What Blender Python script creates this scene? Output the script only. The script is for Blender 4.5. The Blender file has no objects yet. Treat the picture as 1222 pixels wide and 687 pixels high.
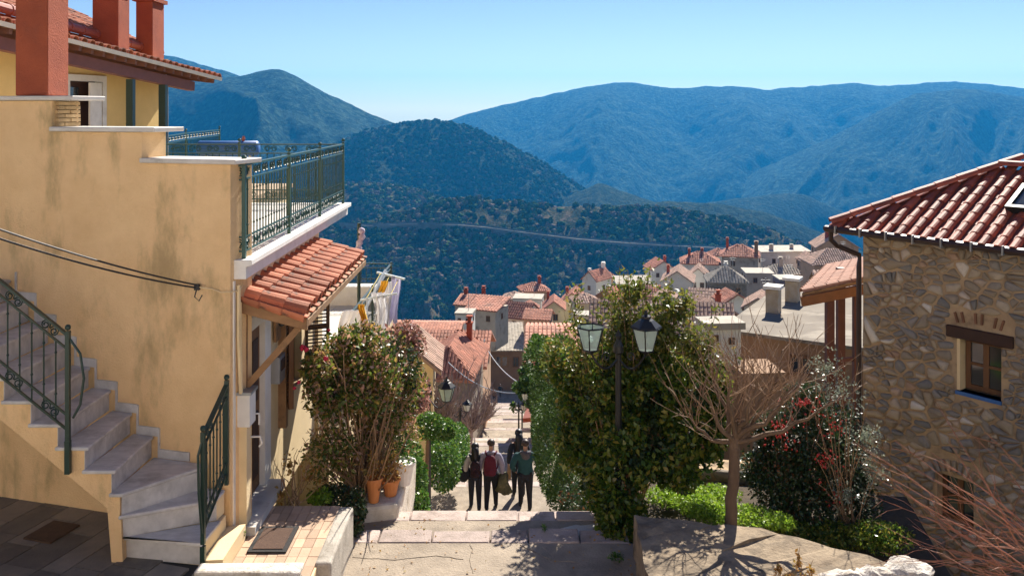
import bpy, bmesh, math, random
import numpy as np
from mathutils import Vector, Matrix, noise

random.seed(7); np.random.seed(7)
SC = bpy.context.scene
COL = SC.collection
V = Vector
R = math.radians

# ------------------------------------------------------------------ camera, sky, sun, exposure
F, CX, HY = 1050.0, 611.0, 131.0           # focal length and eye-level point, in photo pixels
def P(px, py, d):
    """point seen at photo pixel (px,py) at depth d metres; the eye is the origin, y runs into the scene"""
    return V(((px - CX) / F * d, d, -(py - HY) / F * d))

cam_data = bpy.data.cameras.new('camera')
cam = bpy.data.objects.new('camera', cam_data); COL.objects.link(cam)
cam.rotation_euler = (R(90), 0, 0)
cam_data.sensor_width = 36.0
cam_data.lens = 36.0 * F / 1222.0
cam_data.shift_y = (HY - 343.5) / 1222.0
cam_data.clip_start = 0.1
cam_data.clip_end = 30000.0
SC.camera = cam

SUN_AZ, SUN_EL = 18.0, 39.0                # degrees: azimuth to the right of the view, elevation
world = bpy.data.worlds.new('World'); SC.world = world; world.use_nodes = True
wn = world.node_tree.nodes; wl = world.node_tree.links
bg = wn['Background']
sky = wn.new('ShaderNodeTexSky'); sky.sky_type = 'NISHITA'; sky.sun_disc = False
sky.sun_elevation = R(SUN_EL); sky.sun_rotation = R(SUN_AZ)
sky.altitude = 900.0; sky.air_density = 1.0; sky.dust_density = 0.0; sky.ozone_density = 3.0
hsv = wn.new('ShaderNodeHueSaturation'); hsv.inputs['Saturation'].default_value = 1.08; hsv.inputs['Hue'].default_value = 0.516
wl.new(sky.outputs[0], hsv.inputs['Color']); wl.new(hsv.outputs[0], bg.inputs[0]); bg.inputs[1].default_value = 0.05

sun_data = bpy.data.lights.new('sun', 'SUN'); sun_data.energy = 5.0; sun_data.angle = R(0.53)
sun_data.color = (1.0, 0.93, 0.82)
sun = bpy.data.objects.new('sun', sun_data); COL.objects.link(sun)
sdir = V((math.sin(R(SUN_AZ)) * math.cos(R(SUN_EL)), math.cos(R(SUN_AZ)) * math.cos(R(SUN_EL)), math.sin(R(SUN_EL))))
sun.rotation_euler = sdir.to_track_quat('Z', 'Y').to_euler()

SC.view_settings.view_transform = 'Standard'
SC.view_settings.look = 'None'
SC.view_settings.gamma = 1.0
SC.view_settings.exposure = 1.2
SC.view_settings.use_curve_mapping = False
SC.render.engine = 'CYCLES'
SC.cycles.use_denoising = True
SC.cycles.max_bounces = 6
SC.cycles.transparent_max_bounces = 12
SC.cycles.volume_bounces = 0

HAZE = .000105
# ------------------------------------------------------------------ materials
MATS = {}
def new_mat(name):
    m = bpy.data.materials.new(name); m.use_nodes = True
    nt = m.node_tree
    return m, nt, nt.nodes['Principled BSDF'], nt.nodes['Material Output']

def ramp(nt, fac, cols):
    r = nt.nodes.new('ShaderNodeValToRGB')
    e = r.color_ramp.elements
    n = len(cols)
    for i, c in enumerate(cols):
        pos, col = (c if len(c) == 2 else (i / max(1, n - 1), c))
        if i < 2: el = e[i]; el.position = pos
        else: el = e.new(pos)
        el.color = (*col, 1)
    nt.links.new(fac, r.inputs[0])
    return r.outputs[0]

def tex_noise(nt, scale, detail=4, rough=.6, stretch=None, coords='Object'):
    tc = nt.nodes.new('ShaderNodeTexCoord')
    n = nt.nodes.new('ShaderNodeTexNoise')
    n.inputs['Scale'].default_value = scale; n.inputs['Detail'].default_value = detail
    n.inputs['Roughness'].default_value = rough
    src = tc.outputs[coords]
    if stretch:
        mp = nt.nodes.new('ShaderNodeMapping'); mp.inputs['Scale'].default_value = stretch
        nt.links.new(src, mp.inputs[0]); src = mp.outputs[0]
    nt.links.new(src, n.inputs['Vector'])
    return n.outputs['Fac']

def mixc(nt, fac, a, b, mode='MIX'):
    m = nt.nodes.new('ShaderNodeMix'); m.data_type = 'RGBA'; m.blend_type = mode
    for sock, val in ((0, fac), (6, a), (7, b)):
        if isinstance(val, (int, float)): m.inputs[sock].default_value = val
        elif isinstance(val, tuple): m.inputs[sock].default_value = (*val, 1)
        else: nt.links.new(val, m.inputs[sock])
    return m.outputs[2]

def math_n(nt, op, a, b=None):
    m = nt.nodes.new('ShaderNodeMath'); m.operation = op
    for i, v in enumerate((a, b)):
        if v is None: continue
        if isinstance(v, (int, float)): m.inputs[i].default_value = v
        else: nt.links.new(v, m.inputs[i])
    return m.outputs[0]

def smooth(nt, v, a, b):
    m = nt.nodes.new('ShaderNodeMapRange'); m.interpolation_type = 'SMOOTHSTEP'
    m.inputs[1].default_value = a; m.inputs[2].default_value = b
    nt.links.new(v, m.inputs[0]); return m.outputs[0]

def piece_random(nt):
    """a random number for each object and each loose piece"""
    oi = nt.nodes.new('ShaderNodeObjectInfo'); g = nt.nodes.new('ShaderNodeNewGeometry')
    s = math_n(nt, 'ADD', oi.outputs['Random'], g.outputs['Random Per Island'])
    return math_n(nt, 'FRACT', s)

def mat(name, c1, c2=None, scale=4.0, rough=.75, bump=0.0, bscale=40.0, vary=0.0, stain=None, stain_scale=1.2,
        stain_lo=.52, stain_hi=.72, stretch=None, metal=0.0, spec=.4, detail=5, pal=None, sstretch=None, stain_amt=.8):
    """base colour c1..c2 by noise; pal = palette picked for each piece; stain = colour of blotches; vary = value change per piece"""
    if name in MATS: return MATS[name]
    m, nt, b, out = new_mat(name)
    n1 = tex_noise(nt, scale, detail, .62, stretch)
    if pal:
        base = ramp(nt, piece_random(nt), pal)
        col = mixc(nt, .35, base, ramp(nt, n1, [(.3, c1), (.7, c2 or c1)]))
    else:
        col = ramp(nt, n1, [(.3, c1), (.7, c2 or c1)])
    if vary:
        pr = piece_random(nt)
        k = math_n(nt, 'MULTIPLY_ADD', pr, vary * 2); k.node.inputs[2].default_value = 1 - vary
        hs = nt.nodes.new('ShaderNodeHueSaturation'); nt.links.new(k, hs.inputs['Value']); nt.links.new(col, hs.inputs['Color'])
        col = hs.outputs[0]
    if stain:
        ns = tex_noise(nt, stain_scale, 6, .65, sstretch)
        f = math_n(nt, 'MULTIPLY', smooth(nt, ns, stain_lo, stain_hi), stain_amt)
        col = mixc(nt, f, col, stain)
    nt.links.new(col, b.inputs['Base Color'])
    b.inputs['Roughness'].default_value = rough
    b.inputs['Metallic'].default_value = metal
    b.inputs['Specular IOR Level'].default_value = spec
    if bump:
        nb = tex_noise(nt, bscale, 5, .65)
        bn = nt.nodes.new('ShaderNodeBump'); bn.inputs['Strength'].default_value = bump; bn.inputs['Distance'].default_value = .02
        nt.links.new(nb, bn.inputs['Height']); nt.links.new(bn.outputs[0], b.inputs['Normal'])
    MATS[name] = m
    return m

def leaf_mat(name, cols, rough=.4, trans=.35, spec=.5, nscale=1.6, tint=None):
    """leaf colour picked per leaf; part of the light passes through the blade"""
    if name in MATS: return MATS[name]
    m, nt, b, out = new_mat(name)
    g = nt.nodes.new('ShaderNodeNewGeometry')
    col = ramp(nt, g.outputs['Random Per Island'], cols)
    if tint:
        n1 = tex_noise(nt, nscale, 3, .5)
        col = mixc(nt, smooth(nt, n1, .48, .66), col, mixc(nt, .6, col, tint))
    nt.links.new(col, b.inputs['Base Color'])
    b.inputs['Roughness'].default_value = rough; b.inputs['Specular IOR Level'].default_value = spec
    t = nt.nodes.new('ShaderNodeBsdfTranslucent'); nt.links.new(col, t.inputs[0])
    mx = nt.nodes.new('ShaderNodeMixShader'); mx.inputs[0].default_value = trans
    nt.links.new(b.outputs[0], mx.inputs[1]); nt.links.new(t.outputs[0], mx.inputs[2])
    nt.links.new(mx.outputs[0], out.inputs[0])
    MATS[name] = m
    return m

# ------------------------------------------------------------------ objects
def tag(o, label=None, cat=None, group=None, kind=None):
    if label: o['label'] = label
    if cat: o['category'] = cat
    if group: o['group'] = group
    if kind: o['kind'] = kind
    return o

def empty(name, loc=(0, 0, 0), rz=0.0, **kw):
    o = bpy.data.objects.new(name, None); COL.objects.link(o)
    o.location = loc; o.rotation_euler = (0, 0, rz); o.empty_display_size = .2
    return tag(o, **kw)

def world_of(o):
    m = o.matrix_basis.copy()
    return world_of(o.parent) @ o.matrix_parent_inverse @ m if o.parent else m

def setp(o, parent):
    """children keep world coordinates"""
    if parent is not None:
        o.parent = parent; o.matrix_parent_inverse = world_of(parent).inverted()
    return o

def add(name, me, m=None, parent=None, **kw):
    """link a mesh as an object; its vertices are in world space, also under a parent"""
    if m is not None and not me.materials: me.materials.append(m)
    o = bpy.data.objects.new(name, me); COL.objects.link(o)
    setp(o, parent)
    return tag(o, **kw)

def inst(name, me, mtx, parent=None, **kw):
    o = bpy.data.objects.new(name, me); COL.objects.link(o)
    setp(o, parent); o.matrix_basis = mtx
    return tag(o, **kw)

def copy_tree(o, parent=None):
    c = o.copy(); COL.objects.link(c); c.parent = parent
    for ch in list(o.children): copy_tree(ch, c)
    return c

class MB:
    """collects shapes; build() links them as one mesh object"""
    def __init__(s): s.v = []; s.f = []; s.mi = []; s.cur = 0
    def raw(s, vs, fs):
        k = len(s.v); s.v += [tuple(v) for v in vs]; s.f += [tuple(i + k for i in f) for f in fs]; s.mi += [s.cur] * len(fs); return s
    def box(s, c, d, rz=0.0, M=None):
        x, y, z = d[0] / 2, d[1] / 2, d[2] / 2
        vs = [V((a * x, b * y, e * z)) for e in (-1, 1) for a, b in ((-1, -1), (1, -1), (1, 1), (-1, 1))]
        if M is not None: vs = [M @ v for v in vs]
        elif rz: q = Matrix.Rotation(rz, 3, 'Z'); vs = [q @ v for v in vs]
        c = V(c); vs = [v + c for v in vs]
        return s.raw(vs, [(3, 2, 1, 0), (4, 5, 6, 7), (0, 1, 5, 4), (1, 2, 6, 5), (2, 3, 7, 6), (3, 0, 4, 7)])
    def bbox(s, lo, hi):
        return s.box([(a + b) / 2 for a, b in zip(lo, hi)], [abs(b - a) for a, b in zip(lo, hi)])
    def prism(s, pts, ext):
        """closed polygon (list of 3d points) pushed along ext"""
        n = len(pts); ext = V(ext)
        vs = [V(p) for p in pts] + [V(p) + ext for p in pts]
        fs = [tuple(range(n - 1, -1, -1)), tuple(range(n, 2 * n))] + [(i, (i + 1) % n, (i + 1) % n + n, i + n) for i in range(n)]
        return s.raw(vs, fs)
    def bar(s, a, b, w, h=None, up=(0, 0, 1)):
        a, b = V(a), V(b); h = h or w
        t = (b - a).normalized(); up = V(up)
        if abs(t.dot(up)) > .98: up = V((0, 1, 0))
        x = t.cross(up).normalized(); y = x.cross(t)
        q = [(-w / 2, -h / 2), (w / 2, -h / 2), (w / 2, h / 2), (-w / 2, h / 2)]
        vs = [a + x * i + y * j for i, j in q] + [b + x * i + y * j for i, j in q]
        return s.raw(vs, [(3, 2, 1, 0), (4, 5, 6, 7), (0, 1, 5, 4), (1, 2, 6, 5), (2, 3, 7, 6), (3, 0, 4, 7)])
    def tube(s, pts, r, n=6, cap=True):
        pts = [V(p) for p in pts]; m = len(pts)
        rs = list(r) if hasattr(r, '__len__') else [r] * m
        vs = []; ref = None
        for i, p in enumerate(pts):
            t = (pts[min(i + 1, m - 1)] - pts[max(i - 1, 0)])
            t = t.normalized() if t.length > 1e-9 else V((0, 0, 1))
            if ref is None:
                ref = V((1, 0, 0)) if abs(t.x) < .9 else V((0, 1, 0))
            x = (ref - t * ref.dot(t)).normalized(); y = t.cross(x); ref = x
            vs += [p + (x * math.cos(2 * math.pi * k / n) + y * math.sin(2 * math.pi * k / n)) * rs[i] for k in range(n)]
        fs = [(i * n + k, i * n + (k + 1) % n, (i + 1) * n + (k + 1) % n, (i + 1) * n + k) for i in range(m - 1) for k in range(n)]
        if cap: fs += [tuple(range(n - 1, -1, -1)), tuple((m - 1) * n + k for k in range(n))]
        return s.raw(vs, fs)
    def lathe(s, prof, c=(0, 0, 0), n=12):
        c = V(c); m = len(prof)
        vs = [c + V((r * math.cos(2 * math.pi * k / n), r * math.sin(2 * math.pi * k / n), z)) for r, z in prof for k in range(n)]
        fs = [(i * n + k, i * n + (k + 1) % n, (i + 1) * n + (k + 1) % n, (i + 1) * n + k) for i in range(m - 1) for k in range(n)]
        fs += [tuple(range(n - 1, -1, -1)), tuple((m - 1) * n + k for k in range(n))]
        return s.raw(vs, fs)
    def ball(s, c, r, n=8):
        rr = r if hasattr(r, '__len__') else (r, r, r); c = V(c); vs = []; m = max(4, n // 2 + 1)
        for i in range(1, m):
            t = math.pi * i / m
            for k in range(n):
                a = 2 * math.pi * k / n
                vs.append(c + V((rr[0] * math.sin(t) * math.cos(a), rr[1] * math.sin(t) * math.sin(a), rr[2] * math.cos(t))))
        vs += [c + V((0, 0, rr[2])), c - V((0, 0, rr[2]))]
        top, bot = len(vs) - 2, len(vs) - 1
        fs = [(i * n + k, (i + 1) * n + k, (i + 1) * n + (k + 1) % n, i * n + (k + 1) % n) for i in range(m - 2) for k in range(n)]
        fs += [(top, k, (k + 1) % n) for k in range(n)] + [(bot, (m - 2) * n + (k + 1) % n, (m - 2) * n + k) for k in range(n)]
        return s.raw(vs, fs)
    def mesh(s, name='m', smooth=False):
        me = bpy.data.meshes.new(name); me.from_pydata(s.v, [], s.f)
        if smooth: me.polygons.foreach_set('use_smooth', [True] * len(me.polygons))
        if any(s.mi): me.polygons.foreach_set('material_index', s.mi)
        me.update(); return me
    def build(s, name, m, parent=None, smooth=False, **kw):
        me = s.mesh(name, smooth)
        for k in (m if isinstance(m, (list, tuple)) else [m]): me.materials.append(k)
        return add(name, me, None, parent, **kw)

def bevel(o, w=.01, seg=1):
    md = o.modifiers.new('bevel', 'BEVEL'); md.width = w; md.segments = seg; md.limit_method = 'ANGLE'; return o

def rough_block(lo, hi, jit=.012, seed=0):
    """a slightly uneven stone block"""
    rnd = random.Random(seed); b = MB().bbox(lo, hi)
    b.v = [tuple(c + rnd.uniform(-jit, jit) for c in v) for v in b.v]
    return b

def frame_matrix(o, x, y, z):
    return Matrix(((x[0], y[0], z[0], o[0]), (x[1], y[1], z[1], o[1]), (x[2], y[2], z[2], o[2]), (0, 0, 0, 1)))

# ------------------------------------------------------------------ leaves and branches
def leaves_mesh(name, pts, size, aspect=.5, nrm=None, align=.5, jitter=.35, droop=0.0, rs=None, fold=.12):
    """one mesh of small folded leaf blades"""
    rs = rs or np.random.RandomState(1)
    n = len(pts); pts = np.asarray(pts, float)
    a = rs.normal(size=(n, 3))
    if nrm is not None: a = a * (1 - align) + np.asarray(nrm) * align * 1.4
    a[:, 2] -= droop
    a /= np.linalg.norm(a, axis=1, keepdims=True) + 1e-9
    b = np.cross(a, rs.normal(size=(n, 3))); b /= np.linalg.norm(b, axis=1, keepdims=True) + 1e-9
    c = np.cross(a, b)
    s = (size * (1 + rs.uniform(-jitter, jitter, n)))[:, None]
    w = s * aspect * .5
    v = np.stack([pts - a * s * .5, pts - a * s * .05 + b * w + c * s * fold, pts + a * s * .5, pts - a * s * .05 - b * w + c * s * fold], 1).reshape(-1, 3)
    me = bpy.data.meshes.new(name)
    me.vertices.add(4 * n); me.vertices.foreach_set('co', v.ravel())
    me.loops.add(4 * n); me.loops.foreach_set('vertex_index', np.arange(4 * n, dtype=np.int32))
    me.polygons.add(n); me.polygons.foreach_set('loop_start', np.arange(0, 4 * n, 4, dtype=np.int32))
    me.update(calc_edges=True); me.validate()
    return me

def np_noise(p, s, seed=0.0):
    return np.array([noise.noise(V((q[0] * s + seed, q[1] * s - seed, q[2] * s + 2 * seed))) for q in p])

def crown_points(clumps, n, shell=.3, gap=.0, gs=2.0, seed=1, zmin=None):
    """points in a set of ellipsoids (centre, radii), denser near the skin, thinned by noise so that gaps remain"""
    rs = np.random.RandomState(seed)
    wts = np.array([(r[0] * r[1] + r[1] * r[2] + r[0] * r[2]) for c, r in clumps]); wts = wts / wts.sum()
    out = []; nr = []
    k = rs.choice(len(clumps), size=int(n * 1.6), p=wts)
    C = np.array([tuple(c) for c, r in clumps])[k]; Rr = np.array([tuple(r) for c, r in clumps])[k]
    d = rs.normal(size=(len(k), 3)); d /= np.linalg.norm(d, axis=1, keepdims=True)
    rad = 1 - np.abs(rs.normal(size=len(k))) * shell; rad = np.clip(rad, .05, 1.05)
    p = C + d * Rr * rad[:, None]
    if gap > 0:
        q = np_noise(p, gs, seed * 3.1); keep = q > (gap - .5)
        p, d = p[keep], d[keep]
    if zmin is not None:
        keep = p[:, 2] > zmin; p, d = p[keep], d[keep]
    return p[:n], d[:n], rs

def branch_tree(mb, p, d, length, r, depth, rnd, spread=.6, up=.15, n_child=(2, 3), shrink=.72, wob=.12, ends=None, nseg=4, sides=5):
    pts = [V(p)]; rs = [r]; d = V(d).normalized()
    for i in range(nseg):
        d = (d + V((rnd.uniform(-wob, wob), rnd.uniform(-wob, wob), rnd.uniform(-wob, wob) + up * .25))).normalized()
        pts.append(pts[-1] + d * (length / nseg)); rs.append(r * (1 - .45 * (i + 1) / nseg))
    mb.tube(pts, rs, max(3, sides), cap=False)
    if ends is not None and depth <= 1: ends.extend([tuple(q) for q in pts[1:]])
    if depth <= 0: return
    for k in range(rnd.randint(*n_child)):
        i = nseg if k == 0 else rnd.randint(max(1, nseg // 2), nseg)
        dd = (d + V((rnd.uniform(-spread, spread), rnd.uniform(-spread, spread), rnd.uniform(-spread, spread) * .6 + up))).normalized()
        branch_tree(mb, pts[i], dd, length * shrink * rnd.uniform(.8, 1.15), rs[i] * .8, depth - 1, rnd, spread, up, n_child, shrink, wob, ends, nseg, sides - 1)
# ------------------------------------------------------------------ hills
def fbm(x, y, z=0.0, o=4):
    s = 0; a = 1; f = 1
    for i in range(o):
        s += a * noise.noise(V((x * f, y * f, z + i * 7.3))); a *= .5; f *= 2.03
    return s

def hill_mat(name, g1, g2, brown, rock, ts):
    m, nt, b, out = new_mat(name)
    n1 = tex_noise(nt, ts, 8, .72); n2 = tex_noise(nt, ts * .14, 5, .6); n3 = tex_noise(nt, ts * .33, 6, .7)
    c = ramp(nt, n1, [(.40, g1), (.5, g2), (.62, brown)])
    c = mixc(nt, math_n(nt, 'MULTIPLY', smooth(nt, n2, .56, .72), .6), c, brown)
    c = mixc(nt, math_n(nt, 'MULTIPLY', smooth(nt, n3, .64, .76), .8), c, rock)
    nt.links.new(c, b.inputs['Base Color']); b.inputs['Roughness'].default_value = 1.0; b.inputs['Specular IOR Level'].default_value = .05
    bn = nt.nodes.new('ShaderNodeBump'); bn.inputs['Strength'].default_value = 1.0; bn.inputs['Distance'].default_value = 1.2 / ts
    nt.links.new(n1, bn.inputs['Height']); nt.links.new(bn.outputs[0], b.inputs['Normal'])
    return m

def ridge(name, crest, run, drop, amp, freq, m, seed, nx=180, ny=70, conv=1.25, crestn=2.0, back=.6, warp=.5):
    px = np.array([c[0] for c in crest]); py = np.array([c[1] for c in crest]); pd = np.array([c[2] for c in crest])
    xs = np.linspace(px[0], px[-1], nx)
    ys = np.interp(xs, px, py); ds = np.interp(xs, px, pd)
    k = max(1, nx // 60); ker = np.ones(2 * k + 1) / (2 * k + 1)     # round the corners of the crest line
    ys = np.convolve(np.pad(ys, k, 'edge'), ker, 'valid')
    vs = []; nb = 8
    for i in range(nx):
        c = P(xs[i], ys[i], ds[i]); dirn = V((-c.x, -c.y, 0)).normalized()
        along = xs[i] / F * ds[i]
        cz = c.z + fbm(along * freq * 6, seed, 1.7, 4) * crestn
        for j in range(-nb, ny):
            if j < 0:
                s = j / nb * run * back; z = cz - drop * back * 1.1 * abs(j / nb) ** 1.2
            else:
                t = j / (ny - 1); s = t * run
                w = min(1.0, t * 3.2); w = w * w * (3 - 2 * w)
                a2 = along + warp * s * noise.noise(V((along * freq * .5, s * freq * .6, seed)))
                g = 1 - abs(noise.noise(V((a2 * freq, s * freq * .22, seed))) * 2.1)
                g2 = 1 - abs(noise.noise(V((a2 * freq * 2.7, s * freq * .8, seed + 9))) * 2.0)
                z = cz - drop * t ** conv + w * (amp * (g - .62) + amp * .32 * (g2 - .6)) + amp * .10 * w * fbm(along * freq * 8, s * freq * 8, seed, 3)
            q = c + dirn * s; vs.append((q.x, q.y, z))
    m_ = ny + nb
    fs = [(i * m_ + j, (i + 1) * m_ + j, (i + 1) * m_ + j + 1, i * m_ + j + 1) for i in range(nx - 1) for j in range(m_ - 1)]
    b = MB(); b.raw(vs, fs)
    return b.build(name, m, smooth=True, kind='structure')

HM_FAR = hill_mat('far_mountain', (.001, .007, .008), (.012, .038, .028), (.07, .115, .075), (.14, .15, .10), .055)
HM_MID = hill_mat('mid_hill', (.003, .012, .010), (.016, .040, .022), (.06, .075, .045), (.16, .15, .10), .09)
HM_NEAR = hill_mat('near_hill', (.015, .028, .012), (.05, .06, .022), (.19, .14, .08), (.34, .27, .17), .09)

ridge('mountain', [(430, 205, 4600), (480, 165, 4600), (540, 142, 4600), (600, 125, 4600), (660, 112, 4600), (700, 104, 4600), (738, 97, 4600), (765, 100, 4600),
      (800, 106, 4600), (870, 102, 4600), (905, 107, 4600), (960, 104, 4600), (1010, 99, 4600), (1060, 103, 4600), (1100, 99, 4600), (1145, 97, 4600),
      (1185, 101, 4600), (1222, 106, 4600), (1330, 118, 4600), (1450, 112, 4600)], 2100, 900, 150, .0016, HM_FAR, 3.1, 320, 110, crestn=7)
ridge('mountain', [(-150, 62, 3300), (0, 60, 3300), (120, 60, 3300), (200, 66, 3300), (245, 78, 3300), (290, 92, 3300), (340, 120, 3300), (420, 190, 3300)],
      1100, 500, 120, .003, HM_FAR, 8.8, 140, 60, crestn=5)
ridge('mountain', [(60, 120, 2600), (180, 104, 2600), (240, 97, 2600), (285, 91, 2600), (312, 84, 2600), (332, 82, 2600), (352, 89, 2600), (390, 112, 2600), (430, 131, 2600), (480, 151, 2600), (540, 185, 2600), (620, 250, 2600)],
      1300, 640, 85, .0026, HM_FAR, 5.4, 220, 90, crestn=4)
ridge('mountain', [(800, 330, 3500), (850, 262, 3500), (872, 226, 3500), (905, 203, 3500), (950, 183, 3500), (1000, 160, 3500), (1050, 132, 3500), (1090, 112, 3500), (1150, 105, 3500), (1222, 116, 3500), (1320, 118, 3500), (1420, 140, 3500)],
      1500, 700, 125, .0024, HM_FAR, 12.9, 240, 100, crestn=5)
hillC = ridge('hill', [(300, 215, 2050), (400, 172, 2050), (440, 155, 2050), (480, 148, 2050), (515, 143, 2050), (545, 146, 2050), (590, 164, 2050), (640, 189, 2050), (690, 221, 2050), (730, 250, 2050), (800, 300, 2050)],
      900, 480, 75, .0036, HM_MID, 21.3, 220, 80, crestn=3)
ridge('hill', [(620, 280, 1900), (655, 246, 1900), (685, 231, 1900), (716, 218, 1900), (742, 228, 1900), (775, 239, 1900), (820, 252, 1900), (880, 290, 1900)],
      700, 330, 60, .005, HM_MID, 31.1, 120, 60, crestn=2)
ridge('hill', [(760, 300, 2500), (840, 243, 2500), (900, 234, 2500), (935, 231, 2500), (962, 233, 2500), (1000, 250, 2500), (1050, 275, 2500), (1130, 330, 2500)],
      800, 420, 80, .004, HM_MID, 35.7, 140, 60, crestn=3)
ridge('hill', [(640, 290, 1650), (720, 246, 1650), (800, 240, 1650), (860, 243, 1650), (920, 255, 1650), (980, 277, 1650), (1040, 305, 1650), (1150, 350, 1650)],
      700, 380, 70, .005, HM_MID, 44.5, 160, 60, crestn=2)
hillD = ridge('hill', [(280, 250, 1500), (360, 226, 1500), (410, 220, 1500), (440, 218, 1500), (480, 223, 1500), (510, 230, 1500), (535, 240, 1500), (580, 270, 1500), (640, 320, 1500)],
      650, 330, 60, .006, HM_NEAR, 51.5, 150, 60, crestn=2)
hillE = ridge('hill', [(150, 300, 1150), (300, 285, 1150), (410, 270, 1150), (445, 262, 1150), (485, 254, 1150), (530, 238, 1150), (560, 235, 1150), (600, 241, 1150), (660, 246, 1150), (720, 247, 1150), (800, 249, 1150),
      (860, 258, 1150), (920, 275, 1150), (980, 300, 1150), (1040, 322, 1150), (1150, 360, 1150), (1300, 400, 1150)],
      720, 470, 85, .0065, HM_NEAR, 63.2, 320, 130, crestn=2.5, conv=1.15)

def woodland(src, name, density, r, pal, seed, label, zmax=None):
    """tree crowns scattered over a hillside: one mass nobody could count"""
    o = bpy.data.objects.new(name, src.data); COL.objects.link(o)
    tag(o, label, 'woodland', None, 'stuff')
    ng = bpy.data.node_groups.new(name, 'GeometryNodeTree')
    ng.interface.new_socket('Geometry', in_out='INPUT', socket_type='NodeSocketGeometry')
    ng.interface.new_socket('Geometry', in_out='OUTPUT', socket_type='NodeSocketGeometry')
    N, L = ng.nodes, ng.links
    gi = N.new('NodeGroupInput'); go = N.new('NodeGroupOutput')
    ds = N.new('GeometryNodeDistributePointsOnFaces'); ds.inputs['Density'].default_value = density; ds.inputs['Seed'].default_value = seed
    nz = N.new('ShaderNodeTexNoise'); nz.inputs['Scale'].default_value = .018; nz.inputs['Detail'].default_value = 3
    ps = N.new('GeometryNodeInputPosition'); L.new(ps.outputs[0], nz.inputs['Vector'])
    mr = N.new('ShaderNodeMapRange'); mr.inputs[1].default_value = .36; mr.inputs[2].default_value = .58; mr.inputs[3].default_value = density * .05; mr.inputs[4].default_value = density
    L.new(nz.outputs['Fac'], mr.inputs[0]); L.new(mr.outputs[0], ds.inputs['Density'])
    ico = N.new('GeometryNodeMeshIcoSphere'); ico.inputs['Radius'].default_value = 1.0; ico.inputs['Subdivisions'].default_value = 3
    sp = N.new('GeometryNodeSetPosition')
    n2 = N.new('ShaderNodeTexNoise'); n2.inputs['Scale'].default_value = 2.3; n2.inputs['Detail'].default_value = 3
    sb = N.new('ShaderNodeVectorMath'); sb.operation = 'SUBTRACT'; sb.inputs[1].default_value = (.5, .5, .5)
    sc_ = N.new('ShaderNodeVectorMath'); sc_.operation = 'SCALE'; sc_.inputs['Scale'].default_value = 1.5
    L.new(n2.outputs['Color'], sb.inputs[0]); L.new(sb.outputs[0], sc_.inputs[0])
    L.new(ico.outputs['Mesh'], sp.inputs['Geometry']); L.new(sc_.outputs[0], sp.inputs['Offset'])
    ip = N.new('GeometryNodeInstanceOnPoints')
    rr = N.new('FunctionNodeRandomValue'); rr.data_type = 'FLOAT_VECTOR'
    rr.inputs[0].default_value = (r * .4, r * .4, r * .4); rr.inputs[1].default_value = (r * 1.45, r * 1.45, r * 1.5)
    ro = N.new('FunctionNodeRandomValue'); ro.data_type = 'FLOAT_VECTOR'; ro.inputs[0].default_value = (-.2, -.2, 0); ro.inputs[1].default_value = (.2, .2, 6.28)
    L.new(gi.outputs[0], ds.inputs['Mesh']); L.new(ds.outputs['Points'], ip.inputs['Points']); L.new(sp.outputs[0], ip.inputs['Instance'])
    L.new(rr.outputs[0], ip.inputs['Scale']); L.new(ro.outputs[0], ip.inputs['Rotation'])
    sm = N.new('GeometryNodeSetMaterial')
    m, nt, b, out = new_mat(name)
    oi = nt.nodes.new('ShaderNodeObjectInfo')
    c = ramp(nt, oi.outputs['Random'], pal)
    n3 = tex_noise(nt, 2.2, 4, .7); c = mixc(nt, .6, c, mixc(nt, n3, (.25, .25, .25), (2.0, 2.0, 2.0)), 'MULTIPLY')
    nt.links.new(c, b.inputs['Base Color']); b.inputs['Roughness'].default_value = 1; b.inputs['Specular IOR Level'].default_value = .05
    bn = nt.nodes.new('ShaderNodeBump'); bn.inputs['Strength'].default_value = 1; bn.inputs['Distance'].default_value = .5
    nt.links.new(n3, bn.inputs['Height']); nt.links.new(bn.outputs[0], b.inputs['Normal'])
    sm.inputs['Material'].default_value = m
    L.new(ip.outputs[0], sm.inputs['Geometry']); L.new(sm.outputs[0], go.inputs[0])
    md = o.modifiers.new('trees', 'NODES'); md.node_group = ng
    return o
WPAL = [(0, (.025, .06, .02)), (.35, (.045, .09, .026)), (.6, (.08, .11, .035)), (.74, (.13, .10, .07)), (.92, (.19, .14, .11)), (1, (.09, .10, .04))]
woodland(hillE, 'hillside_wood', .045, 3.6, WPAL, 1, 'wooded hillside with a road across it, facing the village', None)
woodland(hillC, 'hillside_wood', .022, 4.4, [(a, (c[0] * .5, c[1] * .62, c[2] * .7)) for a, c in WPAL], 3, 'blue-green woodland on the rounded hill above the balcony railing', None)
woodland(hillD, 'hillside_wood', .03, 3.8, WPAL, 2, 'dark woodland on the low hill behind the balcony corner', None)

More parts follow.
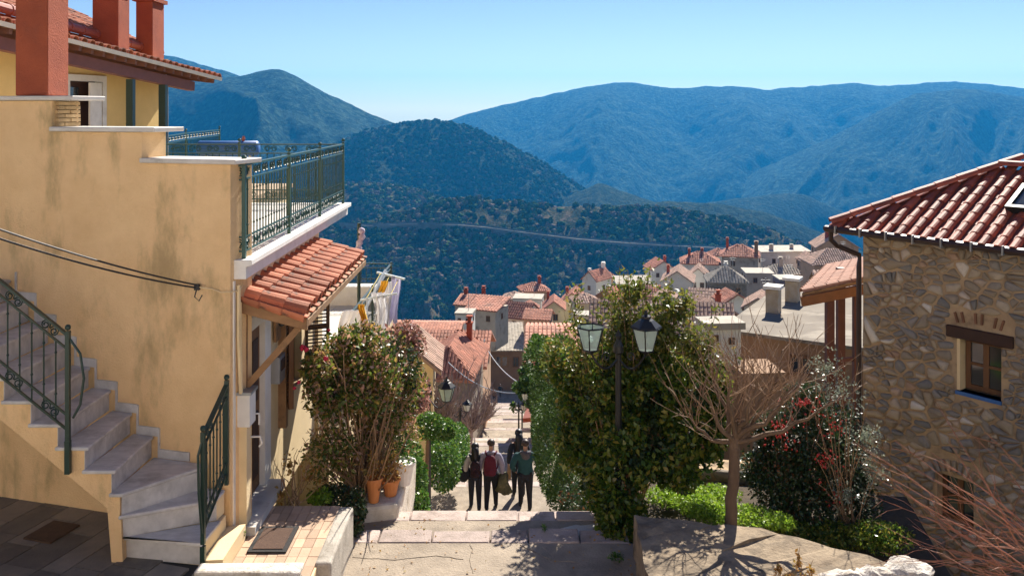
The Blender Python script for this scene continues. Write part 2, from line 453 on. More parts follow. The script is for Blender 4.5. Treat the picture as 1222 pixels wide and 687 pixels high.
# the road cut across the wooded hillside
from mathutils.bvhtree import BVHTree
def road_on(hill, path, w, m, label):
    me = hill.data; bt = BVHTree.FromPolygons([v.co for v in me.vertices], [tuple(p.vertices) for p in me.polygons])
    px = np.array([p[0] for p in path]); py = np.array([p[1] for p in path]); pts = []
    for x in np.linspace(px[0], px[-1], 70):
        h = bt.ray_cast(V((0, 0, 0)), P(x, np.interp(x, px, py), 1.0).normalized(), 5000)
        if h[0] is not None: pts.append(h[0])
    b = MB(); vs = []
    for i, p in enumerate(pts):
        q = V((-p.x, -p.y, 0)).normalized()
        vs += [tuple(p + q * w * .8 + V((0, 0, 5.2))), tuple(p - q * w * .2 + V((0, 0, 5.6))), tuple(p - q * w * .5 + V((0, 0, 7.2))), tuple(p + q * w * 1.2 + V((0, 0, -9)))]
    n = len(pts)
    fs = []
    for i in range(n - 1):
        a, c = i * 4, i * 4 + 4
        fs += [(a, c, c + 1, a + 1), (a + 1, c + 1, c + 2, a + 2), (a + 3, c + 3, c, a)]
    b.raw(vs, fs); return b.build('road', m, kind='structure')
road_on(hillE, [(405, 272), (440, 274), (490, 272), (545, 273), (580, 276), (640, 284), (690, 290), (740, 294), (800, 298), (870, 301)], 2.4,
        mat('road_gravel', (.30, .26, .20), (.12, .11, .08), .03, .95), '')

# ------------------------------------------------------------------ the slope the village stands on
def street_z(d):
    return float(np.interp(d, [-40, -9, -2.4, 4.5, 8.6, 11.2, 20.6, 23, 114, 130, 200, 320], [3, -1.9, -2.0, -5.0, -5.2, -5.1, -9.95, -10.2, -39.2, -41, -62, -100]))
CTRL = [(0, d, street_z(d) - .5) for d in list(range(-40, 130, 6)) + [150, 200, 260]]
CTRL += [(-3, d, street_z(d) - .5) for d in range(24, 120, 8)] + [(3, d, street_z(d) - .5) for d in range(24, 120, 8)]
CTRL += [(-6, 9, -5.0), (-6, 14, -6.2), (-5, 22, -9.5), (-12, 10, -4.5), (-12, 20, -8), (-30, 10, -2), (-30, 0, 1), (5, 9, -5.6), (4, 13, -6.9), (9, 9, -6), (8, 14, -7.2), (5, 18, -8.6), (12, 20, -8.5),
         (30, 0, -1), (30, 20, -6), (9, 33, -12.5), (15, 40, -13), (24, 45, -13), (12, 60, -20), (25, 90, -22.5), (33, 130, -31), (60, 190, -42), (45, 200, -43), (80, 190, -40), (62, 150, -33), (100, 160, -32), (90, 90, -20),
         (8, 110, -36), (9, 180, -50), (18, 220, -58), (-2, 140, -43), (-7, 130, -37), (-7, 62, -20), (-9, 46, -19), (-12, 60, -24), (-20, 60, -28), (-25, 90, -45), (-40, 60, -25), (-60, 150, -90), (-30, 200, -95), (0, 300, -130), (60, 300, -95),
         (120, 240, -60), (200, 240, -60), (200, 120, -20), (300, 200, -40), (0, 450, -240), (150, 450, -200), (-150, 300, -170), (-150, 100, -60), (-150, 0, 5), (150, 0, 5), (-300, 400, -250), (300, 450, -170), (0, 700, -330), (300, 700, -320), (-300, 700, -330)]
_CA = np.array(CTRL)
def ground_z(x, y):
    d2 = (_CA[:, 0] - x) ** 2 + (_CA[:, 1] - y) ** 2 + .4
    w = d2 ** -1.7
    return float((w * _CA[:, 2]).sum() / w.sum())
gx = sorted(set([0.0] + [s * (1.5 * k if k < 12 else 18 * 1.16 ** (k - 12)) for k in range(38) for s in (-1, 1)]))
gy = [-40 + 3.5 * k for k in range(12)] + [2 + 1.6 * k for k in range(20)] + [34 * 1.065 ** k for k in range(50)]
vs = [(x, y, ground_z(x, y) + .12 * fbm(x * .3, y * .3)) for y in gy for x in gx]
nx_ = len(gx)
fs = [(j * nx_ + i, j * nx_ + i + 1, (j + 1) * nx_ + i + 1, (j + 1) * nx_ + i) for j in range(len(gy) - 1) for i in range(nx_ - 1)]
MB().raw(vs, fs).build('ground', mat('earth', (.085, .075, .05), (.06, .07, .03), .6, .95, .5, 8, stain=(.17, .14, .10), stain_scale=.25), smooth=True, kind='structure')

# ------------------------------------------------------------------ the stepped street
M_PAVE = mat('street_paving', (.37, .30, .225), (.22, .175, .13), 3.1, .88, .7, 38, vary=.10, stain=(.15, .12, .09), stain_scale=1.3, stain_lo=.5, stain_hi=.66, stain_amt=.6, detail=9)
M_KERB = mat('kerb_stone', (.48, .38, .33), (.34, .26, .225), 3.4, .82, .6, 40, vary=.16, stain=(.22, .175, .14), stain_scale=3.4, stain_lo=.48, stain_hi=.66, stain_amt=.6, detail=8)
M_CRACK = mat('crack_filler', (.19, .155, .115), (.27, .22, .165), 9, .95)
M_PLAST = mat('pale_mortar', (.62, .58, .52), (.5, .46, .4), 3, .9, .4, 50)
street = empty('street', (0, 0, 0)); tag(street, 'wide stepped street of paved landings leading down through the village', None, None, 'structure')
rnd = random.Random(3)
def kerb_row(y0, y1, x0, x1, ztop, h, n, seed, sk=0.0):
    rr = random.Random(seed); cuts = [x0] + sorted(x0 + (x1 - x0) * (k + rr.uniform(-.25, .25)) / n for k in range(1, n)) + [x1]
    for a, b in zip(cuts[:-1], cuts[1:]):
        bl = rough_block((a + .008, y0, ztop - h), (b - .008, y1 + rr.uniform(-.015, .02), ztop + rr.uniform(-.006, .006)), .008, rr.random())
        bevel(bl.build('kerb_stone', M_KERB, street), .012)
def slab(y0, y1, x0, x1, ztop, h, seed):
    rough_block((x0, y0, ztop - h), (x1, y1, ztop), .006, seed).build('landing', M_PAVE, street)
# the street where the photographer stands, above the landing
z_, y_ = -4.68, 4.6
while z_ < -1.75:
    rough_block((-3.2, y_ - .36, z_ - .5), (3.0, y_, z_ + .16), .006, y_).build('step', M_KERB, street); y_ -= .36; z_ += .16
M_BOUNCE = mat('bounce_flags', (.62, .57, .48), (.52, .47, .39), 1.5, .85, .2, 30, vary=.08)  # unseen paving, made pale to bounce sunlight onto the shaded ochre wall
rough_block((-3.19, -9.5, -2.5), (9.0, y_, -1.68), .006, 500).build('landing', M_BOUNCE, street)
rough_block((-15.0, -9.5, -5.0), (-3.2, 4.2, -1.69), .006, 501).build('landing', M_BOUNCE, street)  # terrace out of view, added for its bounced light
# upper landing and its two wide steps
slab(4.6, 7.2, -1.6, 1.45, -4.68, .6, 1)
kerb_row(7.2, 7.5, -1.6, 1.45, -4.677, .6, 5, 5)
slab(7.5, 10.07, -1.95, 1.45, -4.95, .6, 2)
kerb_row(10.07, 10.38, -2.1, 1.35, -4.945, .5, 6, 11)
slab(10.38, 10.86, -2.0, 1.35, -5.07, .5, 3)
kerb_row(10.86, 11.12, -1.9, 1.3, -5.065, .5, 5, 12)
# cracks of the old cement: thin dark fillets lying in the surface
for k, pts in enumerate([[(560, 641), (563, 655), (560, 668), (565, 687)], [(420, 664), (470, 668), (520, 662), (560, 668)], [(620, 650), (660, 668), (700, 672)]]):
    q = []
    for (a, b), (c, e) in zip(pts[:-1], pts[1:]):
        for t in np.linspace(0, 1, 6)[:-1]: q.append((a + (c - a) * t + rnd.uniform(-1, 1), b + (e - b) * t + rnd.uniform(-.6, .6)))
    w = [P(x, y, 4.95 * F / (y - HY)) for x, y in q]
    MB().tube([V((p.x, p.y, -4.9515)) for p in w], .0045, 4).build('crack', M_CRACK, street)
# mortar smear on the second step
sm = MB(); n = 16; cxs, cys = 1.0, 10.62
sm.raw([(cxs + .42 * math.cos(6.283 * k / n) * rnd.uniform(.7, 1.2), cys + .17 * math.sin(6.283 * k / n) * rnd.uniform(.6, 1.2), -5.064) for k in range(n)], [tuple(range(n))])
sm.build('mortar_patch', M_PLAST, street)
# the steep flight under the landing
z = -5.23; y = 11.12
while z > -9.75:
    rough_block((-2.0, y, z - .5), (1.6, y + .345, z), .006, y).build('step', M_KERB, street)
    y += .345; z -= .163
Y0 = y
# landings and flights all the way down
def width(d):
    return (-2.1 - .016 * (d - 20), 1.75 - .017 * (d - 20)) if d > 20 else (-2, 1.5)
k = 0; TOPS = []
while y < 116:
    L_ = 2.1 + .5 * math.sin(k * 1.7); a, b = width(y)
    slab(y, y + L_, a, b, z, .8, k + 20); TOPS.append((y, z)); y += L_
    kerb_row(y, y + .34, a, b, z + .004, .8, 5 if y < 50 else 2, k + 70); y += .34
    tgt = street_z(y + 2.4)
    ns = max(2, int(round((z - tgt) / .165)))
    for q in range(ns):
        z -= .165
        if q < ns - 1:
            rough_block((a, y, z - .8), (b, y + .33, z), .006, y + q).build('step', M_KERB, street); y += .33
    k += 1
Y_END = y
TOPS.append((y, z))
slab(y, y + 30, -14, 12, z, 1.2, 99)
def STREET_TOP(d): return [t[1] for t in TOPS if t[0] <= d][-1]
# ------------------------------------------------------------------ materials of the buildings
M_OCHRE = mat('ochre_render', (.86, .59, .315), (.75, .49, .245), 2.6, .92, .7, 55, stain=(.38, .265, .125), stain_scale=1.35, stain_lo=.48, stain_hi=.70, stain_amt=.8, sstretch=(1.5, 1.5, .6), detail=9)
M_OCHRE2 = mat('yellow_render', (.78, .55, .22), (.7, .49, .19), 2.5, .9, .25, 60)
M_CREAM = mat('cream_render', (.78, .61, .36), (.70, .54, .31), 3, .9, .3, 60, stain=(.4, .33, .2), stain_amt=.4)
M_WHITE = mat('white_paint', (.78, .75, .70), (.68, .65, .6), 5, .7, .15, 60, stain=(.5, .46, .4), stain_scale=2.5, stain_amt=.4)
M_CAP = mat('cap_stone', (.66, .62, .56), (.52, .48, .43), 4, .7, .2, 60, stain=(.3, .27, .22), stain_scale=3, stain_amt=.5)
M_MARBLE = mat('grey_marble', (.64, .61, .59), (.43, .41, .40), 5, .5, .15, 90, stain=(.24, .22, .21), stain_scale=2.2, stain_lo=.5, stain_hi=.74, stretch=(1, 2.2, 1), stain_amt=.7)
M_REDR = mat('red_render', (.36, .085, .036), (.27, .06, .027), 3, .92, .8, 45, stain=(.2, .06, .035), stain_scale=2.5, stain_amt=.4)
M_TERRA = mat('terracotta', (.46, .165, .085), (.37, .12, .06), 6, .8, .25, 60, vary=.28, stain=(.09, .065, .05), stain_scale=3.4, stain_lo=.53, stain_hi=.64, stain_amt=.85)
M_TERRA2 = mat('glazed_red_tile', (.36, .085, .042), (.25, .055, .03), 6, .62, .25, 60, vary=.32, stain=(.13, .07, .05), stain_scale=4, stain_amt=.6, spec=.4)
M_REDMET = mat('red_metal', (.36, .10, .06), (.30, .08, .05), 5, .45, spec=.5)
M_WOOD = mat('brown_wood', (.20, .095, .038), (.12, .055, .022), 6, .6, .3, 40, stretch=(1, 1, .15), vary=.1)
M_WOODL = mat('weathered_wood', (.36, .20, .09), (.22, .12, .055), 5, .75, .4, 40, stretch=(.3, 1, 1), vary=.1, stain=(.10, .06, .03), stain_scale=4)
M_DKWOOD = mat('dark_wood', (.055, .022, .012), (.035, .014, .008), 8, .6, .3, 40)
M_GREEN = mat('green_iron', (.018, .075, .062), (.012, .055, .046), 6, .42, spec=.5)
M_DKGREEN = mat('dark_green_iron', (.010, .030, .022), (.014, .04, .03), 6, .4, spec=.5)
M_BLACK = mat('black_iron', (.012, .013, .013), (.018, .018, .018), 8, .45)
M_GREYMET = mat('grey_metal', (.42, .43, .44), (.34, .35, .36), 6, .4, metal=.6)
M_CABLE = mat('cable', (.02, .02, .022), None, 4, .6)
M_DARKIN = mat('dark_interior', (.012, .011, .010), None, 3, .8)
M_BRICK = mat('tan_brick', (.52, .36, .18), (.42, .28, .14), 9, .9, .6, 60, vary=.22)
M_SLATE = mat('slate_flag', (.21, .18, .145), (.13, .115, .10), 3, .75, .5, 40, vary=.35, stain=(.30, .25, .18), stain_scale=1.8, stain_amt=.5)
M_BLUE = mat('blue_paint', (.045, .15, .40), (.035, .12, .33), 5, .5)
M_FLOORT = mat('terrace_tile', (.60, .57, .52), (.52, .49, .44), 3, .7, .1, 40, vary=.06)
M_BUFF = mat('buff_tile', (.52, .36, .25), (.44, .29, .19), 5, .8, .3, 60, vary=.25)

def glass_mat():
    m, nt, b, out = new_mat('window_glass')
    b.inputs['Base Color'].default_value = (.03, .035, .04, 1); b.inputs['Roughness'].default_value = .06; b.inputs['Specular IOR Level'].default_value = .8
    MATS['window_glass'] = m; return m
M_GLASS = glass_mat()

# ------------------------------------------------------------------ tiles
def barrel_mesh(name, L, w, m, h=None, seg=6, th=.014, taper=.82, flat=.0):
    """one barrel tile: x across, y up the slope (0..L), z out; open underneath"""
    h = h or w * .42; b = MB()
    prof = []
    if flat: prof.append((-w / 2 - flat, .0))
    prof += [(-w / 2 * math.cos(math.pi * k / seg), h * math.sin(math.pi * k / seg)) for k in range(seg + 1)]
    n = len(prof); vs = []
    for yy, s in ((0, 1.0), (L, taper)):
        vs += [(x * s, yy, z * s) for x, z in prof]
    for yy, s in ((0, 1.0),):
        vs += [(x * s * .86, yy, z * s - th) for x, z in prof]
    fs = [(i, i + 1, n + i + 1, n + i) for i in range(n - 1)] + [(2 * n + i, 2 * n + i + 1, i + 1, i) for i in range(n - 1)]
    b.raw(vs, fs); me = b.mesh(name, False); me.materials.append(m); return me

def tile_field(parent, me, o, u, v, W, L, tw, tl, keep=None, name='roof_tile', limit=300, jit=.006, seed=1, m=None, lift=.012):
    """rows of single tiles on a plane: o eave corner, u along the eave, v up the slope; past the limit the rest is one mesh"""
    u, v = V(u).normalized(), V(v).normalized(); n = u.cross(v)
    if n.z < 0: n = -n
    rr = random.Random(seed); k = 0; rest = MB()
    nc = int(W / tw); nr = int(math.ceil(L / tl))
    src = [tuple(q.co) for q in me.vertices]; sf = [tuple(p.vertices) for p in me.polygons]
    for j in range(nr):
        for i in range(nc):
            a = (i + .5) * tw; b = j * tl
            if keep and not keep(a, b + tl * .5): continue
            base = V(o) + u * (a + rr.uniform(-jit, jit)) + v * (b + rr.uniform(-jit, jit)) + n * (.004 + rr.uniform(0, jit * .5))
            vv = (v + n * -lift + u * rr.uniform(-.02, .02)).normalized(); xx = vv.cross(n).normalized(); zz = xx.cross(vv)
            M4 = frame_matrix(base, xx, vv, zz)
            k += 1
            if k <= limit: inst(name, me, M4, parent)
            else: rest.raw([M4 @ V(q) for q in src], sf)
    if rest.v: rest.build(name + '_rows', m or me.materials[0], parent, kind='stuff')

# ------------------------------------------------------------------ iron railings
def scroll_mesh(name, m, r=.05, th=.0075):
    b = MB()
    for s in (1, -1):
        pts = []
        for k in range(15):
            a = k / 14 * 3.4 * math.pi; q = r * (1 - .72 * k / 14)
            pts.append((s * (r * 1.05 - q * math.cos(a) * 1.0), 0, q * math.sin(a)))
        b.tube(pts, th, 4)
    me = b.mesh(name); me.materials.append(m); return me

def railing(parent, name, pts, h, m, gap=.115, band=.15, foot=.08, thick=.016, post=.04, scrolls=True, ball=True, ends=(True, True), rail=.035):
    """iron railing along floor points; rails in one part, posts, bars and scrolls below it"""
    Z = V((0, 0, 1)); rails = MB()
    for a, b in zip(pts[:-1], pts[1:]):
        a, b = V(a), V(b)
        rails.bar(a + Z * h, b + Z * h, rail * 1.3, rail * .6); rails.bar(a + Z * (h - band), b + Z * (h - band), rail * .6, rail * .5)
        rails.bar(a + Z * foot, b + Z * foot, rail * .7, rail * .5); rails.bar(a + Z * (foot + band), b + Z * (foot + band), rail * .6, rail * .5)
    R0 = rails.build(name, m, parent)
    sm = scroll_mesh('scroll', m, band * .36)
    for i, p in enumerate(pts):
        if (i == 0 and not ends[0]) or (i == len(pts) - 1 and not ends[1]): continue
        p = V(p); q = MB().box(p + Z * (h * .5 + .01), (post, post, h + .06))
        if ball: q.ball(p + Z * (h + .075), post * .75, 8)
        q.build('post', m, R0)
    for a, b in zip(pts[:-1], pts[1:]):
        a, b = V(a), V(b); Lh = V((b.x - a.x, b.y - a.y, 0)).length; n = max(2, int(round(Lh / gap)))
        t = V((b.x - a.x, b.y - a.y, 0)).normalized(); sl = (b - a).normalized()
        for k in range(1, n):
            p = a.lerp(b, k / n)
            q = MB(); q.tube([p + Z * (foot + .0), p + Z * (h - band)], thick * .5, 5)
            q.ball(p + Z * (foot + band + .12), thick * .9, 6); q.ball(p + Z * (h - band - .12), thick * .9, 6)
            q.build('baluster', m, R0)
        if scrolls:
            ns = max(1, int(Lh / (band * 2.0)))
            for k in range(ns):
                for zz in (h - band * .5, foot + band * .5):
                    p = a.lerp(b, (k + .5) / ns) + Z * zz
                    x = sl; y = V((-t.y, t.x, 0)); z = x.cross(y)
                    inst('scroll', sm, frame_matrix(p, x, y, z), R0)
    return R0

# ------------------------------------------------------------------ the ochre house
CW = V((-2.944, 9.2, 0)); UW = V((-.961, .2756, 0)); NW = V((.2756, .961, 0))
def W(t, z, n=0.0): return V((CW.x + UW.x * t + NW.x * n, CW.y + UW.y * t + NW.y * n, z))
house = empty('ochre_house', (-4.5, 11, -4.6), 0, label='ochre rendered house with outdoor marble stair, red chimneys and green balcony railing', cat='house')

ZA, ZB, ZC, ZF = -.575, -.245, .10, -1.585     # wall tops under the three caps; terrace floor
prof = [W(0, -4.9), W(0, ZA), W(1.10, ZA), W(1.10, ZB), W(2.29, ZB), W(2.29, ZC), W(6.5, ZC), W(6.5, -4.9)]
MB().prism(prof, NW * .40).build('front_wall', M_OCHRE, house)
for t0, t1, z in ((-.09, 1.20, ZA), (.90, 2.36, ZB), (1.96, 6.6, ZC)):
    q = MB()
    pts = [W(t0, z + .004, -.05), W(t1, z + .004, -.05), W(t1, z + .004, .46), W(t0, z + .004, .46)]
    if z == ZA: pts = [W(t0, z + .004, -.05), W(1.094, z + .004, -.05), W(1.094, z + .004, .46), W(t0, z + .004, .46)]
    if z == ZB: pts = [W(t0, z + .004, -.05), W(2.284, z + .004, -.05), W(2.284, z + .004, .46), W(t0, z + .004, .46)]
    q.prism(pts, (0, 0, .05)); bevel(q.build('coping', M_CAP, house), .008)
# bare bricks on the stepped end of the wall
rr = random.Random(5)
for row in range(6):
    z0 = ZB + .06 + row * .047
    cuts = [.05, .15 + .09 * (row % 2), .39]
    for a, b in zip(cuts[:-1], cuts[1:]):
        if z0 + .04 > ZC: continue
        p = W(2.278, z0 + .02, (a + b) / 2)
        bb = MB().box((0, 0, 0), (.05 + rr.uniform(0, .02), b - a - .012, .038)); o = bb.build('brick', M_BRICK, house)
        o.matrix_basis = Matrix.Translation(p) @ Matrix.Rotation(math.atan2(-NW.x, NW.y), 4, 'Z')
        setp(o, house)
# facade on the street side, built round the door and window openings
FX = -2.94
DOOR = (9.62, 10.42, -4.42, -2.42); WIN = (11.30, 12.30, -3.75, -2.35)
fw = MB()
def fwall(y0, y1, z0, z1, x0=FX - .32, x1=FX): fw.bbox((x0, y0, z0), (x1, y1, z1))
fwall(9.36, DOOR[0], -4.9, -1.79); fwall(DOOR[0], DOOR[1], DOOR[3], -1.79); fwall(DOOR[0], DOOR[1], -4.9, DOOR[2])
fwall(DOOR[1], WIN[0], -4.9, -1.79); fwall(WIN[0], WIN[1], WIN[3], -1.79); fwall(WIN[0], WIN[1], -4.9, WIN[2]); fwall(WIN[1], 13.4, -4.9, -1.79)
fw.bbox((-9, 13.08, -6), (FX - .325, 13.4, -1.79))
fw.bbox((-9.0, 13.41, -6.5), (-4.9, 17, -1.79))
fw.build('side_wall', M_CREAM, house)
# pale quoin strip at the corner and at the far end
MB().bbox((FX - .0, 9.24, -4.88), (FX + .022, 9.45, -1.80)).build('corner_strip', M_WHITE, house)
MB().bbox((FX - .06, 13.12, -4.88), (FX + .05, 13.41, -2.3)).build('corner_strip', M_CREAM, house)
# door
dr = MB().bbox((FX - .10, DOOR[0] + .05, DOOR[2] + .02), (FX - .035, DOOR[1] - .05, DOOR[3] - .05)).build('door', M_WOOD, house)
for zz in ((-4.25, -3.5), (-3.38, -2.65)):
    for yy in ((9.76, 9.98), (10.06, 10.28)):
        bevel(MB().bbox((FX - .037, yy[0], zz[0]), (FX - .022, yy[1], zz[1])).build('panel', M_DKWOOD, dr), .006)
h_ = MB(); h_.tube([(FX - .03, 9.74, -3.4), (FX + .02, 9.74, -3.4), (FX + .03, 9.84, -3.4)], .012, 6); h_.build('handle', M_GREYMET, dr)
fr = MB(); fr.bbox((FX - .28, DOOR[0] - .001, DOOR[2]), (FX + .0, DOOR[0] + .055, DOOR[3])); fr.bbox((FX - .28, DOOR[1] - .055, DOOR[2]), (FX + .03, DOOR[1] + .20, DOOR[3]))
fr.bbox((FX - .28, DOOR[0] - .001, DOOR[3] - .055), (FX + .032, DOOR[1] + .20, DOOR[3] + .10)); fr.build('door_frame', M_WHITE, house)
MB().bbox((FX - .25, DOOR[0] - .3, DOOR[2] - .09), (FX + .22, DOOR[1] + .12, DOOR[2] + .004)).build('doorstep', M_CAP, house)
# window with brown shutters
wn_ = MB()
y0, y1, z0, z1 = WIN
for lo, hi in (((FX - .2, y0, z0), (FX - .1, y0 + .07, z1)), ((FX - .2, y1 - .07, z0), (FX - .1, y1, z1)), ((FX - .2, y0, z1 - .07), (FX - .1, y1, z1)), ((FX - .2, y0, z0), (FX - .1, y1, z0 + .07)), ((FX - .19, (y0 + y1) / 2 - .03, z0), (FX - .11, (y0 + y1) / 2 + .03, z1))):
    wn_.bbox(lo, hi)
wo = wn_.build('window', M_WOOD, house)
MB().bbox((FX - .17, y0 + .05, z0 + .05), (FX - .16, y1 - .05, z1 - .05)).build('pane', M_GLASS, wo)
MB().bbox((FX - .05, y0 - .10, z0 - .10), (FX + .05, y0 - .01, z1 + .05)).build('window_surround', M_WHITE, house)
def shutter(hinge, ang, wdt):
    """a louvred leaf hung at hinge"""
    q = MB(); c, s = math.cos(ang), math.sin(ang)
    def pt(a, z): return V((hinge[0] + a * s, hinge[1] + a * c, z))
    for a in (0.03, wdt - .03): q.bar(pt(a, z0), pt(a, z1), .06, .04, up=(s, c, 0))
    for zz in (z0 + .03, z1 - .03, (z0 + z1) / 2): q.bar(pt(0.05, zz), pt(wdt - .05, zz), .03, .07)
    so = q.build('shutter', M_WOOD, house)
    for k in range(26):
        zz = z0 + .08 + (z1 - z0 - .16) * k / 25
        MB().bar(pt(.05, zz), pt(wdt - .05, zz), .035, .02, up=(0, .3, 1)).build('slat', M_DKWOOD, so)
shutter((FX + .03, y1 + .02), R(68), .36); shutter((FX + .03, y0 - .02), R(150), .3)
MB().bbox((FX - .02, 11.06, -4.0), (FX + .10, 11.16, -2.25)).build('awning_post', M_WOODL, house)
# balcony / terrace slab
sl = MB(); sl.prism([W(0.02, ZF - .2, .405), W(6.4, ZF - .2, .405), V((-9.0, 15.0, ZF - .2)), V((-3.025, 15.0, ZF - .2)), V((-3.025, 9.7, ZF - .2))], (0, 0, .2)); sl.build('terrace_floor', M_FLOORT, house)
fa = MB(); fa.prism([V((-3.02, 9.26, ZF - .2)), V((-2.80, 9.26, ZF - .2)), V((-2.80, 9.26, ZF - .07)), V((-2.74, 9.26, ZF - .055)), V((-2.74, 9.26, ZF + .004)), V((-3.02, 9.26, ZF + .004))], (0, 5.74, 0))
bevel(fa.build('balcony_edge', M_WHITE, house), .006)
# terrace tiles that show between the bars
for i in range(5):
    for j in range(7):
        x0_, y0_ = -3.035 - (i + 1) * .62, 9.74 + j * .74
        if (V((x0_, y0_, 0)) - CW).dot(NW) < .42: continue
        MB().bbox((x0_ + .008, y0_ + .008, ZF - .02), (x0_ + .612, y0_ + .732, ZF + .006)).build('floor_tile', M_FLOORT, house)
railing(house, 'balcony_railing', [(-2.85, 9.36, ZF), (-2.85, 11.25, ZF), (-2.85, 13.05, ZF), (-2.85, 14.85, ZF)], 1.0, M_GREEN)
railing(house, 'balcony_railing', [(-3.06, 9.36, ZF), (-2.85, 9.36, ZF)], .99, M_GREEN, gap=.1, ends=(True, False), ball=False)
railing(house, 'balcony_railing', [(-2.85, 14.85, ZF), (-4.6, 14.85, ZF), (-6.4, 14.85, ZF), (-7.4, 14.85, ZF)], 1.0, M_GREEN, ends=(False, True))
railing(house, 'balcony_railing', [P(184, 165, 17) - V((0, 0, 1.0)), P(222, 159, 20.2) - V((0, 0, 1.0)), P(262, 155, 24) - V((0, 0, 1.0))], 1.0, M_GREEN, gap=.14)
# awning
A0, A1 = V((-2.93, 9.55, -1.99)), V((-2.93, 13.15, -1.99)); E0, E1 = V((-2.20, 9.42, -2.21)), V((-2.20, 13.22, -2.21))
aw = MB(); vsl = (A0 - E0); vsl.y = 0; vsl.normalize()
aw.prism([E0 + V((0, .02, -.03)), E1 + V((0, -.02, -.03)), V((-2.93, 13.2, -2.02)), V((-2.93, 9.44, -2.02))], (0, 0, .02))
for yy in np.linspace(9.6, 13.1, 8): aw.bar(V((-2.92, yy, -2.07)), V((-2.23, yy, -2.28)), .05, .06)
awo = aw.build('awning', M_WOODL, house)
bevel(MB().prism([V((-2.94, 9.40, -2.16)), V((-2.19, 9.40, -2.36)), V((-2.19, 9.40, -2.235)), V((-2.94, 9.40, -2.015))], (0, .045, 0)).build('fascia_board', M_WOODL, awo), .006)
bevel(MB().bbox((-2.23, 9.46, -2.33), (-2.19, 13.2, -2.25)).build('fascia_board', M_WOODL, awo), .005)
bt_a = barrel_mesh('awning_tile', .33, .245, M_TERRA, seg=7, flat=.0)
tile_field(awo, bt_a, E0 + V((-.03, .0, .015)), V((0, 1, 0)), vsl, 3.8, .74, .27, .25, jit=.014, seed=4)
pan = MB()
for k in range(15):
    yy = 9.42 + k * .27
    pan.bar(E0 + V((.02, yy - 9.42 + .0, -.002)), V((-2.93, yy, -1.992)), .10, .012)
pan.build('pan_tiles', M_TERRA, awo, kind='stuff')
for k in range(3):                                   # mortared verge along the near end
    p = E0 + vsl * (k * .25) + V((0, .02, .03)); inst('verge_tile', bt_a, frame_matrix(p, V((0, -1, 0)), (vsl + V((0, 0, -.02))).normalized(), V((0, -1, 0)).cross(vsl)), awo)
br = MB(); br.bar((FX + .04, 9.52, -2.1), (FX + .04, 9.52, -3.15), .09, .09); br.bar((FX + .06, 9.52, -3.0), (-2.30, 9.52, -2.35), .07, .07)
br.build('bracket', M_WOODL, awo)
br = MB(); br.bar((FX + .04, 13.05, -2.1), (FX + .04, 13.05, -3.0), .09, .09); br.bar((FX + .06, 13.05, -2.9), (-2.30, 13.05, -2.35), .07, .07)
br.build('bracket', M_WOODL, awo)
# lantern under the awning, bell sign, intercom, meter box, pipes
q = MB(); q.lathe([(.0, .06), (.05, .03), (.055, 0), (.03, -.09), (.01, -.10)], (-2.62, 10.0, -2.36), 8); q.tube([(-2.62, 10.0, -2.30), (-2.62, 10.0, -2.22)], .008, 5)
q.build('lantern', M_BLACK, house)
q = MB().bbox((FX + .02, 10.78, -2.85), (FX + .05, 11.0, -2.45)); q.build('notice_board', M_WOODL, house)
mo = MB().bbox((FX + .0, 10.72, -3.34), (FX + .11, 10.98, -3.02)).build('meter_box', M_GREYMET, house)
MB().bbox((FX + .112, 10.76, -3.2), (FX + .118, 10.94, -3.06)).build('dial', M_GLASS, mo)
mo = MB().bbox((FX + .012, 9.32, -3.36), (FX + .16, 9.54, -3.02)).build('utility_box', M_WHITE, house)
MB().bbox((FX + .0, 9.3, -3.02), (FX + .18, 9.56, -2.99)).build('lid', M_GREYMET, mo)
MB().bbox((FX + .014, 9.35, -4.5), (FX + .12, 9.50, -3.37)).build('utility_post', M_CREAM, house)
q = MB(); q.tube([(FX + .05, 9.3, -1.85), (FX + .05, 9.3, -2.4), (FX + .07, 9.31, -3.0)], .022, 6); q.tube([(FX + .05, 9.37, -2.0), (FX + .06, 9.37, -3.0)], .012, 5)
q.build('wall_pipe', M_CREAM, house)
q = MB(); q.tube([(FX + .1, 9.56, -3.55), (FX + .2, 9.57, -3.55), (FX + .22, 9.57, -3.62), (FX + .19, 9.57, -3.66)], .012, 5); q.tube([(FX + .1, 9.56, -3.3), (FX + .19, 9.57, -3.3), (FX + .19, 9.57, -3.42)], .012, 5)
q.build('hook', M_WHITE, house)

# ------------------------------------------------------------------ upper storey behind the terrace wall
EA, EB = P(-60, 10.5, 10.5), P(262, 93, 17.0); ED = (EB - EA).normalized()
OUT = V((ED.y, -ED.x, 0)).normalized()         # towards the street
def E(s, off=0.0, dz=0.0): return EA.lerp(EB, s) - OUT * off + V((0, 0, dz))
up = MB(); wz = .95
up.prism([E(-.3, .85) * 1, E(.93, .85), E(.93, 3.6), E(-.3, 3.6)], (0, 0, .01))
up.v = []; up.f = []; up.mi = []
def wall_quad(b, p, q, z0, z1, th):
    n = V((-(q - p).y, (q - p).x, 0)).normalized()
    b.prism([V((p.x, p.y, z0)), V((q.x, q.y, z0)), V((q.x, q.y, z1)), V((p.x, p.y, z1))], n * th)
wa, wb = E(-.25, .80), E(.93, .80)
def WU(d): t = (d - wa.y) / (wb.y - wa.y); return wa.lerp(wb, t)
wall_quad(up, wa, WU(13.75), ZF, wz, .25); wall_quad(up, WU(14.75), wb, ZF, wz, .25); wall_quad(up, WU(13.75), WU(14.75), .52, wz, .25)
up.bbox((-9.9, wb.y - .25, ZF), (wb.x - .26, wb.y, wz))
up.build('upper_wall', M_OCHRE2, house)
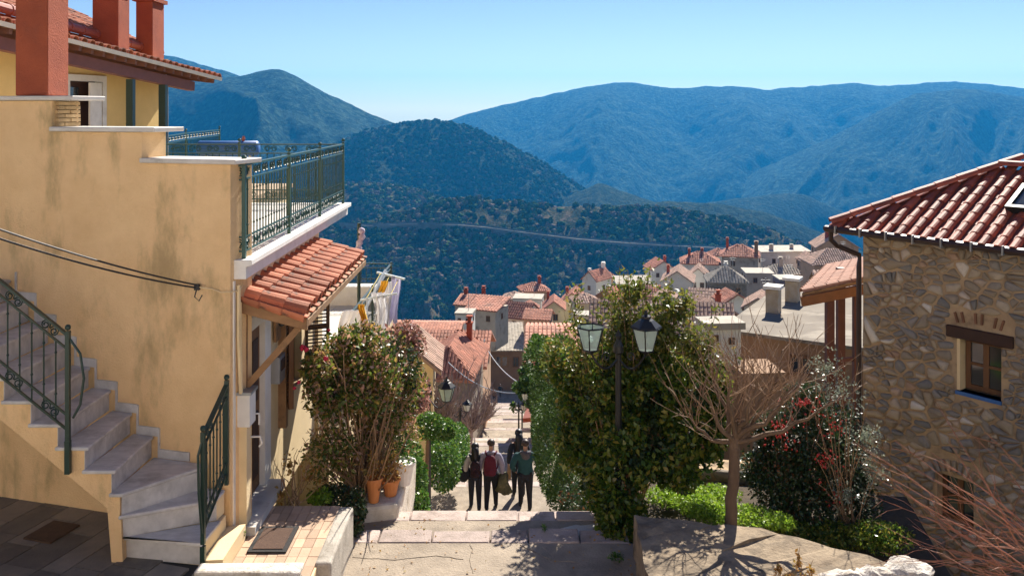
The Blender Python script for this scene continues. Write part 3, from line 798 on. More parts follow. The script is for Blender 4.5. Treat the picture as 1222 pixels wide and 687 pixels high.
q = MB()
for d0, d1 in ((13.74, 13.84), (14.66, 14.76)):
    p, r_ = WU(d0), WU(d1); wall_quad(q, p + OUT * .03, r_ + OUT * .03, ZF, .56, .2)
p, r_ = WU(13.74), WU(14.76); wall_quad(q, p + OUT * .031, r_ + OUT * .031, .46, .56, .19)
q.build('window_frame', M_WHITE, house)
q = MB(); p, r_ = WU(13.84), WU(14.66); wall_quad(q, p - OUT * .12, r_ - OUT * .12, ZF, .46, .04); wdo = q.build('terrace_door', M_DKWOOD, house)
q = MB(); p, r_ = WU(13.93), WU(14.22); wall_quad(q, p - OUT * .10, r_ - OUT * .10, -.7, .36, .01); q.build('pane', M_GLASS, wdo)
q = MB(); p, r_ = WU(14.3), WU(14.6); wall_quad(q, p + OUT * .05, r_ + OUT * .05, ZF, .44, .03); q.build('curtain', M_WHITE, wdo)
for d_, w_ in ((14.46, .11), (15.42, .12)):
    p = EA.lerp(EB, (d_ - EA.y) / (EB.y - EA.y)) - OUT * .22
    q = MB().box((p.x, p.y, (ZF + .5) / 2), (w_, w_, .5 - ZF)); q.box((p.x, p.y, -.35), (w_ + .02, w_ + .02, .05)); q.build('porch_post', M_DKGREEN, house)
p = EA.lerp(EB, (15.6 - EA.y) / (EB.y - EA.y)) - OUT * .3
MB().tube([(p.x, p.y, ZF), (p.x, p.y, .62)], .035, 8).build('downpipe', M_GREYMET, house)
q = MB(); q.bar(E(-.2, .22, -.24), E(.90, .22, -.24), .14, .17); q.build('porch_beam', mat('red_brown_beam', (.19, .07, .05), (.14, .05, .035), 5, .6), house)
q = MB()
for s in np.linspace(-.1, .97, 26): q.bar(E(s, 0.02, -.09), E(s, .8, .0), .06, .08)
q.build('rafters', mat('rafter_wood', (.17, .075, .05), (.13, .055, .035), 5, .7), house, kind='stuff')
pr = MB(); pr.prism([E(-.2, -.02, -.045), E(1.0, -.02, -.045), E(1.0, 1.0, .10), E(-.2, 1.0, .10)], (0, 0, .03)); pr.build('porch_roof', M_WOODL, house)
q = MB(); q.prism([E(-.2, -.03, -.06), E(1.0, -.03, -.06), E(1.0, -.05, .0), E(-.2, -.05, .0)], OUT * .012); q.build('flashing', mat('zinc', (.6, .57, .52), (.5, .47, .42), 6, .5), house)
q = MB(); bm_ = barrel_mesh('pt', .40, .16, M_TERRA, seg=5); src = [q_.co.copy() for q_ in bm_.vertices]; sf = [tuple(p.vertices) for p in bm_.polygons]
upv = (-OUT + V((0, 0, .14))).normalized(); nE = int((EB - EA).length * 1.2 / .19); rr = random.Random(8)
for i in range(nE):
    for j in range(3):
        o_ = E(-.2 + 1.2 * (i + .5) / nE, -.05) + upv * (j * .33) + V((0, 0, .0 + rr.uniform(0, .012)))
        zz = ED.cross(upv); zz = zz if zz.z > 0 else -zz; xx = upv.cross(zz); M4 = frame_matrix(o_, xx, upv, zz); q.raw([M4 @ c for c in src], sf)
q.build('porch_tiles', M_TERRA, house, kind='stuff')
# main roof above, with its gutter
GA, GB = P(-60, -8, 11.6), P(192, 63, 17.2)
q = MB(); q.tube([GA.lerp(GB, t) for t in np.linspace(0, 1, 12)], .075, 10); 
for t in np.linspace(.02, .98, 16): q.tube([GA.lerp(GB, t - .004), GA.lerp(GB, t + .004)], .086, 10)
q.build('gutter', M_REDMET, house)
up3 = (-OUT + V((0, 0, .42))).normalized(); GD = (GB - GA).normalized()
q = MB(); q.prism([GA - OUT * .06, GB - OUT * .06, GB - OUT * .06 + up3 * 2.6, GA - OUT * .06 + up3 * 2.6], (0, 0, -.06)); q.build('main_roof', M_WOODL, house)
q = MB(); q.prism([GA - OUT * .12 + V((0, 0, -.05)), GB - OUT * .12 + V((0, 0, -.05)), GB - OUT * .12 + V((0, 0, -.6)), GA - OUT * .12 + V((0, 0, -.6))], -OUT * .1); q.build('eaves_wall', M_REDR, house)
q = MB(); nE = int((GB - GA).length / .2)
for i in range(nE):
    for j in range(8):
        o_ = GA.lerp(GB, (i + .5) / nE) - OUT * .02 + up3 * (j * .33) + V((0, 0, .03 + rr.uniform(0, .012)))
        zz = GD.cross(up3); zz = zz if zz.z > 0 else -zz; xx = up3.cross(zz); M4 = frame_matrix(o_, xx, up3, zz); q.raw([M4 @ c for c in src], sf)
q.build('main_roof_tiles', M_TERRA, house, kind='stuff')
def chimney(px0, px1, d, pyb, depth, ztop, m, drop=.6):
    x0, x1 = P(px0, 0, d).x, P(px1, 0, d).x; zb = P(0, pyb, d).z
    q = MB().bbox((x0, d, zb - drop), (x1, d + depth, ztop)); o = q.build('chimney', m, house); bevel(o, .012)
    MB().bbox((x0 - .05, d - .05, ztop), (x1 + .05, d + depth + .05, ztop + .07)).build('chimney_cap', M_REDR, o)
    q = MB()
    for a in (x0 + .05, x1 - .05):
        for b in (d + .05, d + depth - .05): q.box((a, b, ztop + .17), (.08, .08, .2))
    q.box(((x0 + x1) / 2, d + depth / 2, ztop + .30), (x1 - x0 + .16, depth + .16, .06)); q.build('chimney_hood', M_REDR, o)
chimney(18, 57, 9.93, 114.4, .47, 1.75, M_REDR, 0)
chimney(110, 141, 15.0, 45, .45, 2.02, M_REDR)
chimney(162, 182, 16.4, 68, .55, 2.02, M_REDR)

# ------------------------------------------------------------------ marble stair against the front wall
stair = empty('marble_staircase', (-4.3, 9.0, -4.5), 0, label='grey marble staircase climbing along the ochre wall with green iron handrails', cat='staircase')
RISE = .225
levels = {1: -4.175, 2: -3.95, 3: -3.725, 4: -3.5, 5: -3.275, 6: -3.05, 7: -2.825, 8: -2.6, 9: -2.375, 10: -2.15, 11: -1.925}
DO = 8.57
def at_z(px, py, z): d = -z * F / (py - HY); return P(px, py, d)
# nosing lines: outer point, inner point (plan only)
nose = {4: (at_z(103, 561, -3.5) + V((.262, 0, 0)), W(.94, 0)), 3: (at_z(136, 587, -3.725) + V((.09, 0, 0)), W(.55, 0))}
stepw = nose[3][0].x - nose[4][0].x
for k in range(5, 12):
    nose[k] = (V((nose[4][0].x - .262 * (k - 4), DO, 0)), W(.94 + .272 * (k - 4), 0))
nose[2] = (V((at_z(144, 613, -3.95).x, 8.6, 0)), V((-3.0, 8.93, 0)))
nose[1] = (V((at_z(146, 638, -4.175).x, 8.66, 0)), V((-2.985, 8.50, 0)))
def tread(poly, z, th=.035):
    q = MB(); q.prism([V((p[0], p[1], z - th)) for p in poly], (0, 0, th)); return bevel(q.build('tread', M_MARBLE, stair), .008)
def riser(a, b, z, h=RISE - .036, inset=.025):
    a, b = V((a[0], a[1], 0)), V((b[0], b[1], 0)); n = V((-(b - a).y, (b - a).x, 0)).normalized()
    q = MB(); q.prism([V((a.x, a.y, z - .036 - h)) + n * inset, V((b.x, b.y, z - .036 - h)) + n * inset, V((b.x, b.y, z - .036)) + n * inset, V((a.x, a.y, z - .036)) + n * inset], n * .02)
    return q.build('riser', M_MARBLE, stair)
BI = .012
for k in range(11, 3, -1):
    o, i = nose[k]; k2 = min(k + 1, 11)
    oo, ii = (nose[k + 1] if k < 11 else (V((o.x - .9, DO, 0)), W(4.3, 0)))
    back = .045
    tread([(o.x + .02, DO - .03), (i.x, i.y - BI), (ii.x + .01, ii.y - BI), (oo.x - back, DO - .03)], levels[k])
    riser((o.x, DO - .0), (i.x, i.y - BI), levels[k])
o3, i3 = nose[3]; o4, i4 = nose[4]
tread([(o3.x, DO - .03), (-3.24, 9.18), (i3.x + .28, i3.y - .10), (i4.x, i4.y - BI), (o4.x - .045, DO - .03)], levels[3]); riser((o3.x, DO), (-3.22, 9.15), levels[3])
tread([(nose[2][0].x, 8.55), (-3.0, 8.93), (-2.99, 9.16), (-3.24, 9.21), (o3.x - .04, 8.57)], levels[2]); riser((nose[2][0].x, 8.57), (-3.0, 8.94), levels[2])
tread([(nose[1][0].x, 8.62), (-2.99, 8.48), (-2.965, 8.96), (nose[2][0].x - .02, 8.60)], levels[1]); riser((nose[1][0].x, 8.64), (-2.99, 8.51), levels[1], .2)
# skirting stones up the wall
for k in range(3, 11):
    a = nose[k][1]; b = nose[k + 1][1] if k < 11 else a
    t0 = (a - CW).dot(UW); t1 = (b - CW).dot(UW)
    q = MB(); zt = levels[k]
    q.prism([W(t0 - .06, zt + .003, -.002), W(t1 - .06, zt + .003, -.002), W(t1 - .06, zt + RISE + .09, -.002), W(t1 + .02 - .1, zt + RISE + .09, -.002), W(t1 - .08, zt + .095, -.002), W(t0 - .06, zt + .095, -.002)], -NW * .018)
    q.build('skirting', M_MARBLE, stair)
# rendered core with the sloping soffit
def zig():
    pts = []
    for k in range(3, 12):
        x = nose[k][0].x - .03; pts += [(x, levels[k] - RISE - .04), (x, levels[k] - .04)]
    return pts
core = [V((nose[1][0].x + .05, DO, -4.7)), V((nose[1][0].x + .02, DO, levels[2] - .04)), V((nose[3][0].x - .03, DO, levels[2] - .04))] + [V((x, DO, z)) for x, z in zig()[1:]]
core += [V((-7.2, DO, levels[11] - .04)), V((-7.2, DO, levels[11] - .55)), V((at_z(0, 500, -3.0).x - .3, DO, -2.78)), P(128, 606, DO), V((P(136, 640, DO).x, DO, -4.7))]
MB().prism(core, (0, .62, 0)).build('stair_core', M_OCHRE, stair)
MB().prism([V((nose[1][0].x + .06, 8.70, -4.7)), V((-3.0, 8.55, -4.7)), V((-2.975, 9.15, -4.7)), V((nose[1][0].x + .06, 9.3, -4.7))], (0, 0, .30 + .19)).build('stair_base', M_CREAM, stair)
MB().prism([V((nose[2][0].x + .06, 8.68, -4.2)), V((-3.02, 9.0, -4.2)), V((-3.0, 9.17, -4.2)), V((nose[2][0].x + .06, 9.3, -4.2))], (0, 0, .21)).build('stair_base', M_CREAM, stair)
q = MB().prism([V((-2.985, 8.50, -4.75)), V((-2.80, 8.52, -4.75)), V((-2.80, 9.25, -4.75)), V((-2.972, 9.2, -4.75))], (0, 0, .40))
q.build('stair_cheek', M_CREAM, stair)
# handrails
zt = [levels[k] for k in (4, 11)]
Zr = lambda k: V((nose[k][0].x - .1, DO - .055, levels[k] - .02))
railing(stair, 'stair_railing', [V((P(81, 0, DO - .05).x, DO - .05, -3.22)), V((P(81, 0, DO - .05).x - .262 * 4, DO - .05, -3.22 + .84)), V((P(81, 0, DO - .05).x - .262 * 8, DO - .05, -3.22 + 1.68))], 1.04, M_DKGREEN, gap=.115, band=.14, ends=(True, True), foot=.12)
px_ = P(81, 0, DO - .05).x
q = MB(); q.box((px_, DO - .05, -3.36), (.048, .048, .32))
q.tube([(px_ + .02, DO - .05, -2.22), (px_ + .12, DO - .05, -2.36), (px_ + .155, DO - .05, -2.6), (px_ + .12, DO - .05, -2.85), (px_ + .05, DO - .05, -2.98)], .013, 6); q.build('newel_scroll', M_DKGREEN, stair)
pa, pb = V((-2.985, 8.50, -4.17)), V((-2.965, 9.14, -3.87))
railing(stair, 'stair_railing', [pa, pb], 1.02, M_DKGREEN, gap=.09, band=.12, foot=.1)
q = MB(); q.box((pa.x, pa.y, -4.36), (.046, .046, .3)); q.tube([pa + V((0, 0, 1.0)), pa + V((-.03, -.05, .85)), pa + V((-.02, -.06, .5)), pa + V((0, -.03, .1))], .014, 6); q.build('newel_scroll', M_DKGREEN, stair)

# ------------------------------------------------------------------ slate paving under the stair, porch in front of the door
yard = empty('yard_paving', (-4.2, 9, -4.5)); tag(yard, None, None, None, 'structure')
MB().bbox((-8, 5.0, -4.9), (-3.02, 11.2, -4.425)).build('paving_bed', mat('grout', (.05, .047, .04), None, 5, .9), yard)
rr = random.Random(12); Mrot = Matrix.Rotation(R(-17), 3, 'Z')
row = 0; v0 = -3.2
while v0 < 3.2:
    hgt = rr.choice((.26, .34, .42)); u0 = -4 + rr.uniform(0, .4)
    while u0 < 3.5:
        wd = rr.uniform(.5, 1.0)
        pts = [Mrot @ V((v, u, 0)) + V((-4.6, 8.6, -4.424)) for v, u in ((v0 + .006, u0 + .006), (v0 + hgt - .006, u0 + .006), (v0 + hgt - .006, u0 + wd - .006), (v0 + .006, u0 + wd - .006))]
        c = sum(pts, V((0, 0, 0))) / 4
        if -7.4 < c.x and max(p.x for p in pts) < -3.03 and 6.5 < c.y < 10.6:
            MB().prism(pts, (0, 0, .02 + rr.uniform(0, .007))).build('flagstone', M_SLATE, yard)
        u0 += wd
    v0 += hgt
mh = MB().box(at_z(62, 635, -4.4) + V((0, 0, .004)), (.34, .40, .025), R(-17)).build('manhole_cover', mat('rust', (.10, .055, .03), (.06, .035, .02), 12, .85, .6, 60), yard)
porch = empty('porch', (-2.4, 9.2, -4.6)); tag(porch, 'buff tiled doorstep porch with a black doormat beside the ochre house', 'porch')
MB().prism([V((-2.80, 8.30, -5.2)), V((-1.93, 8.30, -5.2)), V((-1.97, 10.02, -5.2)), V((-2.80, 10.02, -5.2))], (0, 0, .665)).build('base', M_CREAM, porch)
rr = random.Random(2)
for i in range(8):
    for j in range(9):
        a0 = -2.795 + i * .105; b0 = 8.32 + j * .19
        if a0 + .1 > -1.94: continue
        MB().bbox((a0 + .003, b0 + .003, -4.536), (a0 + .102, b0 + .187, -4.512 + rr.uniform(0, .004))).build('tile', M_BUFF, porch)
q = MB().bbox((-1.965, 8.75, -5.1), (-1.80, 10.0, -4.50)); bevel(q.build('side_kerb', mat('old_kerb', (.52, .47, .40), (.34, .30, .25), 5, .9, .6, 40, stain=(.2, .17, .13), stain_scale=3), porch), .025, 2)
q = rough_block((-3.0, 8.02, -5.2), (-1.98, 8.30, -4.36), .02, 3); bevel(q.build('edge_wall', mat('grey_cement', (.35, .30, .23), (.26, .22, .17), 4, .9, .5, 40), porch), .02)
q = rough_block((-2.99, 8.22, -4.375), (-1.985, 8.40, -4.315), .018, 6); bevel(q.build('white_edge', mat('chipped_lime', (.80, .76, .69), (.55, .47, .37), 7, .95, .9, 40, stain=(.3, .24, .17), stain_scale=6), porch), .025, 2)
dm = MB().bbox((-2.70, 8.95, -4.508), (-2.30, 9.50, -4.49)).build('doormat', mat('mat_rubber', (.02, .02, .02), (.035, .03, .03), 20, .9, .6, 80), None, label='black rubber doormat on the tiled porch', cat='doormat')
MB().bbox((-2.655, 9.0, -4.488), (-2.345, 9.45, -4.483)).build('pile', mat('mat_brown', (.13, .075, .05), (.09, .05, .035), 30, .95, .8, 120), dm)
# ------------------------------------------------------------------ the stone house
SU = V((.604, -.797, 0)); SN = V((.797, .604, 0)); SC0 = V((5.587, 14.0, 0))
def S(s, z, n=0.0): return V((SC0.x + SU.x * s + SN.x * n, SC0.y + SU.y * s + SN.y * n, z))
stone_house = empty('stone_house', (7, 13, -7.4), 0, label='rubble stone house under a dark red tiled hip roof with a small skylight', cat='house')
M_MORTAR = mat('mortar', (.50, .36, .215), (.37, .255, .15), 4, .95, .7, 50, stain=(.14, .10, .065), stain_scale=2)
SPAL = [(0, (.24, .23, .22)), (.2, (.33, .30, .28)), (.36, (.38, .29, .19)), (.52, (.27, .22, .17)), (.68, (.46, .34, .20)), (.82, (.55, .45, .34)), (.90, (.40, .22, .12)), (1, (.78, .71, .62))]
M_STONE = mat('wall_stone', (.28, .25, .21), (.13, .12, .11), 7, .9, .8, 45, pal=SPAL, vary=.15)
M_BRICKR = mat('thin_brick', (.24, .115, .06), (.17, .08, .045), 8, .9, .5, 60, vary=.2)
WO = (1.48, 2.10, -4.08, -3.32); WL = (1.19, 1.72, -6.05, -5.36)
q = MB(); SL, ZT, ZBm = 5.0, -1.98, -9.0
def sw(s0, s1, z0, z1, n0=0, n1=.45): q.prism([S(s0, z0, n0), S(s1, z0, n0), S(s1, z1, n0), S(s0, z1, n0)], SN * (n1 - n0))
sw(0, WL[0], ZBm, ZT); sw(WO[1], SL, ZBm, ZT); sw(WL[0], WO[0], WL[3], ZT); sw(WO[0], WO[1], WO[3], ZT); sw(WO[0], WO[1], WL[3], WO[2]); sw(WL[0], WL[1], ZBm, WL[2]); sw(WL[1], WO[1], ZBm, WL[3])
q.prism([S(0, ZBm, .455), S(.45, ZBm, .455), S(.45, ZT, .455), S(0, ZT, .455)], SN * 3.3)
q.prism([S(.455, ZBm, 3.4), S(SL, ZBm, 3.4), S(SL, ZT, 3.4), S(.455, ZT, 3.4)], SN * .4)
q.prism([S(4.6, ZBm, .455), S(SL, ZBm, .455), S(SL, ZT, .455), S(4.6, ZT, .455)], SN * 2.9)
q.build('wall', M_MORTAR, stone_house)

def clip(poly, a, b, c):
    """keep the side a*x+b*y<=c"""
    out = []
    for i in range(len(poly)):
        p, r = poly[i], poly[(i + 1) % len(poly)]; dp = a * p[0] + b * p[1] - c; dr = a * r[0] + b * r[1] - c
        if dp <= 0: out.append(p)
        if (dp < 0 < dr) or (dr < 0 < dp): t = dp / (dp - dr); out.append((p[0] + (r[0] - p[0]) * t, p[1] + (r[1] - p[1]) * t))
    return out

def rubble(x0, x1, y0, y1, n, seed, asp=1.35, relax=2):
    rs = np.random.RandomState(seed); pts = np.stack([rs.uniform(x0, x1, n) / asp, rs.uniform(y0, y1, n)], 1)
    for it in range(relax + 1):
        cells = []
        for i in range(n):
            d = ((pts - pts[i]) ** 2).sum(1); nb = np.argsort(d)[1:16]
            poly = [(x0 / asp, y0), (x1 / asp, y0), (x1 / asp, y1), (x0 / asp, y1)]
            for j in nb:
                a, b = pts[j] - pts[i]; m_ = (pts[j] + pts[i]) / 2; poly = clip(poly, a, b, a * m_[0] + b * m_[1])
                if len(poly) < 3: break
            cells.append(poly)
        if it < relax:
            for i, c in enumerate(cells):
                if len(c) > 2: pts[i] = pts[i] * .4 + np.mean(c, 0) * .6
    return [[(p[0] * asp, p[1]) for p in c] for c in cells if len(c) > 2]

def stone_from(poly, mapf, rr, gap=.82, dep=.03):
    cx = sum(p[0] for p in poly) / len(poly); cy = sum(p[1] for p in poly) / len(poly)
    # soften the corners: midpoints and pulled-in corners
    pts = []
    for i in range(len(poly)):
        p, r = poly[i], poly[(i + 1) % len(poly)]
        pts.append(((p[0] - cx) * gap * .93, (p[1] - cy) * gap * .93)); pts.append((((p[0] + r[0]) / 2 - cx) * gap, ((p[1] + r[1]) / 2 - cy) * gap))
    d = dep * rr.uniform(.5, 1.3); n = len(pts); b = MB(); vs = []
    for k, (s, h) in enumerate(((1.0, -.012), (.95, d * .55), (.74, d))):
        vs += [mapf(cx + x * s * rr.uniform(.95, 1.03), cy + y * s * rr.uniform(.95, 1.03), h) for x, y in pts]
    vs.append(mapf(cx, cy, d * rr.uniform(.95, 1.15)))
    fs = [(k * n + i, k * n + (i + 1) % n, (k + 1) * n + (i + 1) % n, (k + 1) * n + i) for k in range(2) for i in range(n)] + [(2 * n + i, 2 * n + (i + 1) % n, 3 * n) for i in range(n)]
    b.raw(vs, fs); return b

def lay_rubble(parent, cells, mapf, m, holes, seed, score, limit=300, gap=.84, dep=.03, smooth=True):
    rr = random.Random(seed); todo = []
    for c in cells:
        cx = sum(p[0] for p in c) / len(c); cy = sum(p[1] for p in c) / len(c); ok = True
        for (a0, a1, b0, b1) in holes:
            if a0 < cx < a1 and b0 < cy < b1: ok = False; break
            if max(p[0] for p in c) > a0 and min(p[0] for p in c) < a1 and max(p[1] for p in c) > b0 and min(p[1] for p in c) < b1:
                if cx <= a0: c = clip(c, 1, 0, a0)
                elif cx >= a1: c = clip(c, -1, 0, -a1)
                elif cy <= b0: c = clip(c, 0, 1, b0)
                else: c = clip(c, 0, -1, -b1)
        if ok and len(c) > 2: todo.append((score(cx, cy), c))
    todo.sort(key=lambda t: t[0]); rest = MB()
    for k, (_, c) in enumerate(todo):
        b = stone_from(c, mapf, rr, gap, dep)
        if k < limit: b.build('stone', m, parent, smooth=smooth)
        else: rest.raw(b.v, b.f)
    if rest.v: rest.build('rubble_stones', m, parent, smooth=smooth, kind='stuff')

cells = rubble(0, 4.95, -7.0, ZT - .02, 1440, 4, 1.5, 0)
holes = [(WO[0] - .02, WO[1] + .02, WO[2] - .09, WO[3] + .0), (1.34, 2.27, -3.335, -3.13), (WL[0] - .02, WL[1] + .02, WL[2], WL[3] + .06), (1.40, 2.24, -3.13, -2.92), (1.1, 1.85, -5.30, -5.08)]
lay_rubble(stone_house, cells, lambda a, b, h: S(a, b, -h), M_STONE, holes, 3, lambda a, b: (0 if (a < 2.6 and b > -6.3) else 1) + max(0, -b - 5) * .1, 300, gap=.84, dep=.045)
# thin bricks on edge over the openings
rr = random.Random(9)
for k in range(9):
    if k % 3 == 2: continue
    t = (k - 3.6) / 4.4; s = 1.81 + t * .40; z = -2.985 - .05 * t * t
    q = MB().box((0, 0, 0), (.026, .05, .15)); o = q.build('brick', M_BRICKR, stone_house)
    o.matrix_basis = Matrix.Translation(S(s, z, -.012)) @ Matrix.Rotation(math.atan2(SU.y, SU.x), 4, 'Z') @ Matrix.Rotation(t * .38, 4, 'Y'); setp(o, stone_house)
for k in range(9):
    t = (k - 4) / 4; s = 1.455 + t * .34; z = -5.20 - .11 * t * t
    q = MB().box((0, 0, 0), (.055, .06, .17)); o = q.build('arch_stone', M_STONE, stone_house); bevel(o, .01)
    o.matrix_basis = Matrix.Translation(S(s, z, -.014)) @ Matrix.Rotation(math.atan2(SU.y, SU.x), 4, 'Z') @ Matrix.Rotation(t * .6, 4, 'Y'); setp(o, stone_house)
q = MB(); q.prism([S(1.34, -3.315, -.05), S(2.27, -3.315, -.05), S(2.27, -3.145, -.05), S(1.34, -3.145, -.05)], SN * .3); bevel(q.build('lintel', M_DKWOOD, stone_house), .012)
def wframe(o, z0, z1, s0, s1, n, parent, bars=True):
    b = MB(); w = .065
    def rect(a0, a1, c0, c1, e=0.0): b.prism([S(a0, c0, n - e), S(a1, c0, n - e), S(a1, c1, n - e), S(a0, c1, n - e)], SN * .05)
    rect(s0, s0 + w, z0, z1); rect(s1 - w, s1, z0, z1); rect(s0 + w, s1 - w, z0, z0 + w); rect(s0 + w, s1 - w, z1 - w, z1)
    sm_ = (s0 + s1) / 2; rect(sm_ - .04, sm_ + .04, z0 + w, z1 - w)
    rect(s0 + w, sm_ - .04, (z0 + z1) / 2 - .02, (z0 + z1) / 2 + .02); rect(sm_ + .04, s1 - w, (z0 + z1) / 2 - .02, (z0 + z1) / 2 + .02)
    wo_ = b.build(o, M_WOOD, parent)
    for a0, a1 in ((s0 + w, sm_ - .04), (sm_ + .04, s1 - w)):
        for c0, c1 in ((z0 + w, (z0 + z1) / 2 - .02), ((z0 + z1) / 2 + .02, z1 - w)):
            g = MB(); g.prism([S(a0, c0, n + .02), S(a1, c0, n + .02), S(a1, c1, n + .02), S(a0, c1, n + .02)], SN * .008); g.build('pane', M_GLASS, wo_)
            g = MB(); pts = []                       # gathered lace behind the glass
            for k in range(9): pts.append(S(a0 + (a1 - a0) * k / 8, 0, n + .06 + .012 * (k % 2)))
            g.raw([(p.x, p.y, c0) for p in pts] + [(p.x, p.y, c1) for p in pts], [(k, k + 1, k + 10, k + 9) for k in range(8)]); g.build('lace_curtain', mat('lace', (.5, .48, .45), (.2, .19, .18), 26, .9), wo_)
wframe('window', WO[2] + .02, WO[3], WO[0] + .05, WO[1], .17, stone_house)
q = MB(); q.prism([S(WO[0] - .01, WO[2], .0 - .03), S(WO[1] + .01, WO[2], .0 - .03), S(WO[1] + .01, WO[2], .17), S(WO[0] - .01, WO[2], .17)], (0, 0, -.05)); q.build('blue_sill', M_BLUE, stone_house)
q = MB(); q.prism([S(WO[0], WO[2] + .01, .003), S(WO[0] + .045, WO[2] + .01, .003), S(WO[0] + .045, WO[3], .003), S(WO[0], WO[3], .003)], SN * .16); q.build('reveal', M_CREAM, stone_house)
wframe('window', WL[2], WL[3], WL[0], WL[1], .16, stone_house)
# roof
E0s = S(-.35, -1.86, -.35); TP = .52; upf = (SN + V((0, 0, TP))).normalized(); cp = 1 / math.sqrt(1 + TP * TP); HW = 1.8; WID = 5.7
q = MB(); apx = E0s + (SU + SN) * HW + V((0, 0, HW * TP)); far = E0s + SU * WID
rid2 = apx + SU * (WID - 2 * HW)
e1 = E0s + SU * WID; e2 = e1 + SN * 2 * HW; e3 = E0s + SN * 2 * HW; dn = V((0, 0, -.05))
q.raw([E0s, e1, rid2, apx, e2, e3] + [p + dn for p in (E0s, e1, e2, e3)], [(0, 1, 2, 3), (1, 4, 2), (4, 5, 3, 2), (5, 0, 3), (9, 8, 7, 6), (0, 6, 7, 1), (1, 7, 8, 4), (4, 8, 9, 5), (5, 9, 6, 0)])
roof = q.build('roof', mat('under_tile', (.14, .05, .035), (.10, .035, .025), 6, .7), stone_house)
bt_s = barrel_mesh('hip_tile', .32, .145, M_TERRA2, seg=7, flat=.035, taper=.86, h=.055)
tile_field(roof, bt_s, E0s + SU * .02 - upf * .06, SU, upf, WID - .05, HW / cp + .1, .205, .25, keep=lambda a, b: b * cp - .02 < a < WID - b * cp + .02, seed=6, jit=.009, limit=300)
upl = (SU + V((0, 0, TP))).normalized()
tile_field(roof, bt_s, E0s + SN * .02 - upl * .06, SN, upl, 2 * HW, HW / cp + .1, .205, .25, keep=lambda a, b: b * cp - .02 < a < 2 * HW - b * cp + .02, seed=7, jit=.004, limit=120)
rc = barrel_mesh('ridge_tile', .36, .21, M_TERRA2, seg=7, taper=.9, h=.085)
hd = (apx - E0s); nh = int(hd.length / .31)
for k in range(nh + 1):
    d_ = hd.normalized(); xx = d_.cross(V((0, 0, 1))).normalized(); inst('ridge_tile', rc, frame_matrix(E0s + hd * (k / nh) + V((0, 0, .055)), xx, d_, xx.cross(d_)), roof)
hd = (rid2 - apx); nh = int(hd.length / .31)
for k in range(nh):
    d_ = hd.normalized(); xx = d_.cross(V((0, 0, 1))).normalized(); inst('ridge_tile', rc, frame_matrix(apx + hd * (k / nh) + V((0, 0, .06)), xx, d_, xx.cross(d_)), roof)
skx = MB(); nr = SU.cross(upf); nr = nr if nr.z > 0 else -nr
def RF(a, b, h): return E0s + SU * a + upf * b + nr * h
for a0, a1, b0, b1 in ((2.36, 2.42, .80, 1.45), (3.0, 3.06, .80, 1.45), (2.42, 3.0, .80, .86), (2.42, 3.0, 1.39, 1.45)):
    skx.prism([RF(a0, b0, .02), RF(a1, b0, .02), RF(a1, b1, .02), RF(a0, b1, .02)], nr * .11)
sk = skx.build('skylight', M_BLACK, roof)
g = MB(); g.prism([RF(2.42, .86, .08), RF(3.0, .86, .08), RF(3.0, 1.39, .08), RF(2.42, 1.39, .08)], nr * .02); g.build('pane', M_GLASS, sk)
# gutter, brackets, swan-neck downpipe
M_GUT = mat('dark_brown_metal', (.035, .018, .015), (.05, .028, .022), 6, .4)
q = MB(); go = E0s - SN * .05 + V((0, 0, -.04)); q.tube([go - SU * .06, go + SU * WID], .055, 8); gut = q.build('gutter', M_GUT, stone_house)
q = MB(); q.tube([go + SN * .0 - SU * .06, go + SN * 3.9 - SU * .06], .05, 8); q.build('gutter', M_GUT, stone_house)
for k in range(13):
    MB().box(go + SU * (.15 + .42 * k) - SN * .05 + V((0, 0, .0)), (.02, .06, .13), math.atan2(SU.y, SU.x)).build('gutter_bracket', M_GREYMET, gut)
pd = [E0s + V((.0, -.02, -.08)), E0s + V((.01, .02, -.22)), E0s + V((.12, .06, -.32)), S(-.06, -2.32, -.0), S(-.06, -2.5, -.02), S(-.06, -4.2, -.02), S(-.06, -7, -.02)]
MB().tube(pd, .04, 8).build('downpipe', M_GUT, stone_house)

# ------------------------------------------------------------------ tiled lean-to beside the stone house
M_CEM0 = mat('grey_plinth', (.2, .17, .13), (.14, .12, .09), 3, .95, .5, 30)
lean = empty('lean_to', (5.0, 16.5, -7.0), 0, label='open timber lean-to with pale tiled roof against the stone house', cat='lean-to')
pL, pR, bL, bR = P(957, 350, 14.9), P(1031, 334, 15.0), P(988, 318, 19.4), P(1038, 308, 19.6)
q = MB(); q.raw([pL, pR, bR, bL] + [p + V((0, 0, -.05)) for p in (pL, pR, bR, bL)], [(0, 1, 2, 3), (7, 6, 5, 4), (0, 4, 5, 1), (1, 5, 6, 2), (2, 6, 7, 3), (3, 7, 4, 0)]); lr = q.build('roof', M_WOODL, lean)
q = MB(); q.bar(pL + V((-.02, -.03, -.13)), pR + V((.0, -.03, -.15)), .07, .17); bevel(q.build('rafter', mat('orange_beam', (.26, .105, .035), (.18, .07, .025), 5, .6, .3, 40), lr), .01)
M_TERRAL = mat('pale_tile', (.50, .27, .19), (.42, .21, .14), 6, .8, .2, 60, vary=.15)
lt = barrel_mesh('lean_tile', .36, .2, M_TERRAL, seg=5)
edge = (bL - pL); across = (pR - pL)
nrow = 5; ncol = 19
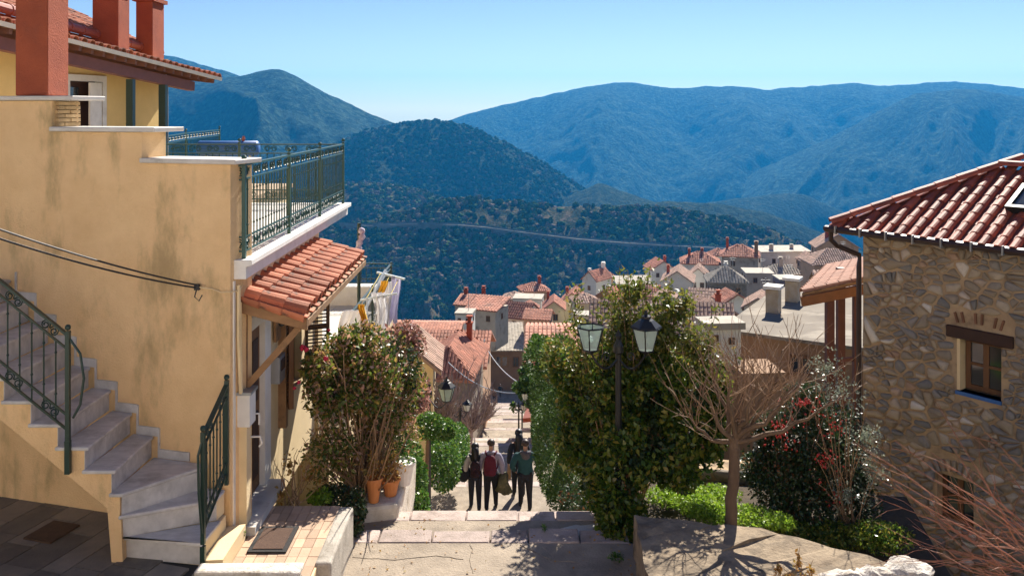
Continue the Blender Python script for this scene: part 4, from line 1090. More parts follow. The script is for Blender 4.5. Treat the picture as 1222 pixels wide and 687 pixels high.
for i in range(ncol):
    for j in range(nrow):
        t = (i + .5) / ncol; b0 = pL.lerp(bL, t); b1 = pR.lerp(bR, t); v_ = (b1 - b0).normalized(); p = b0 + (b1 - b0) * (j / nrow - .02) + V((0, 0, .01))
        z_ = edge.normalized().cross(v_); z_ = z_ if z_.z > 0 else -z_; v2 = (v_ - z_ * .012).normalized(); x_ = v2.cross(z_)
        inst('roof_tile', lt, frame_matrix(p, x_, v2, z_), lr)
M_POST = mat('red_post', (.13, .045, .03), (.09, .03, .022), 6, .6)
for px, d, w in ((990, 15.1, .13), (1003, 17.4, .14), (1022, 15.2, .11)):
    p = P(px, 345, d); MB().box((p.x, p.y, (-7.3 - 3.05) / 2 - .02), (w, w, 7.3 - 3.15)).build('post', M_POST, lean)
for zz in (-4.3, -5.0):
    q = MB(); a, b = P(990, 0, 15.1), P(1022, 0, 15.2); q.bar((a.x + .07, a.y, zz), (b.x - .06, b.y, zz), .05, .06); q.build('rail', M_POST, lean)
MB().bbox((P(985, 0, 15).x, 14.9, -8.4), (7.3, 19.5, -7.2)).build('plinth', M_CEM0, lean)

# ------------------------------------------------------------------ rough garden wall at the street corner
M_CEM = mat('rough_cement', (.36, .28, .19), (.20, .15, .10), 4.5, .97, 1.0, 22, stain=(.11, .085, .06), stain_scale=3.2, stain_lo=.48, stain_hi=.64, stain_amt=.7, detail=9)
outl = [(1.36, 9.78), (1.75, 9.72), (2.35, 9.58), (2.85, 9.42), (3.35, 9.2), (3.8, 8.9), (4.4, 8.55), (5.2, 8.2), (5.6, 7.4), (5.6, 5.6), (1.24, 5.6), (1.27, 7.2), (1.32, 8.8)]
gw = bmesh.new()
N_ = 34; grid = {}
def inside(x, y):
    c = False; j = len(outl) - 1
    for i in range(len(outl)):
        xi, yi = outl[i]; xj, yj = outl[j]
        if ((yi > y) != (yj > y)) and (x < (xj - xi) * (y - yi) / (yj - yi) + xi): c = not c
        j = i
    return c
def wall_top(x, y): return -4.50 + .035 * fbm(x * 1.7, y * 1.7, 3) + .022 * fbm(x * 7, y * 7, 5) - .07 * max(0, x - 2.6) + .10 * max(0, 8.6 - y) * .6
ring = []
for i in range(len(outl)):
    a, b = outl[i], outl[(i + 1) % len(outl)]; n_ = max(2, int(math.dist(a, b) / .14))
    for k in range(n_): ring.append((a[0] + (b[0] - a[0]) * k / n_ + random.uniform(-.015, .015), a[1] + (b[1] - a[1]) * k / n_ + random.uniform(-.015, .015)))
rv = [gw.verts.new((x, y, wall_top(x, y))) for x, y in ring]
lv = [gw.verts.new((x + random.uniform(-.02, .02), y, -4.95)) for x, y in ring]
bv = [gw.verts.new((x, y, -6.2)) for x, y in ring]
n_ = len(ring)
for i in range(n_):
    j = (i + 1) % n_
    gw.faces.new((rv[j], rv[i], lv[i], lv[j])); gw.faces.new((lv[j], lv[i], bv[i], bv[j]))
top = gw.faces.new(rv)
bmesh.ops.triangulate(gw, faces=[top])
tops = [f for f in gw.faces if len(f.verts) == 3]
for it in range(4):
    ed = [e for e in {e for f in gw.faces if f.normal.z > .5 or len(f.verts) == 3 for e in f.edges} if e.calc_length() > .16 and all(len(f.verts) == 3 for f in e.link_faces)]
    if not ed: break
    bmesh.ops.subdivide_edges(gw, edges=ed, cuts=1); bmesh.ops.triangulate(gw, faces=[f for f in gw.faces if len(f.verts) > 4])
for v in gw.verts:
    if v.co.z > -4.9: v.co.z = wall_top(v.co.x, v.co.y)
bmesh.ops.recalc_face_normals(gw, faces=gw.faces)
me = bpy.data.meshes.new('garden_wall'); gw.to_mesh(me); gw.free()
add('garden_wall', me, M_CEM, None, label='broad rough cement garden wall at the street corner with tree shadows', cat='wall')
# white-limed rocks along the wall
for k, (px, py, d, s, lab) in enumerate(((1005, 690, 8.1, .12, 'white-limed rock on the garden wall, beside the dry orange plant'), (1042, 686, 8.15, .11, 'small white-limed rock between two others on the garden wall'), (1085, 680, 8.2, .13, 'white-limed rock under the bare red twigs'))):
    b = MB(); b.ball(P(px, py, d), (s * 1.7, s * 1.0, s * .7), 22); b.v = [tuple(V(v) + V((fbm(v[0] * 7, v[1] * 7, v[2] * 7 + k, 4), fbm(v[1] * 7, v[2] * 7, k + 5, 4), fbm(v[2] * 7, v[0] * 7, k + 9, 4))) * .05) for v in b.v]
    b.build('limed_rock', mat('lime_wash', (.76, .72, .66), (.45, .38, .30), 9, .95, 1.0, 40, stain=(.35, .29, .22), stain_scale=8, stain_amt=.6), None, smooth=False, label=lab, cat='rock', group='limed rocks along the wall')
# dry-stone wall behind the garden tree
dw = empty('dry_stone_wall', (2.6, 12.2, -5.6), 0, label='low dry-stone wall behind the bare tree trunk', cat='wall')
MB().prism([V((1.9, 12.3, -6.2)), V((4.6, 11.9, -6.2)), V((4.6, 12.3, -6.2)), V((1.9, 12.7, -6.2))], (0, 0, 1.22)).build('core', M_MORTAR, dw)
wd_ = V((2.7, -.4, 0)).normalized(); wn2 = V((wd_.y, -wd_.x, 0))
lay_rubble(dw, rubble(0, 2.7, -6.1, -4.96, 100, 14, 1.7), lambda a, b, h: V((1.9, 12.3, b)) + wd_ * a + wn2 * h, M_STONE, [], 5, lambda a, b: -b, 120, gap=.9, dep=.05)
# garden soil behind the wall
MB().prism([V((1.5, 9.3, -5.6)), V((4.6, 8.6, -5.6)), V((5.2, 11.6, -5.6)), V((1.7, 12.2, -5.6))], (0, 0, .5)).build('garden_bed', mat('soil', (.075, .052, .03), (.045, .033, .02), 6, .95, 1.0, 25, stain=(.12, .08, .04), stain_scale=5), kind='structure')

# ------------------------------------------------------------------ unseen pale house added behind the photographer to bounce sunlight onto shaded walls
uphill = empty('bounce_house', (0, -11, -1.7), 0, label='unseen pale house added behind the camera to bounce light', cat='house')
q = MB(); q.bbox((-13, -16, -2), (13, -10, 7.5)); q.build('wall', M_WHITE, uphill)
for x in (-9, -5, 5, 9):
    for z in (-.2, 3.4):
        w_ = MB().bbox((x - .6, -10.02, z), (x + .6, -9.96, z + 1.7)).build('window', M_WOOD, uphill)
        MB().bbox((x - .5, -9.955, z + .1), (x + .5, -9.95, z + 1.6)).build('pane', M_GLASS, w_)
q = MB().bbox((-.7, -10.02, -1.68), (.7, -9.96, .6)).build('door', M_WOOD, uphill)
q = MB(); q.prism([V((-13.5, -16.5, 7.5)), V((-13.5, -9.5, 7.5)), V((-13.5, -13, 9.4))], (27, 0, 0)); q.build('roof', M_TERRA, uphill)
# ------------------------------------------------------------------ plants
L_EVER = leaf_mat('evergreen_leaf', [(0, (.035, .085, .013)), (.38, (.075, .145, .018)), (.66, (.15, .21, .025)), (.86, (.26, .27, .035)), (1, (.38, .28, .06))], rough=.28, trans=.5)
L_SHOOT = leaf_mat('shoot_leaf', [(0, (.06, .10, .015)), (.5, (.13, .16, .025)), (.85, (.24, .22, .04)), (1, (.34, .22, .06))], rough=.4, trans=.45)
L_CON = leaf_mat('conifer_leaf', [(0, (.03, .08, .014)), (.5, (.06, .13, .02)), (1, (.11, .18, .03))], rough=.6, trans=.3)
L_ROSE = leaf_mat('bronze_leaf', [(0, (.05, .095, .016)), (.36, (.11, .16, .025)), (.55, (.24, .23, .04)), (.68, (.42, .26, .07)), (.84, (.48, .25, .16)), (1, (.62, .42, .34))], rough=.42, trans=.42)
L_PINK = leaf_mat('pink_leaf', [(0, (.05, .08, .02)), (.25, (.2, .11, .06)), (.6, (.42, .2, .16)), (1, (.55, .3, .26))], rough=.4, trans=.35)
L_HEDGE = leaf_mat('hedge_leaf', [(0, (.03, .085, .012)), (.5, (.06, .15, .02)), (.85, (.12, .21, .03)), (1, (.2, .26, .05))], rough=.4, trans=.4)
L_LIME = leaf_mat('lime_leaf', [(0, (.14, .26, .02)), (.6, (.24, .38, .03)), (1, (.34, .44, .05))], rough=.5, trans=.45)
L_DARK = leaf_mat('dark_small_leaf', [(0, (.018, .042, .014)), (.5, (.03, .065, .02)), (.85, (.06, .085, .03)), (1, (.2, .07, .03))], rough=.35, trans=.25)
L_GLINT = leaf_mat('glint_leaf', [(0, (.12, .15, .10)), (.5, (.2, .23, .16)), (1, (.34, .36, .28))], rough=.3, trans=.25)  # sun glints on the blades put into a pale grey leaf colour
L_DRY = leaf_mat('dry_leaf', [(0, (.32, .15, .04)), (.5, (.45, .24, .06)), (1, (.3, .25, .07))], rough=.6, trans=.4)
L_FIR = leaf_mat('fir_leaf', [(0, (.018, .04, .012)), (.6, (.035, .06, .016)), (1, (.08, .09, .03))], rough=.6, trans=.2)
M_BARK = mat('bark', (.20, .13, .08), (.11, .07, .045), 7, .9, .8, 40, stretch=(1, 1, .3))
M_TWIG = mat('tan_twig', (.34, .21, .11), (.22, .13, .07), 8, .8, vary=.25)
M_REDTWIG = mat('red_twig', (.36, .15, .085), (.24, .09, .055), 8, .6, vary=.3)
M_GREYTWIG = mat('grey_twig', (.30, .23, .21), (.20, .15, .14), 8, .85, vary=.25)
M_BERRY = mat('red_berry', (.48, .022, .012), (.36, .014, .01), 8, .35, vary=.2)
M_BLOOM = mat('crimson_bloom', (.55, .02, .07), (.42, .012, .05), 9, .6, vary=.2)

def C(px, py, d, rx, ry, rz): return (P(px, py, d), (rx, ry, rz))

def plant(name, label, cat, base, layers, stems=None, group=None, stem_mat=None, along=None):
    """layers: (part name, clumps, count, leaf size, material, options); stems: list of tubes (points, radii)"""
    o = empty(name, base, 0, label=label, cat=cat, group=group)
    for k, (pn, clumps, n, size, m, opt) in enumerate(layers):
        p, d, rs = crown_points(clumps, n, opt.get('shell', .3), opt.get('gap', .0), opt.get('gs', 2.2), opt.get('seed', k + 1), opt.get('zmin'))
        me = leaves_mesh(pn, p, size, opt.get('aspect', .5), d, opt.get('align', .35), .6, opt.get('droop', .1), rs)
        add(pn, me, m, o)
    if along:
        rr = np.random.RandomState(77); pp = []; dd = []
        for pts, r in stems[-along[0]:]:
            pts = [V(q) for q in pts]
            for k in range(along[1]):
                t = along[4] + (1 - along[4]) * rr.rand(); f = t * (len(pts) - 1); i = min(int(f), len(pts) - 2); q = pts[i].lerp(pts[i + 1], f - i)
                pp.append(tuple(q + V(rr.normal(size=3)) * along[2])); dd.append(tuple(V(rr.normal(size=3)) + V((0, 0, .6))))
        add('shoot_leaves', leaves_mesh('shoot_leaves', np.array(pp), along[3], .45, np.array(dd), .4, .4, 0, rr), along[5], o)
    if stems:
        b = MB()
        for pts, r in stems: b.tube(pts, r, 5, cap=False)
        b.build('stems', stem_mat or M_BARK, o, smooth=True)
    return o

def fan(base, tips, rnd, r0=.02, r1=.004, bend=.15, n=6):
    out = []
    for t in tips:
        a, b = V(base) + V((rnd.uniform(-.08, .08), rnd.uniform(-.08, .08), 0)), V(t); m_ = a.lerp(b, .5) + V((rnd.uniform(-1, 1), rnd.uniform(-1, 1), rnd.uniform(0, .6))) * bend
        pts = []
        for k in range(n + 1):
            s = k / n; p = a * (1 - s) ** 2 + m_ * 2 * s * (1 - s) + b * s * s
            pts.append(p + V((rnd.uniform(-.012, .012), rnd.uniform(-.012, .012), 0)))
        out.append((pts, [r0 + (r1 - r0) * k / n for k in range(n + 1)]))
    return out

rnd = random.Random(21)
# big bronze-leaved rose bush by the door
cl = [C(405, 435, 11.4, .48, .5, .42), C(445, 425, 11.7, .5, .55, .42), C(470, 450, 12.1, .5, .55, .5), C(400, 470, 11.2, .42, .45, .36), C(455, 490, 11.7, .5, .5, .42), C(380, 440, 11.0, .22, .3, .3), C(430, 400, 11.8, .34, .4, .2), C(430, 460, 11.3, .55, .45, .42)]
cl2 = [C(490, 425, 12.8, .26, .4, .45), C(495, 470, 13.0, .24, .4, .4), C(478, 400, 12.6, .3, .3, .24), C(488, 500, 12.9, .2, .35, .3)]
low = [C(400, 540, 10.9, .45, .4, .4), C(450, 540, 11.7, .42, .3, .28), C(480, 520, 12.2, .3, .4, .3)]
tips = [P(rnd.uniform(368, 500), rnd.uniform(400, 520), rnd.uniform(10.8, 12.4)) for k in range(70)] + [P(rnd.uniform(360, 480), rnd.uniform(500, 570), rnd.uniform(10.3, 11.3)) for k in range(40)]
ob = plant('rose_bush', 'large bronze and green leaved rose bush with bare tan stems beside the ochre house', 'bush', P(430, 605, 11.2),
      [('crown', cl, 21000, .062, L_ROSE, dict(gap=.32, shell=.45, seed=3)), ('new_shoots', cl2, 6500, .058, L_PINK, dict(gap=.35, shell=.4, seed=4)), ('lower_leaves', low, 4200, .055, L_ROSE, dict(gap=.40, shell=.6, seed=5)),
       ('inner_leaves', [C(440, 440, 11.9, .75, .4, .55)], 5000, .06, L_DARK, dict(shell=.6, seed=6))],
      fan(P(432, 605, 11.2), tips, rnd, .016, .0035, .22), stem_mat=M_TWIG)
for px, py, d, s in ((362, 414, 10.9, .075), (366, 416, 10.85, .06), (389, 427, 10.9, .06), (393, 393, 11.3, .035), (357, 455, 10.8, .045), (352, 462, 10.8, .04)):
    b = MB()
    for k in range(9):
        a = k * 2.4; q = s * .35 * (k / 9) ** .5; b.ball(P(px, py, d) + V((math.cos(a) * q, -.03, math.sin(a) * q)), (s * .32, s * .2, s * .3), 6)
    b.build('bloom', M_BLOOM, ob, smooth=True)
# low greenery at the foot of the bush, weeds by the door
plant('foot_shrub', 'dark green shrub at the foot of the rose bush, behind the porch kerb', 'shrub', P(432, 632, 10.3), [('crown', [C(425, 605, 10.4, .13, .2, .26), C(422, 625, 10.3, .12, .2, .18), C(395, 592, 10.6, .3, .3, .1)], 3200, .045, L_DARK, dict(gap=.3))])
b_ = P(350, 603, 10.2)
plant('dry_stalks', 'dry yellowed stalks growing against the cream wall by the door', 'plant', b_, [('leaves', [C(345, 555, 10.3, .12, .2, .2), C(370, 570, 10.4, .18, .2, .2), C(335, 590, 10.2, .12, .1, .12)], 260, .05, L_DRY, dict(shell=.8)), ('green_leaves', [C(382, 592, 10.4, .16, .15, .08)], 350, .05, L_LIME, {})],
      fan(b_, [P(rnd.uniform(325, 385), rnd.uniform(530, 580), 10.3) for k in range(16)], rnd, .008, .003, .1), stem_mat=M_TWIG)

# pots on the limed ledge
ledge = MB(); ledge.prism([V((-1.98, 10.78, -6)), V((-1.42, 10.9, -6)), V((-1.36, 12.3, -6)), V((-1.98, 12.3, -6))], (0, 0, 1.14)); 
ledge.v = [tuple(V(v) + V((random.uniform(-.03, .03), random.uniform(-.03, .03), random.uniform(-.02, .02)))) for v in ledge.v]
lo_ = ledge.build('limed_ledge', mat('lime_ledge', (.74, .70, .62), (.55, .48, .38), 4, .95, .7, 40, stain=(.3, .24, .16), stain_scale=3), None, label='low whitewashed stone ledge holding flower pots beside the steps', cat='ledge'); bevel(lo_, .05, 2)
M_POT = mat('orange_pot', (.60, .23, .07), (.50, .18, .055), 5, .7, vary=.08)
def pot(px, py, d, h, r, m, label, leafs):
    p = P(px, py, d); o = empty('flower_pot', p, 0, label=label, cat='flower pot', group='flower pots on the ledge')
    MB().lathe([(r * .62, 0), (r * .85, h * .6), (r, h * .86), (r * 1.1, h * .87), (r * 1.1, h), (r * .95, h), (r * .9, h * .9)], p, 14).build('pot', m, o, smooth=False)
    pts, d_, rs = crown_points([((p.x, p.y, p.z + h + .1), (r * 1.6, r * 1.6, .14)), ((p.x, p.y, p.z + h + .2), (r, r, .16))], leafs[0], .6, 0, 2, int(px))
    add('foliage', leaves_mesh('foliage', pts, .05, .5, d_, .5, .4, .0, rs), leafs[1], o)
pot(446, 598, 10.93, .30, .10, M_POT, 'tall orange flower pot nearest the porch', (160, L_DRY))
pot(466, 590, 11.12, .21, .12, M_POT, 'wide orange flower pot full of yellowing leaves', (380, L_DRY))
pot(481, 577, 11.44, .30, .15, M_WHITE, 'white flower pot behind the orange pots', (260, L_HEDGE))
plant('ledge_creeper', 'trailing green creeper hanging over the whitewashed ledge', 'plant', P(480, 600, 12), [('crown', [C(478, 585, 12.0, .14, .2, .16), C(440, 605, 11.2, .12, .15, .2), C(465, 612, 11.2, .25, .1, .14)], 900, .045, L_ROSE, dict(gap=.3))])

# hedges and clipped shrubs down the street
plant('clipped_shrub', 'round clipped green shrub wrapped round the street lamp', 'shrub', P(513, 600, 17.4), [('crown', [C(512, 508, 17.2, .34, .34, .26), C(530, 512, 17.6, .26, .3, .22)], 3800, .055, L_HEDGE, dict(shell=.22))], [([P(506, 602, 17.3), P(509, 560, 17.3), P(511, 515, 17.3)], [.05, .045, .035])])
plant('garden_shrub', 'bright green shrub between the white pot and the lamp post', 'shrub', P(492, 612, 14.5), [('crown', [C(486, 545, 13.8, .26, .35, .3), C(499, 575, 12.8, .15, .3, .34), C(503, 610, 12.3, .12, .3, .3), C(478, 555, 13.2, .2, .3, .22)], 5600, .055, L_HEDGE, dict(shell=.3))], fan(P(492, 612, 14.5), [P(484, 560, 14.5), P(498, 560, 14.6)], rnd, .02, .01))
plant('box_hedge', 'sunlit box hedge along the street behind the clipped shrub', 'hedge', P(536, 590, 22), [('crown', [C(530, 555, 20.5, .42, .8, .55), C(540, 545, 22.5, .45, .8, .62), C(546, 530, 24.5, .35, .9, .55), C(528, 530, 21.5, .4, .8, .4)], 12000, .07, L_HEDGE, dict(shell=.2))])
# tall evergreen shrub round the double street lamp
big = [C(735, 470, 11.4, .55, .6, .5), C(790, 470, 11.2, .6, .6, .55), C(700, 480, 11.9, .42, .6, .55), C(835, 505, 10.9, .42, .5, .42), C(760, 540, 10.9, .62, .6, .5), C(812, 545, 10.7, .5, .5, .4), C(690, 530, 11.6, .36, .5, .4), C(740, 600, 10.6, .34, .4, .42), C(735, 640, 10.35, .26, .3, .2), C(760, 425, 11.6, .5, .5, .35), C(850, 470, 11.1, .25, .4, .4), C(715, 570, 10.9, .3, .4, .4), C(680, 440, 12.2, .3, .4, .35)]
shoots = [C(700, 415, 11.8, .3, .4, .45), C(745, 385, 11.5, .34, .4, .5), C(790, 395, 11.4, .34, .4, .5), C(765, 350, 11.5, .26, .3, .25), C(830, 420, 11.1, .3, .3, .4), C(810, 365, 11.4, .2, .3, .25), C(660, 430, 12.2, .2, .3, .35), C(860, 430, 10.9, .25, .3, .3)]
tips = [P(rnd.uniform(665, 860), rnd.uniform(335, 420), rnd.uniform(11.2, 12.3)) for k in range(30)] + [P(x, y, 11.4) for x, y in ((740, 318), (750, 322), (775, 318), (800, 335), (728, 345), (815, 345))]
plant('evergreen_shrub', 'tall glossy evergreen shrub with upright shoots growing round the double street lamp', 'shrub', P(742, 655, 10.6),
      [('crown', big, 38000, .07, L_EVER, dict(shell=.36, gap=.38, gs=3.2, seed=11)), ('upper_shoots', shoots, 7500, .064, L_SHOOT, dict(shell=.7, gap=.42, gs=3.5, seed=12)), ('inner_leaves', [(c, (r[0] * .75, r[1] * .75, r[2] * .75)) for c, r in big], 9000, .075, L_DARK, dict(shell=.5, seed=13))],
      fan(P(752, 640, 11.2), tips, rnd, .013, .003, .22), stem_mat=M_TWIG, along=(36, 170, .05, .06, .5, L_SHOOT))
# fine-leaved hedge beyond it
con = [C(668, 440, 16.5, .45, .9, .65), C(652, 470, 17.5, .35, .9, .7), C(680, 500, 15.6, .5, .8, .7), C(662, 540, 16.2, .42, .8, .7), C(690, 570, 14.6, .42, .7, .55), C(650, 510, 18.5, .3, .9, .7), C(672, 590, 15.2, .3, .6, .35), C(646, 428, 17.2, .38, .7, .45), C(658, 565, 17.2, .26, .7, .45)]
plant('cypress_hedge', 'dense fine-leaved cypress hedge lining the street beyond the lamp shrub', 'hedge', P(670, 620, 16), [('crown', con, 30000, .06, L_CON, dict(shell=.16, aspect=.35, seed=15, align=.6, droop=-.3))], [([P(675, 640, 15.4), P(672, 500, 15.6)], [.08, .04])])
plant('low_hedge', 'low dark shrub at the top of the steep flight under the cypress hedge', 'shrub', P(685, 622, 13), [('crown', [C(688, 596, 13.2, .3, .5, .18), C(700, 612, 12.4, .25, .3, .2)], 2600, .05, L_DARK, dict(shell=.3))])
# bare pollarded tree on the garden wall
def bare_tree(name, label, base, fork, tips, m, r0, r1, rnd, sub=5, sublen=.5, group=None, up=.8, tw=.004):
    o = empty(name, base, 0, label=label, cat='tree', group=group)
    b = MB(); n = 7; base, fork = V(base), V(fork)
    b.tube([base.lerp(fork, k / n) + V((rnd.uniform(-1, 1), rnd.uniform(-1, 1), 0)) * r0 * .25 for k in range(n + 1)], [r0 * (1.25 if k == 0 else 1) + (r1 - r0) * k / n for k in range(n + 1)], 9, cap=False); b.build('trunk', M_BARK if m is not M_GREYTWIG else m, o, smooth=True)
    c = MB()
    for t in tips:
        t = V(t); a = fork + V((rnd.uniform(-.3, .3) * r1, rnd.uniform(-.3, .3) * r1, rnd.uniform(-.15, .02)))
        out = V((t.x - a.x, t.y - a.y, 0)); m_ = a + out * .55 + V((0, 0, (t.z - a.z) * .28)); pts = []
        rb = r1 * rnd.uniform(.38, .62)
        for k in range(9):
            s = k / 8; p = a * (1 - s) ** 2 + m_ * 2 * s * (1 - s) + t * s * s; pts.append(p + V((rnd.uniform(-1, 1), rnd.uniform(-1, 1), rnd.uniform(-1, 1))) * .02 * s)
        c.tube(pts, [rb * (1 - s / 8) + tw * (s / 8) for s in range(9)], 5, cap=False)
        for k in range(sub):
            i = rnd.randint(2, 7); L = sublen * rnd.uniform(.5, 1.2); d = (pts[i] - pts[i - 1]).normalized(); d = (d + V((rnd.uniform(-.7, .7), rnd.uniform(-.7, .7), rnd.uniform(.0, up)))).normalized()
            q = [pts[i]]
            for s in range(5): d = (d + V((rnd.uniform(-.15, .15), rnd.uniform(-.15, .15), .08 * up))).normalized(); q.append(q[-1] + d * L / 5)
            rr_ = rb * (1 - i / 9) * .6 + tw
            c.tube(q, [rr_ * (1 - s / 5) + tw * .6 * (s / 5) for s in range(6)], 4, cap=False)
            for s in range(2):
                j = rnd.randint(1, 4); dd = (d + V((rnd.uniform(-.8, .8), rnd.uniform(-.8, .8), rnd.uniform(-.1, .6)))).normalized(); e = q[j] + dd * L * .35
                c.tube([q[j], q[j].lerp(e, .5) + V((rnd.uniform(-.02, .02),) * 3), e], [tw * .9, tw * .75, tw * .5], 3, cap=False)
    c.build('crown', m, o)
    return o
def pollard(name, label, base, fork, limbs, m):
    """short trunk, spreading crooked limbs and many upright whips"""
    o = empty(name, base, 0, label=label, cat='tree'); base, fork = V(base), V(fork); b = MB(); n = 8
    b.tube([base.lerp(fork, k / n) + V((rnd.uniform(-1, 1), rnd.uniform(-1, 1), 0)) * .012 for k in range(n + 1)], [.072 - .014 * k / n + (.03 if k == 0 else 0) for k in range(n + 1)], 10, cap=False); b.build('trunk', M_BARK, o, smooth=True)
    c = MB(); lm = MB()
    for (tx, ty, td) in limbs:
        t = P(tx, ty, td); a = fork + V((0, 0, rnd.uniform(-.12, 0))); mid = a.lerp(t, .5) + V(((t.x - a.x) * .18, 0, -.10)); pts = []
        for k in range(8):
            s_ = k / 7; pts.append(a * (1 - s_) ** 2 + mid * 2 * s_ * (1 - s_) + t * s_ * s_ + V((rnd.uniform(-1, 1), rnd.uniform(-1, 1), rnd.uniform(-1, 1))) * .035 * (s_ > 0))
        lm.tube(pts, [.034 - .025 * k / 7 for k in range(8)], 6, cap=False)
        for k in range(11):
            i = rnd.randint(2, 7); q = [pts[i]]; L = rnd.uniform(.25, 1.0); d = V((rnd.uniform(-.9, .9) + (t.x - fork.x) * .35, rnd.uniform(-.8, .8), rnd.uniform(.1, 1.2))).normalized()
            for j in range(6): d = (d + V((rnd.uniform(-.28, .28), rnd.uniform(-.28, .28), .12))).normalized(); q.append(q[-1] + d * L / 6)
            c.tube(q, [.0052 - .0036 * j / 6 for j in range(7)], 4, cap=False)
            for j in range(3):
                e0 = q[rnd.randint(1, 5)]; dd = (d + V((rnd.uniform(-.9, .9), rnd.uniform(-.9, .9), rnd.uniform(-.4, .6)))).normalized(); e1 = e0 + dd * rnd.uniform(.08, .3)
                c.tube([e0, e0.lerp(e1, .5) + V((0, 0, .015)), e1], [.0035, .0028, .0018], 3, cap=False)
    lm.build('limbs', M_BARK, o, smooth=True); c.build('crown', m, o)
pollard('bare_tree', 'bare leafless garden tree with many upright shoots behind the garden wall', P(871, 640, 9.85), P(877, 520, 9.9),
        [(838, 455, 9.6), (850, 425, 10.2), (868, 440, 9.5), (890, 425, 10.3), (905, 450, 9.6), (925, 435, 9.9), (945, 460, 9.5), (960, 440, 10.3), (822, 500, 10.1), (880, 425, 9.9), (985, 480, 9.7), (935, 420, 10.0)], mat('shoot_bark', (.36, .235, .145), (.22, .14, .085), 8, .7, vary=.25))
# berry bush
bb = [C(950, 530, 11.2, .55, .5, .45), C(985, 560, 11.0, .5, .5, .5), C(930, 580, 10.9, .4, .4, .4), C(970, 610, 10.7, .5, .4, .35), C(1000, 520, 11.4, .4, .5, .4), C(905, 555, 11.1, .25, .3, .3), C(960, 480, 11.3, .3, .3, .3), C(955, 545, 11.0, .5, .4, .4), C(1020, 590, 10.9, .35, .4, .4), C(915, 510, 11.2, .22, .3, .25)]
o = plant('berry_bush', 'dark small-leaved bush covered with red berries beside the bare tree', 'bush', P(955, 650, 10.8), [('crown', bb, 36000, .042, L_DARK, dict(shell=.45, gap=.22, gs=3.2, seed=31))], fan(P(955, 640, 10.9), [P(rnd.uniform(900, 1030), rnd.uniform(470, 560), rnd.uniform(10.6, 11.6)) for k in range(26)], rnd, .02, .004, .2))
pts, _, _ = crown_points([C(935, 515, 10.75, .3, .15, .3), C(985, 560, 10.6, .22, .15, .28), C(1000, 590, 10.5, .2, .12, .2), C(955, 480, 10.9, .3, .15, .15), C(990, 510, 10.9, .25, .15, .2)], 420, .7, .5, 6, 8)
b = MB()
for p in pts: b.ball(p, .013, 5)
b.build('berries', M_BERRY, o, kind='stuff')
sil = [C(1005, 470, 10.9, .3, .4, .35), C(1030, 520, 10.7, .28, .4, .35), C(1040, 560, 10.6, .25, .35, .25), C(985, 440, 11.1, .25, .3, .3), C(1010, 590, 10.4, .3, .3, .25)]
plant('glint_shrub', 'arching shrub with sun glints coloured into its leaves, in front of the stone house corner', 'shrub', P(1010, 660, 10.5), [('crown', sil, 2900, .032, L_GLINT, dict(shell=.8, gap=.4, gs=4, seed=33))],
      fan(P(1010, 640, 10.5), [P(rnd.uniform(965, 1065), rnd.uniform(430, 590), rnd.uniform(10.0, 11.2)) for k in range(24)], rnd, .008, .003, .3), stem_mat=M_TWIG)
plant('lime_groundcover', 'lime green ground cover round the foot of the bare tree', 'plant', P(880, 632, 10.2), [('crown', [C(850, 612, 10.4, .32, .3, .10), C(895, 616, 10.2, .34, .3, .10), C(930, 622, 10.0, .2, .2, .08), C(830, 600, 10.8, .3, .3, .12), C(800, 592, 11.3, .35, .3, .10), C(850, 590, 11.3, .4, .3, .10)], 9500, .04, L_LIME, dict(shell=.5))])
plant('dark_groundcover', 'dark green undergrowth under the berry bush', 'plant', P(985, 655, 10.2), [('crown', [C(985, 640, 10.2, .55, .3, .16), C(1050, 640, 10.0, .4, .3, .16), C(930, 635, 10.2, .3, .2, .14)], 5200, .04, L_EVER, dict(shell=.4))])
# bare red twigs reaching in over the wall
b0 = P(1235, 668, 6.6); o = empty('red_twig_bush', (b0.x, b0.y, -4.35), 0, label='bare red twigs of a leafless shrub reaching over the limed rocks', cat='bush')
c = MB()
for k in range(36):
    a = P(rnd.uniform(1195, 1300), rnd.uniform(640, 700), rnd.uniform(6.0, 7.4)); d = V((rnd.uniform(-1.0, -.35), rnd.uniform(-.35, .35), rnd.uniform(-.05, .85))).normalized(); L = rnd.uniform(.6, 1.35); pts = [a]
    for s in range(8): d = (d + V((rnd.uniform(-.12, .06), rnd.uniform(-.1, .1), rnd.uniform(-.13, .12)))).normalized(); pts.append(pts[-1] + d * L / 8)
    r_ = rnd.uniform(.0032, .006); c.tube(pts, [r_ * (1 - .75 * s / 8) for s in range(9)], 4, cap=False)
    for j in range(5):
        i = rnd.randint(1, 7); dd = (d + V((rnd.uniform(-.9, .5), rnd.uniform(-.7, .7), rnd.uniform(-.5, .8)))).normalized(); LL = rnd.uniform(.12, .4); e = pts[i] + dd * LL
        c.tube([pts[i], pts[i].lerp(e, .5) + V((rnd.uniform(-.02, .02), 0, rnd.uniform(-.02, .02))), e], [r_ * .5, r_ * .4, r_ * .2], 3, cap=False)
c.build('twigs', M_REDTWIG, o)
b0 = P(950, 700, 8.3)
plant('dry_orange_plant', 'small dry orange plant growing out of the garden wall', 'plant', b0, [('leaves', [C(930, 680, 8.3, .05, .06, .09), C(952, 672, 8.3, .04, .06, .14), C(968, 680, 8.25, .05, .05, .08), C(945, 690, 8.2, .18, .1, .05)], 420, .035, L_DRY, dict(shell=.7))], fan(b0, [P(928, 672, 8.3), P(953, 652, 8.3), P(970, 668, 8.3), P(940, 680, 8.3)], rnd, .006, .002, .03), stem_mat=M_TWIG)

